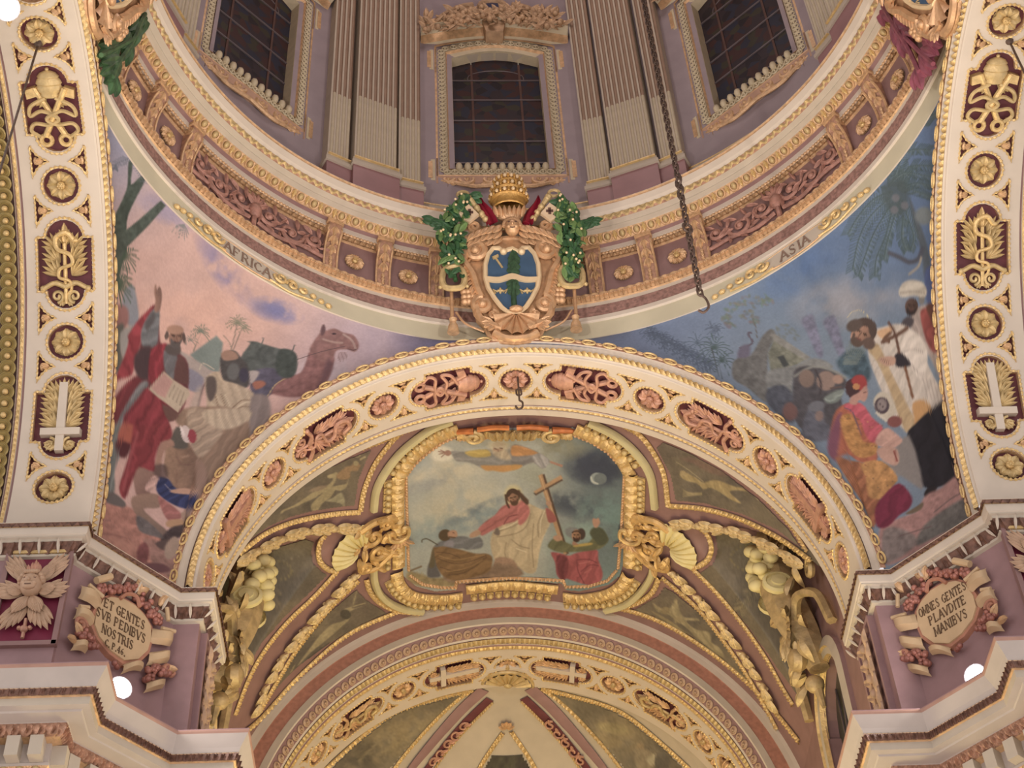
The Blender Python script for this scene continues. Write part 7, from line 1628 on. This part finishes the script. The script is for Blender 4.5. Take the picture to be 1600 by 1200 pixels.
        mb = MB(); P = []
        for i, (x, y, w) in enumerate(((1000, 265, .02), (995, 310, .09), (960, 370, .15), (930, 420, .13), (920, 470, .15), (945, 490, .06))): q = f(x, y, .0); P.append([(q.x-w*.5, q.y, .06), (q.x-w*.15, q.y, .12), (q.x+w*.15, q.y, .07), (q.x+w*.5, q.y, .11)])
        mb.grid(P, 0); o['crimson_lappet%d' % s] = mb.mesh('crimson_lappet', [CRIM])
        q = f(1060, 495, .05); mb = MB(); mb.tube([p+Vector((0, 0, .08)) for p in spiral((q.x, q.y, 0), .085, .02, -PI/2, s*1.3, 16)], .03, 6); o['upper_scroll%d' % s] = mb.mesh('upper_scroll', [CGOLD])
        # tassel cord
        B(); mb = MB(); mb.tube(bez([f(1285, 360, .03), f(1290, 450, .03), f(1302, 590, .03)], 5), .022, 6); mb.tube(bez([f(1265, 530, .02), f(1200, 620, .02), f(1060, 690, .02)], 6), .014, 5); mb.lathe([(.02, .22), (.05, .20), (.035, .15), (.06, .10), (.075, 0), (.001, 0)], 12, 1, Matrix.Translation(f(1302, 690, .03))@Matrix.Rotation(-PI/2, 4, 'X')); o['tassel_cord%d' % s] = mb.mesh('tassel_cord', [CGOLD, GOLD])
        mb = MB(); q = f(1262, 285, .08); mb.tube([q+Vector((.155*math.cos(a)*(1-.12*math.cos(2*a)), .17*math.sin(a)-.03*abs(math.cos(a)), .02)) for a in [2*PI*i/22 for i in range(22)]], .042, 7, 0, True)
        for a in (-2.4, -.7): mb.ball(q+Vector((.22*math.cos(a), .20*math.sin(a), 0)), .03, 0, 7, 5)
        o['wreath_ring%d' % s] = mb.mesh('wreath_ring', [PALEGOLD]); A()
    return o
CRN = Vector((0, -math.cos(.24), -math.sin(.24))); CRY = Vector((0, -math.sin(.24), math.cos(.24)))
CRM = frame((CXF, 4.40, 17.0), (1, 0, 0), CRY, CRN); CRO = crest_meshes(CRM)
def arms(g, skip=()):
    made = {}; up = {'shield_rim': 'shield_field', 'wavy_fess': 'shield_field', 'tree_charge': 'shield_field', 'tiara_cushion': 'papal_tiara', 'key_bit-1': 'key_shaft-1', 'key_bit1': 'key_shaft1', 'wing-1': 'cherub_head', 'wing1': 'cherub_head'}
    for k in sorted(CRO, key=lambda k: k in up):
        if k.startswith(skip) and skip: continue
        if k == 'gold_charges':
            for b in CRO[k]: link('gilt_charge', b, made['shield_field'])
        else: made[k] = link(CRO[k].name.split('.')[0], CRO[k], made[up[k]] if k in up else g)
g = group_at('coat_of_arms', CRM); tag(g, 'gilded coat of arms with blue shield, crossed keys and triple tiara above the arch', 'coat of arms')
arms(g)
for s, nm in ((-1, 'left'), (1, 'right')):
    M = Matrix.Rotation(-s*PI/2, 4, 'Z')@CRM; g = group_at('coat_of_arms', M); tag(g, 'partly hidden gilded coat of arms behind the %s leafy spray' % ('green' if s < 0 else 'plum coloured'), 'coat of arms', 'side coats of arms')
    arms(g, ('wreath', 'tassel'))
# ---------------------------------------------------------------- laurel garlands beside the central arms
LFM = mat('laurel_leaf_green', (72, 112, 70), .45, var=.3, scale=3, col2=(40, 72, 48)); LFM2 = mat('pale_laurel_green', (120, 152, 92), .45, var=.2, scale=4)
mb = MB(); mb.leaf((0, -.07, 0), (0, .08, .03), (1, 0, 0), (0, 0, 1), .085, .03, 0, 5); LF1 = mb.mesh('laurel_leaf', [LFM]); mb = MB(); mb.leaf((0, -.07, 0), (0, .08, .03), (1, 0, 0), (0, 0, 1), .085, .03, 0, 5); LF2 = mb.mesh('laurel_leaf', [LFM2])
mb = MB(); mb.ball((0, 0, 0), .018, 0, 7, 5); BERRY = mb.mesh('gilded_berry', [IVORY])
pm = PMap(CRM, 640, 260, 5, .10)
for s, nm in ((-1, 'left'), (1, 'right')):
    G = CRM@Matrix.Translation((0, 0, .10)); g = group_at('laurel_garland', G); tag(g, 'green laurel garland with gilt berries beside the coat of arms, %s side' % ('AFRICA' if s < 0 else 'ASIA'), 'garland', 'laurel garlands')
    rn = random.Random(20+s); c0 = pm(803, 400).x
    core = [(430, 270), (400, 330), (350, 400), (330, 480), (320, 560), (340, 640), (320, 720), (340, 790), (360, 880)] if s < 0 else [(1170, 290), (1200, 340), (1230, 400), (1250, 480), (1260, 560), (1250, 640), (1270, 720), (1270, 790), (1255, 880)]
    mb = MB(); mb.tube(bez(pm.L(core, -.04), 5), .03, 6); mb.build('stem', [LFM], g)
    n = 0
    wids = [50, 70, 110, 110, 100, 90, 80, 70, 40]
    for i in range(150):
        t = rn.random()*7.99; k = int(t); u = t-k; x = core[k][0]+(core[k+1][0]-core[k][0])*u+rn.uniform(-1, 1)*wids[k]*.95; y = core[k][1]+(core[k+1][1]-core[k][1])*u+rn.uniform(-30, 30)
        q = pm(x, y, rn.uniform(-.03, .09)); link('laurel_leaf', LF1 if rn.random() < .62 else LF2, g, Matrix.Translation(q)@Matrix.Rotation(PI+rn.uniform(-.9, .9), 4, 'Z')@Matrix.Rotation(rn.uniform(-.6, .3), 4, 'X')@Matrix.Rotation(rn.uniform(-.6, .6), 4, 'Y'))
    for i in range(34):                                  # side spray towards the cornice
        t = rn.random(); x, y = ((130+170*t, 425+70*t) if s < 0 else (1470-170*t, 420+70*t)) if i < 20 else ((420+120*t, 270-25*t) if s < 0 else (1180-40*t, 290+20*t))
        q = pm(x+rn.uniform(-14, 14), y+rn.uniform(-26, 26), rn.uniform(-.02, .05)); link('laurel_leaf', LF1, g, Matrix.Translation(q)@Matrix.Rotation((1.3 if s < 0 else -1.3)+rn.uniform(-.5, .5), 4, 'Z')@Matrix.Rotation(-.2, 4, 'X'))
    for i in range(18):
        t = rn.random()*7.99; k = int(t); q = pm(core[k][0]+rn.uniform(-1, 1)*wids[k]*.8, core[k][1]+rn.uniform(-30, 30), .13); link('gilded_berry', BERRY, g, Matrix.Translation(q))
# coloured leafy sprays of the side arms
SPG = mat('painted_spray_green', (78, 112, 74), .5, var=.3, scale=8); SPP = mat('painted_spray_plum', (150, 84, 98), .5, var=.2, scale=8)
def spray(stems, leaves, m, lab, nm):
    P0 = on_cyl(*leaves[0][:2], 4.42, (0, 0), 2); g = empty('leafy_spray', P0); tag(g, lab, 'spray')
    inv = Matrix.Translation(-P0); mb = MB()
    for st in stems: mb.tube([inv@q for q in bez([on_cyl(a, b, 4.40, (0, 0), 2) for a, b in st], 6)], .028, 6)
    mb.build('stem', [m], g)
    for x, y, tx, ty, w in leaves:
        a, b = on_cyl(x, y, 4.42, (0, 0), 2), on_cyl(tx, ty, 4.46, (0, 0), 2); n = Vector((-a.x, -a.y, -2)).normalized(); mb = MB(); d = (b-a).normalized(); sd = d.cross(n)
        for k in (-1, 0, 1): mb.leaf(inv@(a+sd*.03*k), inv@(b+sd*w*.45*k-d*abs(k)*.08), sd, n, w*.7, .07, 0, 6)
        mb.build('leaf', [m], g)
spray([[(240, 0), (222, 30), (206, 66), (186, 96), (176, 120)], [(206, 62), (180, 76), (158, 86)]], [(232, 6, 212, 46, .26), (220, 30, 200, 66, .24), (206, 56, 188, 96, .26), (188, 72, 150, 88, .26), (190, 96, 156, 116, .26), (180, 112, 170, 148, .26)], SPG, 'green painted leafy spray crossing the ring cornice', 'l')
spray([[(1374, 0), (1398, 42), (1418, 74), (1436, 112)], [(1414, 58), (1440, 84), (1458, 100)], [(1416, 52), (1450, 62)]], [(1374, 2, 1392, 34, .26), (1394, 30, 1416, 66, .28), (1406, 50, 1424, 84, .26), (1440, 54, 1474, 72, .26), (1436, 82, 1464, 106, .26), (1432, 104, 1442, 140, .26)], SPP, 'plum coloured leafy spray crossing the ring cornice', 'r')
# ---------------------------------------------------------------- name scrolls on the ring
def name_scroll(word, p0, p1, lab, h=.15):
    a0, a1 = [math.atan2(q.x, q.y) for q in (on_cyl(*p0, 4.686, (0, 0), 2), on_cyl(*p1, 4.686, (0, 0), 2))]; am = (a0+a1)/2; half = (a1-a0)/2
    M = ring_frame(am, 4.69, 17.015); inv = M.inverted(); g = group_at('name_scroll', M); tag(g, lab, 'inscription', 'continent name scrolls'); R = 4.69
    def wrap(x, y, z):                                  # local flat -> round the ring
        a = am+x/R; r = R-z; return inv@Vector((r*math.sin(a), r*math.cos(a), 17.015+y))
    Lh = half*R; mb = MB(); n = 24; top = lambda x: .105-.02*(x/Lh)**2*0; 
    for y0, y1, z in ((-.125, .115, .012),):
        mb.grid([[wrap(-Lh+2*Lh*i/n, y0+.035*abs(-1+2*i/n)**3, z) for i in range(n+1)], [wrap(-Lh+2*Lh*i/n, y1-.03*abs(-1+2*i/n)**3, z+.006) for i in range(n+1)]], 0)
    for yb in (-.125, .115): mb.tube([wrap(-Lh+2*Lh*i/n, yb*(1-.28*abs(-1+2*i/n)**3), .014) for i in range(n+1)], .010, 5, 1)
    rib = mb.build('ribbon', [CREAM2, GOLD], g)
    tb, L = text_mb(word, h, .006); tb.v = [tuple(wrap(x-L/2, y-h/2, .018+z)) for x, y, z in tb.v]; letters(tb, rib, bpy.data.materials.get('grey_lettering') or mat('grey_lettering', (140, 116, 100), .6))
    for s in (-1, 1):
        mb = MB()
        for cx, cy, r, t in ((.10, .02, .09, 1.3), (.26, -.01, .08, -1.3), (.42, .0, .05, 1.2)): mb.tube([wrap(s*(Lh+q.x-.06), q.y, .035) for q in spiral((cx, cy, 0), r, .015, PI, t, 18)], [.024*(1-.5*i/18) for i in range(18)], 6)
        for x, y in ((.55, -.02), (.66, -.05), (.76, -.08)): mb.ball(wrap(s*(Lh+x-.06), y, .03), (.045, .035, .03), 0, 8, 5)
        mb.tube([wrap(s*(Lh+x), -.11-.02*math.sin(x*9), .02) for x in np.linspace(-.1, .5, 8)], .014, 5); mb.build('flourish', [GOLD2], g)
    return g
name_scroll('AFRICA', (341, 385), (432, 440), 'cream scroll lettered AFRICA between gilt flourishes on the ring')
name_scroll('ASIA', (1198, 424), (1288, 352), 'cream scroll lettered ASIA between gilt flourishes on the ring')
# ---------------------------------------------------------------- chain, cables, hook, floodlights
def chain_link(R, r, L):
    mb = MB(); mb.tube([(R*math.cos(a), (L if math.sin(a) > 0 else -L)*.5+R*math.sin(a), 0) for a in [2*PI*i/14 for i in range(14)]], r, 6, 0, True); return mb.mesh('chain_link', [IRON])
cb = on_plane(1100, 490, 1, 1.9); g = empty('hanging_chain', cb); tag(g, 'dark iron chain hanging from the dome with an open end link', 'chain')
z = 0; CL = chain_link(.031, .012, .052); CL2 = chain_link(.052, .015, .03); mb = MB(); mb.tube(bez([(0, .30, 0), (.05, .22, 0), (.06, .10, 0), (.0, .02, 0), (-.05, .05, 0)], 6), .014, 6); HK = mb.mesh('end_hook', [IRON])
link('end_hook', HK, g, Matrix.Rotation(PI/2, 4, 'X')); z = .33; i = 0
while z < 10.2:
    big = i in (12, 19, 21); me = CL2 if big else CL; st = .105 if big else .088
    link('chain_link', me, g, Matrix.Translation((0, 0, z))@Matrix.Rotation((i % 2)*PI/2+.4, 4, 'Z')@Matrix.Rotation(PI/2, 4, 'X')); z += st; i += 1
for nm, p, px in (('left', arch_frame(0, RA, 0), (60, 68)), ('right', None, (1577, 64))):
    q = on_cyl(px[0], px[1], RA+.01, (0, ZS), 0); g = empty('lamp_cable', q); tag(g, 'thin dark lamp cable dropping from the top rosette of the arch beside the %s mural' % ('pink-skied' if nm == 'left' else 'blue-skied'), 'cable'); mb = MB(); mb.tube([(0, 0, .03), (0, 0, -9)], .012, 6); mb.build('cable', [IRON], g); mb = MB(); mb.lathe([(.03, .03), (.05, 0), (.02, -.05), (.001, -.06)], 10); mb.build('ceiling_cup', [IRON], g)
q = on_cyl(809, 588, RA+.01, (CXF, ZS), 1); g = empty('ceiling_hook', q); tag(g, 'short iron rod with a hook below the top rosette of the front arch', 'hook'); mb = MB(); mb.tube([(0, 0, 0.03), (0, 0, -.42)], .013, 6); mb.build('rod', [IRON], g); mb = MB(); mb.tube(bez([(0, 0, -.42), (.035, 0, -.46), (.03, 0, -.54), (-.02, 0, -.57), (-.05, 0, -.52)], 6), .013, 6); mb.build('hook', [IRON], g); link('chain_link', CL, g, Matrix.Translation((0, 0, -.28))@Matrix.Rotation(PI/2, 4, 'X'))
def glow(name, col, st):
    m = bpy.data.materials.new(name); m.use_nodes = True; nt = m.node_tree; b = nt.nodes['Principled BSDF']; b.inputs['Emission Color'].default_value = (*srgb(col), 1); b.inputs['Emission Strength'].default_value = st; return m
LAMPG = glow('lit_lamp_lens', (246, 246, 255), 14)
CASE = mat('white_lamp_casing', (214, 208, 210), .4)
def floodlight(loc, aim, lab, P=110, r=.10):
    d = (Vector(aim)-Vector(loc)).normalized()*.45+(CAM+Vector((0, 1, 5))-Vector(loc)).normalized(); d.normalize(); M = Matrix.Translation(loc)@d.to_track_quat('Z', 'Y').to_matrix().to_4x4(); g = group_at('floodlight', M); tag(g, lab, 'lamp', 'floodlights')
    mb = MB(); mb.lathe([(.03, -.20), (r*.8, -.18), (r*1.05, -.02), (r*1.12, .01), (r, .01), (r*.96, -.01)], 18); cs = mb.build('casing', [CASE], g)
    mb = MB(); mb.lathe([(r, -.005), (r*.8, .03), (r*.4, .05), (.001, .055)], 18); mb.build('lens', [LAMPG], cs)
    mb = MB(); mb.box((0, 0, -.22), (.05, .10, .08)); mb.build('bracket', [IRON], g, smooth=False)
    l = bpy.data.lights.new('floodlight_beam', 'SPOT'); l.energy = P; l.spot_size = 2.6; l.spot_blend = .7; l.shadow_soft_size = .1; l.color = srgb((255, 246, 240)); o = bpy.data.objects.new('floodlight_beam', l); C.objects.link(o); o.location = loc+d*.08; o.rotation_euler = (Vector(aim)-Vector(loc)).to_track_quat('-Z', 'Y').to_euler()
floodlight(on_plane(188, 1075, 2, 10.95), Vector((2.6, 3.5, 14.5)), 'lit white floodlight on the cornice below the ET GENTES cartouche')
floodlight(on_plane(1524, 1055, 2, 10.95), Vector((-2.6, 3.5, 14.5)), 'lit white floodlight on the cornice below the PLAVDITE cartouche')
floodlight(on_cyl(10, 12, RA-.12, (0, ZS), 0), CAM+Vector((1, 3, 3)), 'lit white floodlight under the side arch near the lamp cable rosette', 40, .12)
# ---------------------------------------------------------------- apse: shell, gilded ribs, painted fields
ap = group_at('trim_10', Matrix.Identity(4)); structure(ap); AP = lambda a, b: on_apse(a, b, .012)
def apse_grid(a0, a1):
    R = RAP-.016; return np.array([[tuple(AO+Vector((R*math.cos(e), R*math.sin(e)*math.cos(a), R*math.sin(e)*math.sin(a)))) for e in np.linspace(a0, a1, 170)] for a in np.linspace(.0, 1.5707, 110)])
def aframe(px, py, off=.02):
    q = on_apse(px, py, off); n = (AO-q).normalized(); y = (Vector((0, 0, 1))-n*n.z).normalized(); x = y.cross(n); return frame(q, x, y, n)
def astrip(pts, w, h, nm, m, carve=None, per=.09): return strip(pts, lambda a, b: on_apse(a, b, .012), w, h, nm, m, ap, carve=carve, period=per, n=6)
for s in (-1, 1):
    X = lambda x, y: ((x, y) if s < 0 else (1584-x, y-2))
    astrip([X(*p) for p in [(505, 1204), (550, 1163), (602, 1121), (640, 1103), (690, 1089), (739, 1077)]], .07, .04, 'gilded_outline', GOLD2, h_carve); astrip([X(*p) for p in [(739, 1077), (715, 1093), (684, 1121), (640, 1169), (608, 1210)]], .06, .035, 'gilded_outline', GOLD2, h_carve)
    astrip([X(*p) for p in [(756, 1077), (722, 1108), (688, 1146), (652, 1190), (634, 1215)]], .20, .012, 'mauve_band', MAUVE); astrip([X(*p) for p in [(766, 1092), (726, 1130), (690, 1172), (660, 1212)]], .14, .012, 'brown_band', WINE)
    astrip([X(*p) for p in [(770, 1097), (731, 1136), (696, 1176), (672, 1212)]], .035, .03, 'bead_border', GOLD2, h_bead, .05)
    for p, a in (((724, 1134), .5), ((712, 1147), -.6), ((699, 1162), .6), ((688, 1176), -.5), ((676, 1190), .4)):
        mb = MB(); mb.tube([q+Vector((0, 0, .03)) for q in spiral((0, 0, 0), .09, .02, a, 1.1 if a > 0 else -1.1, 14)], .018, 5); mb.leaf((0, 0, .02), (.05, .12, .05), (1, 0, 0), (0, 0, 1), .06, .03); link('vine_scroll', mb.mesh('vine_scroll', [PINKGOLD]), ap, aframe(*X(*p)))
    astrip([X(*p) for p in [(786, 1144), (772, 1164), (756, 1188), (744, 1210)]], .07, .04, 'gilded_outline', GOLD2, h_carve)
    poly = [X(*p) for p in [(508, 1212), (552, 1168), (604, 1126), (642, 1107), (690, 1093), (730, 1083), (712, 1094), (680, 1122), (636, 1170), (600, 1212)]]
    G = apse_grid(*((PI/2, PI) if s < 0 else (0, PI/2)))
    m = Mural(G, (124, 114, 94)); m.cloud((620 if s < 0 else 960, 1150), 80, 40, (150, 134, 100), -30, .9, 3, 14).cloud((560 if s < 0 else 1020, 1190), 60, 30, (96, 90, 80), -30, .9, 5, 12)
    if s < 0: m.line([(590, 1180), (640, 1150), (690, 1110)], 5, (156, 140, 104), 5, .6).line([(560, 1190), (590, 1160)], 3, (148, 136, 106), 2, .7).line([(610, 1150), (600, 1185)], 2, (152, 140, 110), 2, .6)
    else: m.ell((958, 1138), 26, 8, (160, 146, 106), 10, 3).ell((1000, 1168), 7, 7, (156, 136, 104), 0, 2).poly([(990, 1174), (1014, 1172), (1024, 1196), (1000, 1206)], (150, 136, 110), 2).poly([(1010, 1186), (1024, 1178), (1028, 1190), (1016, 1196)], (176, 166, 136), 1.5).ell((1034, 1190), 12, 14, (100, 94, 84), 0, 2)
    tag(m.finish('apse_panel', keep=inside(poly), grain=.12), 'painted cloudy angel field of the apse half dome on the %s mural side' % ('pink-skied' if s < 0 else 'blue-skied'), 'mural', 'painted fields of the apse')
poly = [(791, 1150), (776, 1170), (760, 1196), (744, 1222), (842, 1222), (826, 1196), (808, 1170)]
G = np.array([[(x, AO.y+math.sqrt(max(.0, (RAP-.014)**2-(x-AO.x)**2-(z-ZS)**2)), z) for x in np.linspace(AO.x-.6, AO.x+.6, 60)] for z in np.linspace(ZS+1.6, ZS+3.0, 60)])
m = Mural(G, (66, 58, 54)); m.cloud((790, 1190), 40, 24, (86, 84, 66), 0, .9, 3, 9); tag(m.finish('apse_panel', keep=inside(poly), grain=.14), 'dark pointed painted field at the foot centre of the apse', 'mural')
mb = MB()
for k in range(5): a = -1.2+.6*k; mb.leaf((0, -.02, .02), (.13*math.sin(a), .15*math.cos(a), .06), (math.cos(a), -math.sin(a), 0), (0, 0, 1), .08, .04)
link('leaf_finial', mb.mesh('leaf_finial', [GOLD]), ap, aframe(791, 1136))
mb = MB(); P = []
for k in range(37): a = PI+PI*k/36; z = .03+.035*abs(math.sin(PI*k/4)); P.append([(r*math.cos(a), r*math.sin(a)*.85, z*(1.2 if r > .1 else .6)) for r in (.04, .12, .22, .30, .34)])
mb.grid(P, 1); mb.tube([(.37*math.cos(PI+PI*k/18), .37*math.sin(PI+PI*k/18)*.85, .03) for k in range(19)], .03, 6, 1); mb.tube([(.47*math.cos(PI+PI*k/18), .47*math.sin(PI+PI*k/18)*.85, .0) for k in range(19)], [.05]*19, 6, 0); mb.ball((0, -.02, .05), (.07, .05, .04), 1, 8, 5)
link('half_shell', mb.mesh('half_shell', [CREAM, PALEGOLD]), ap, aframe(793, 1068, .06))
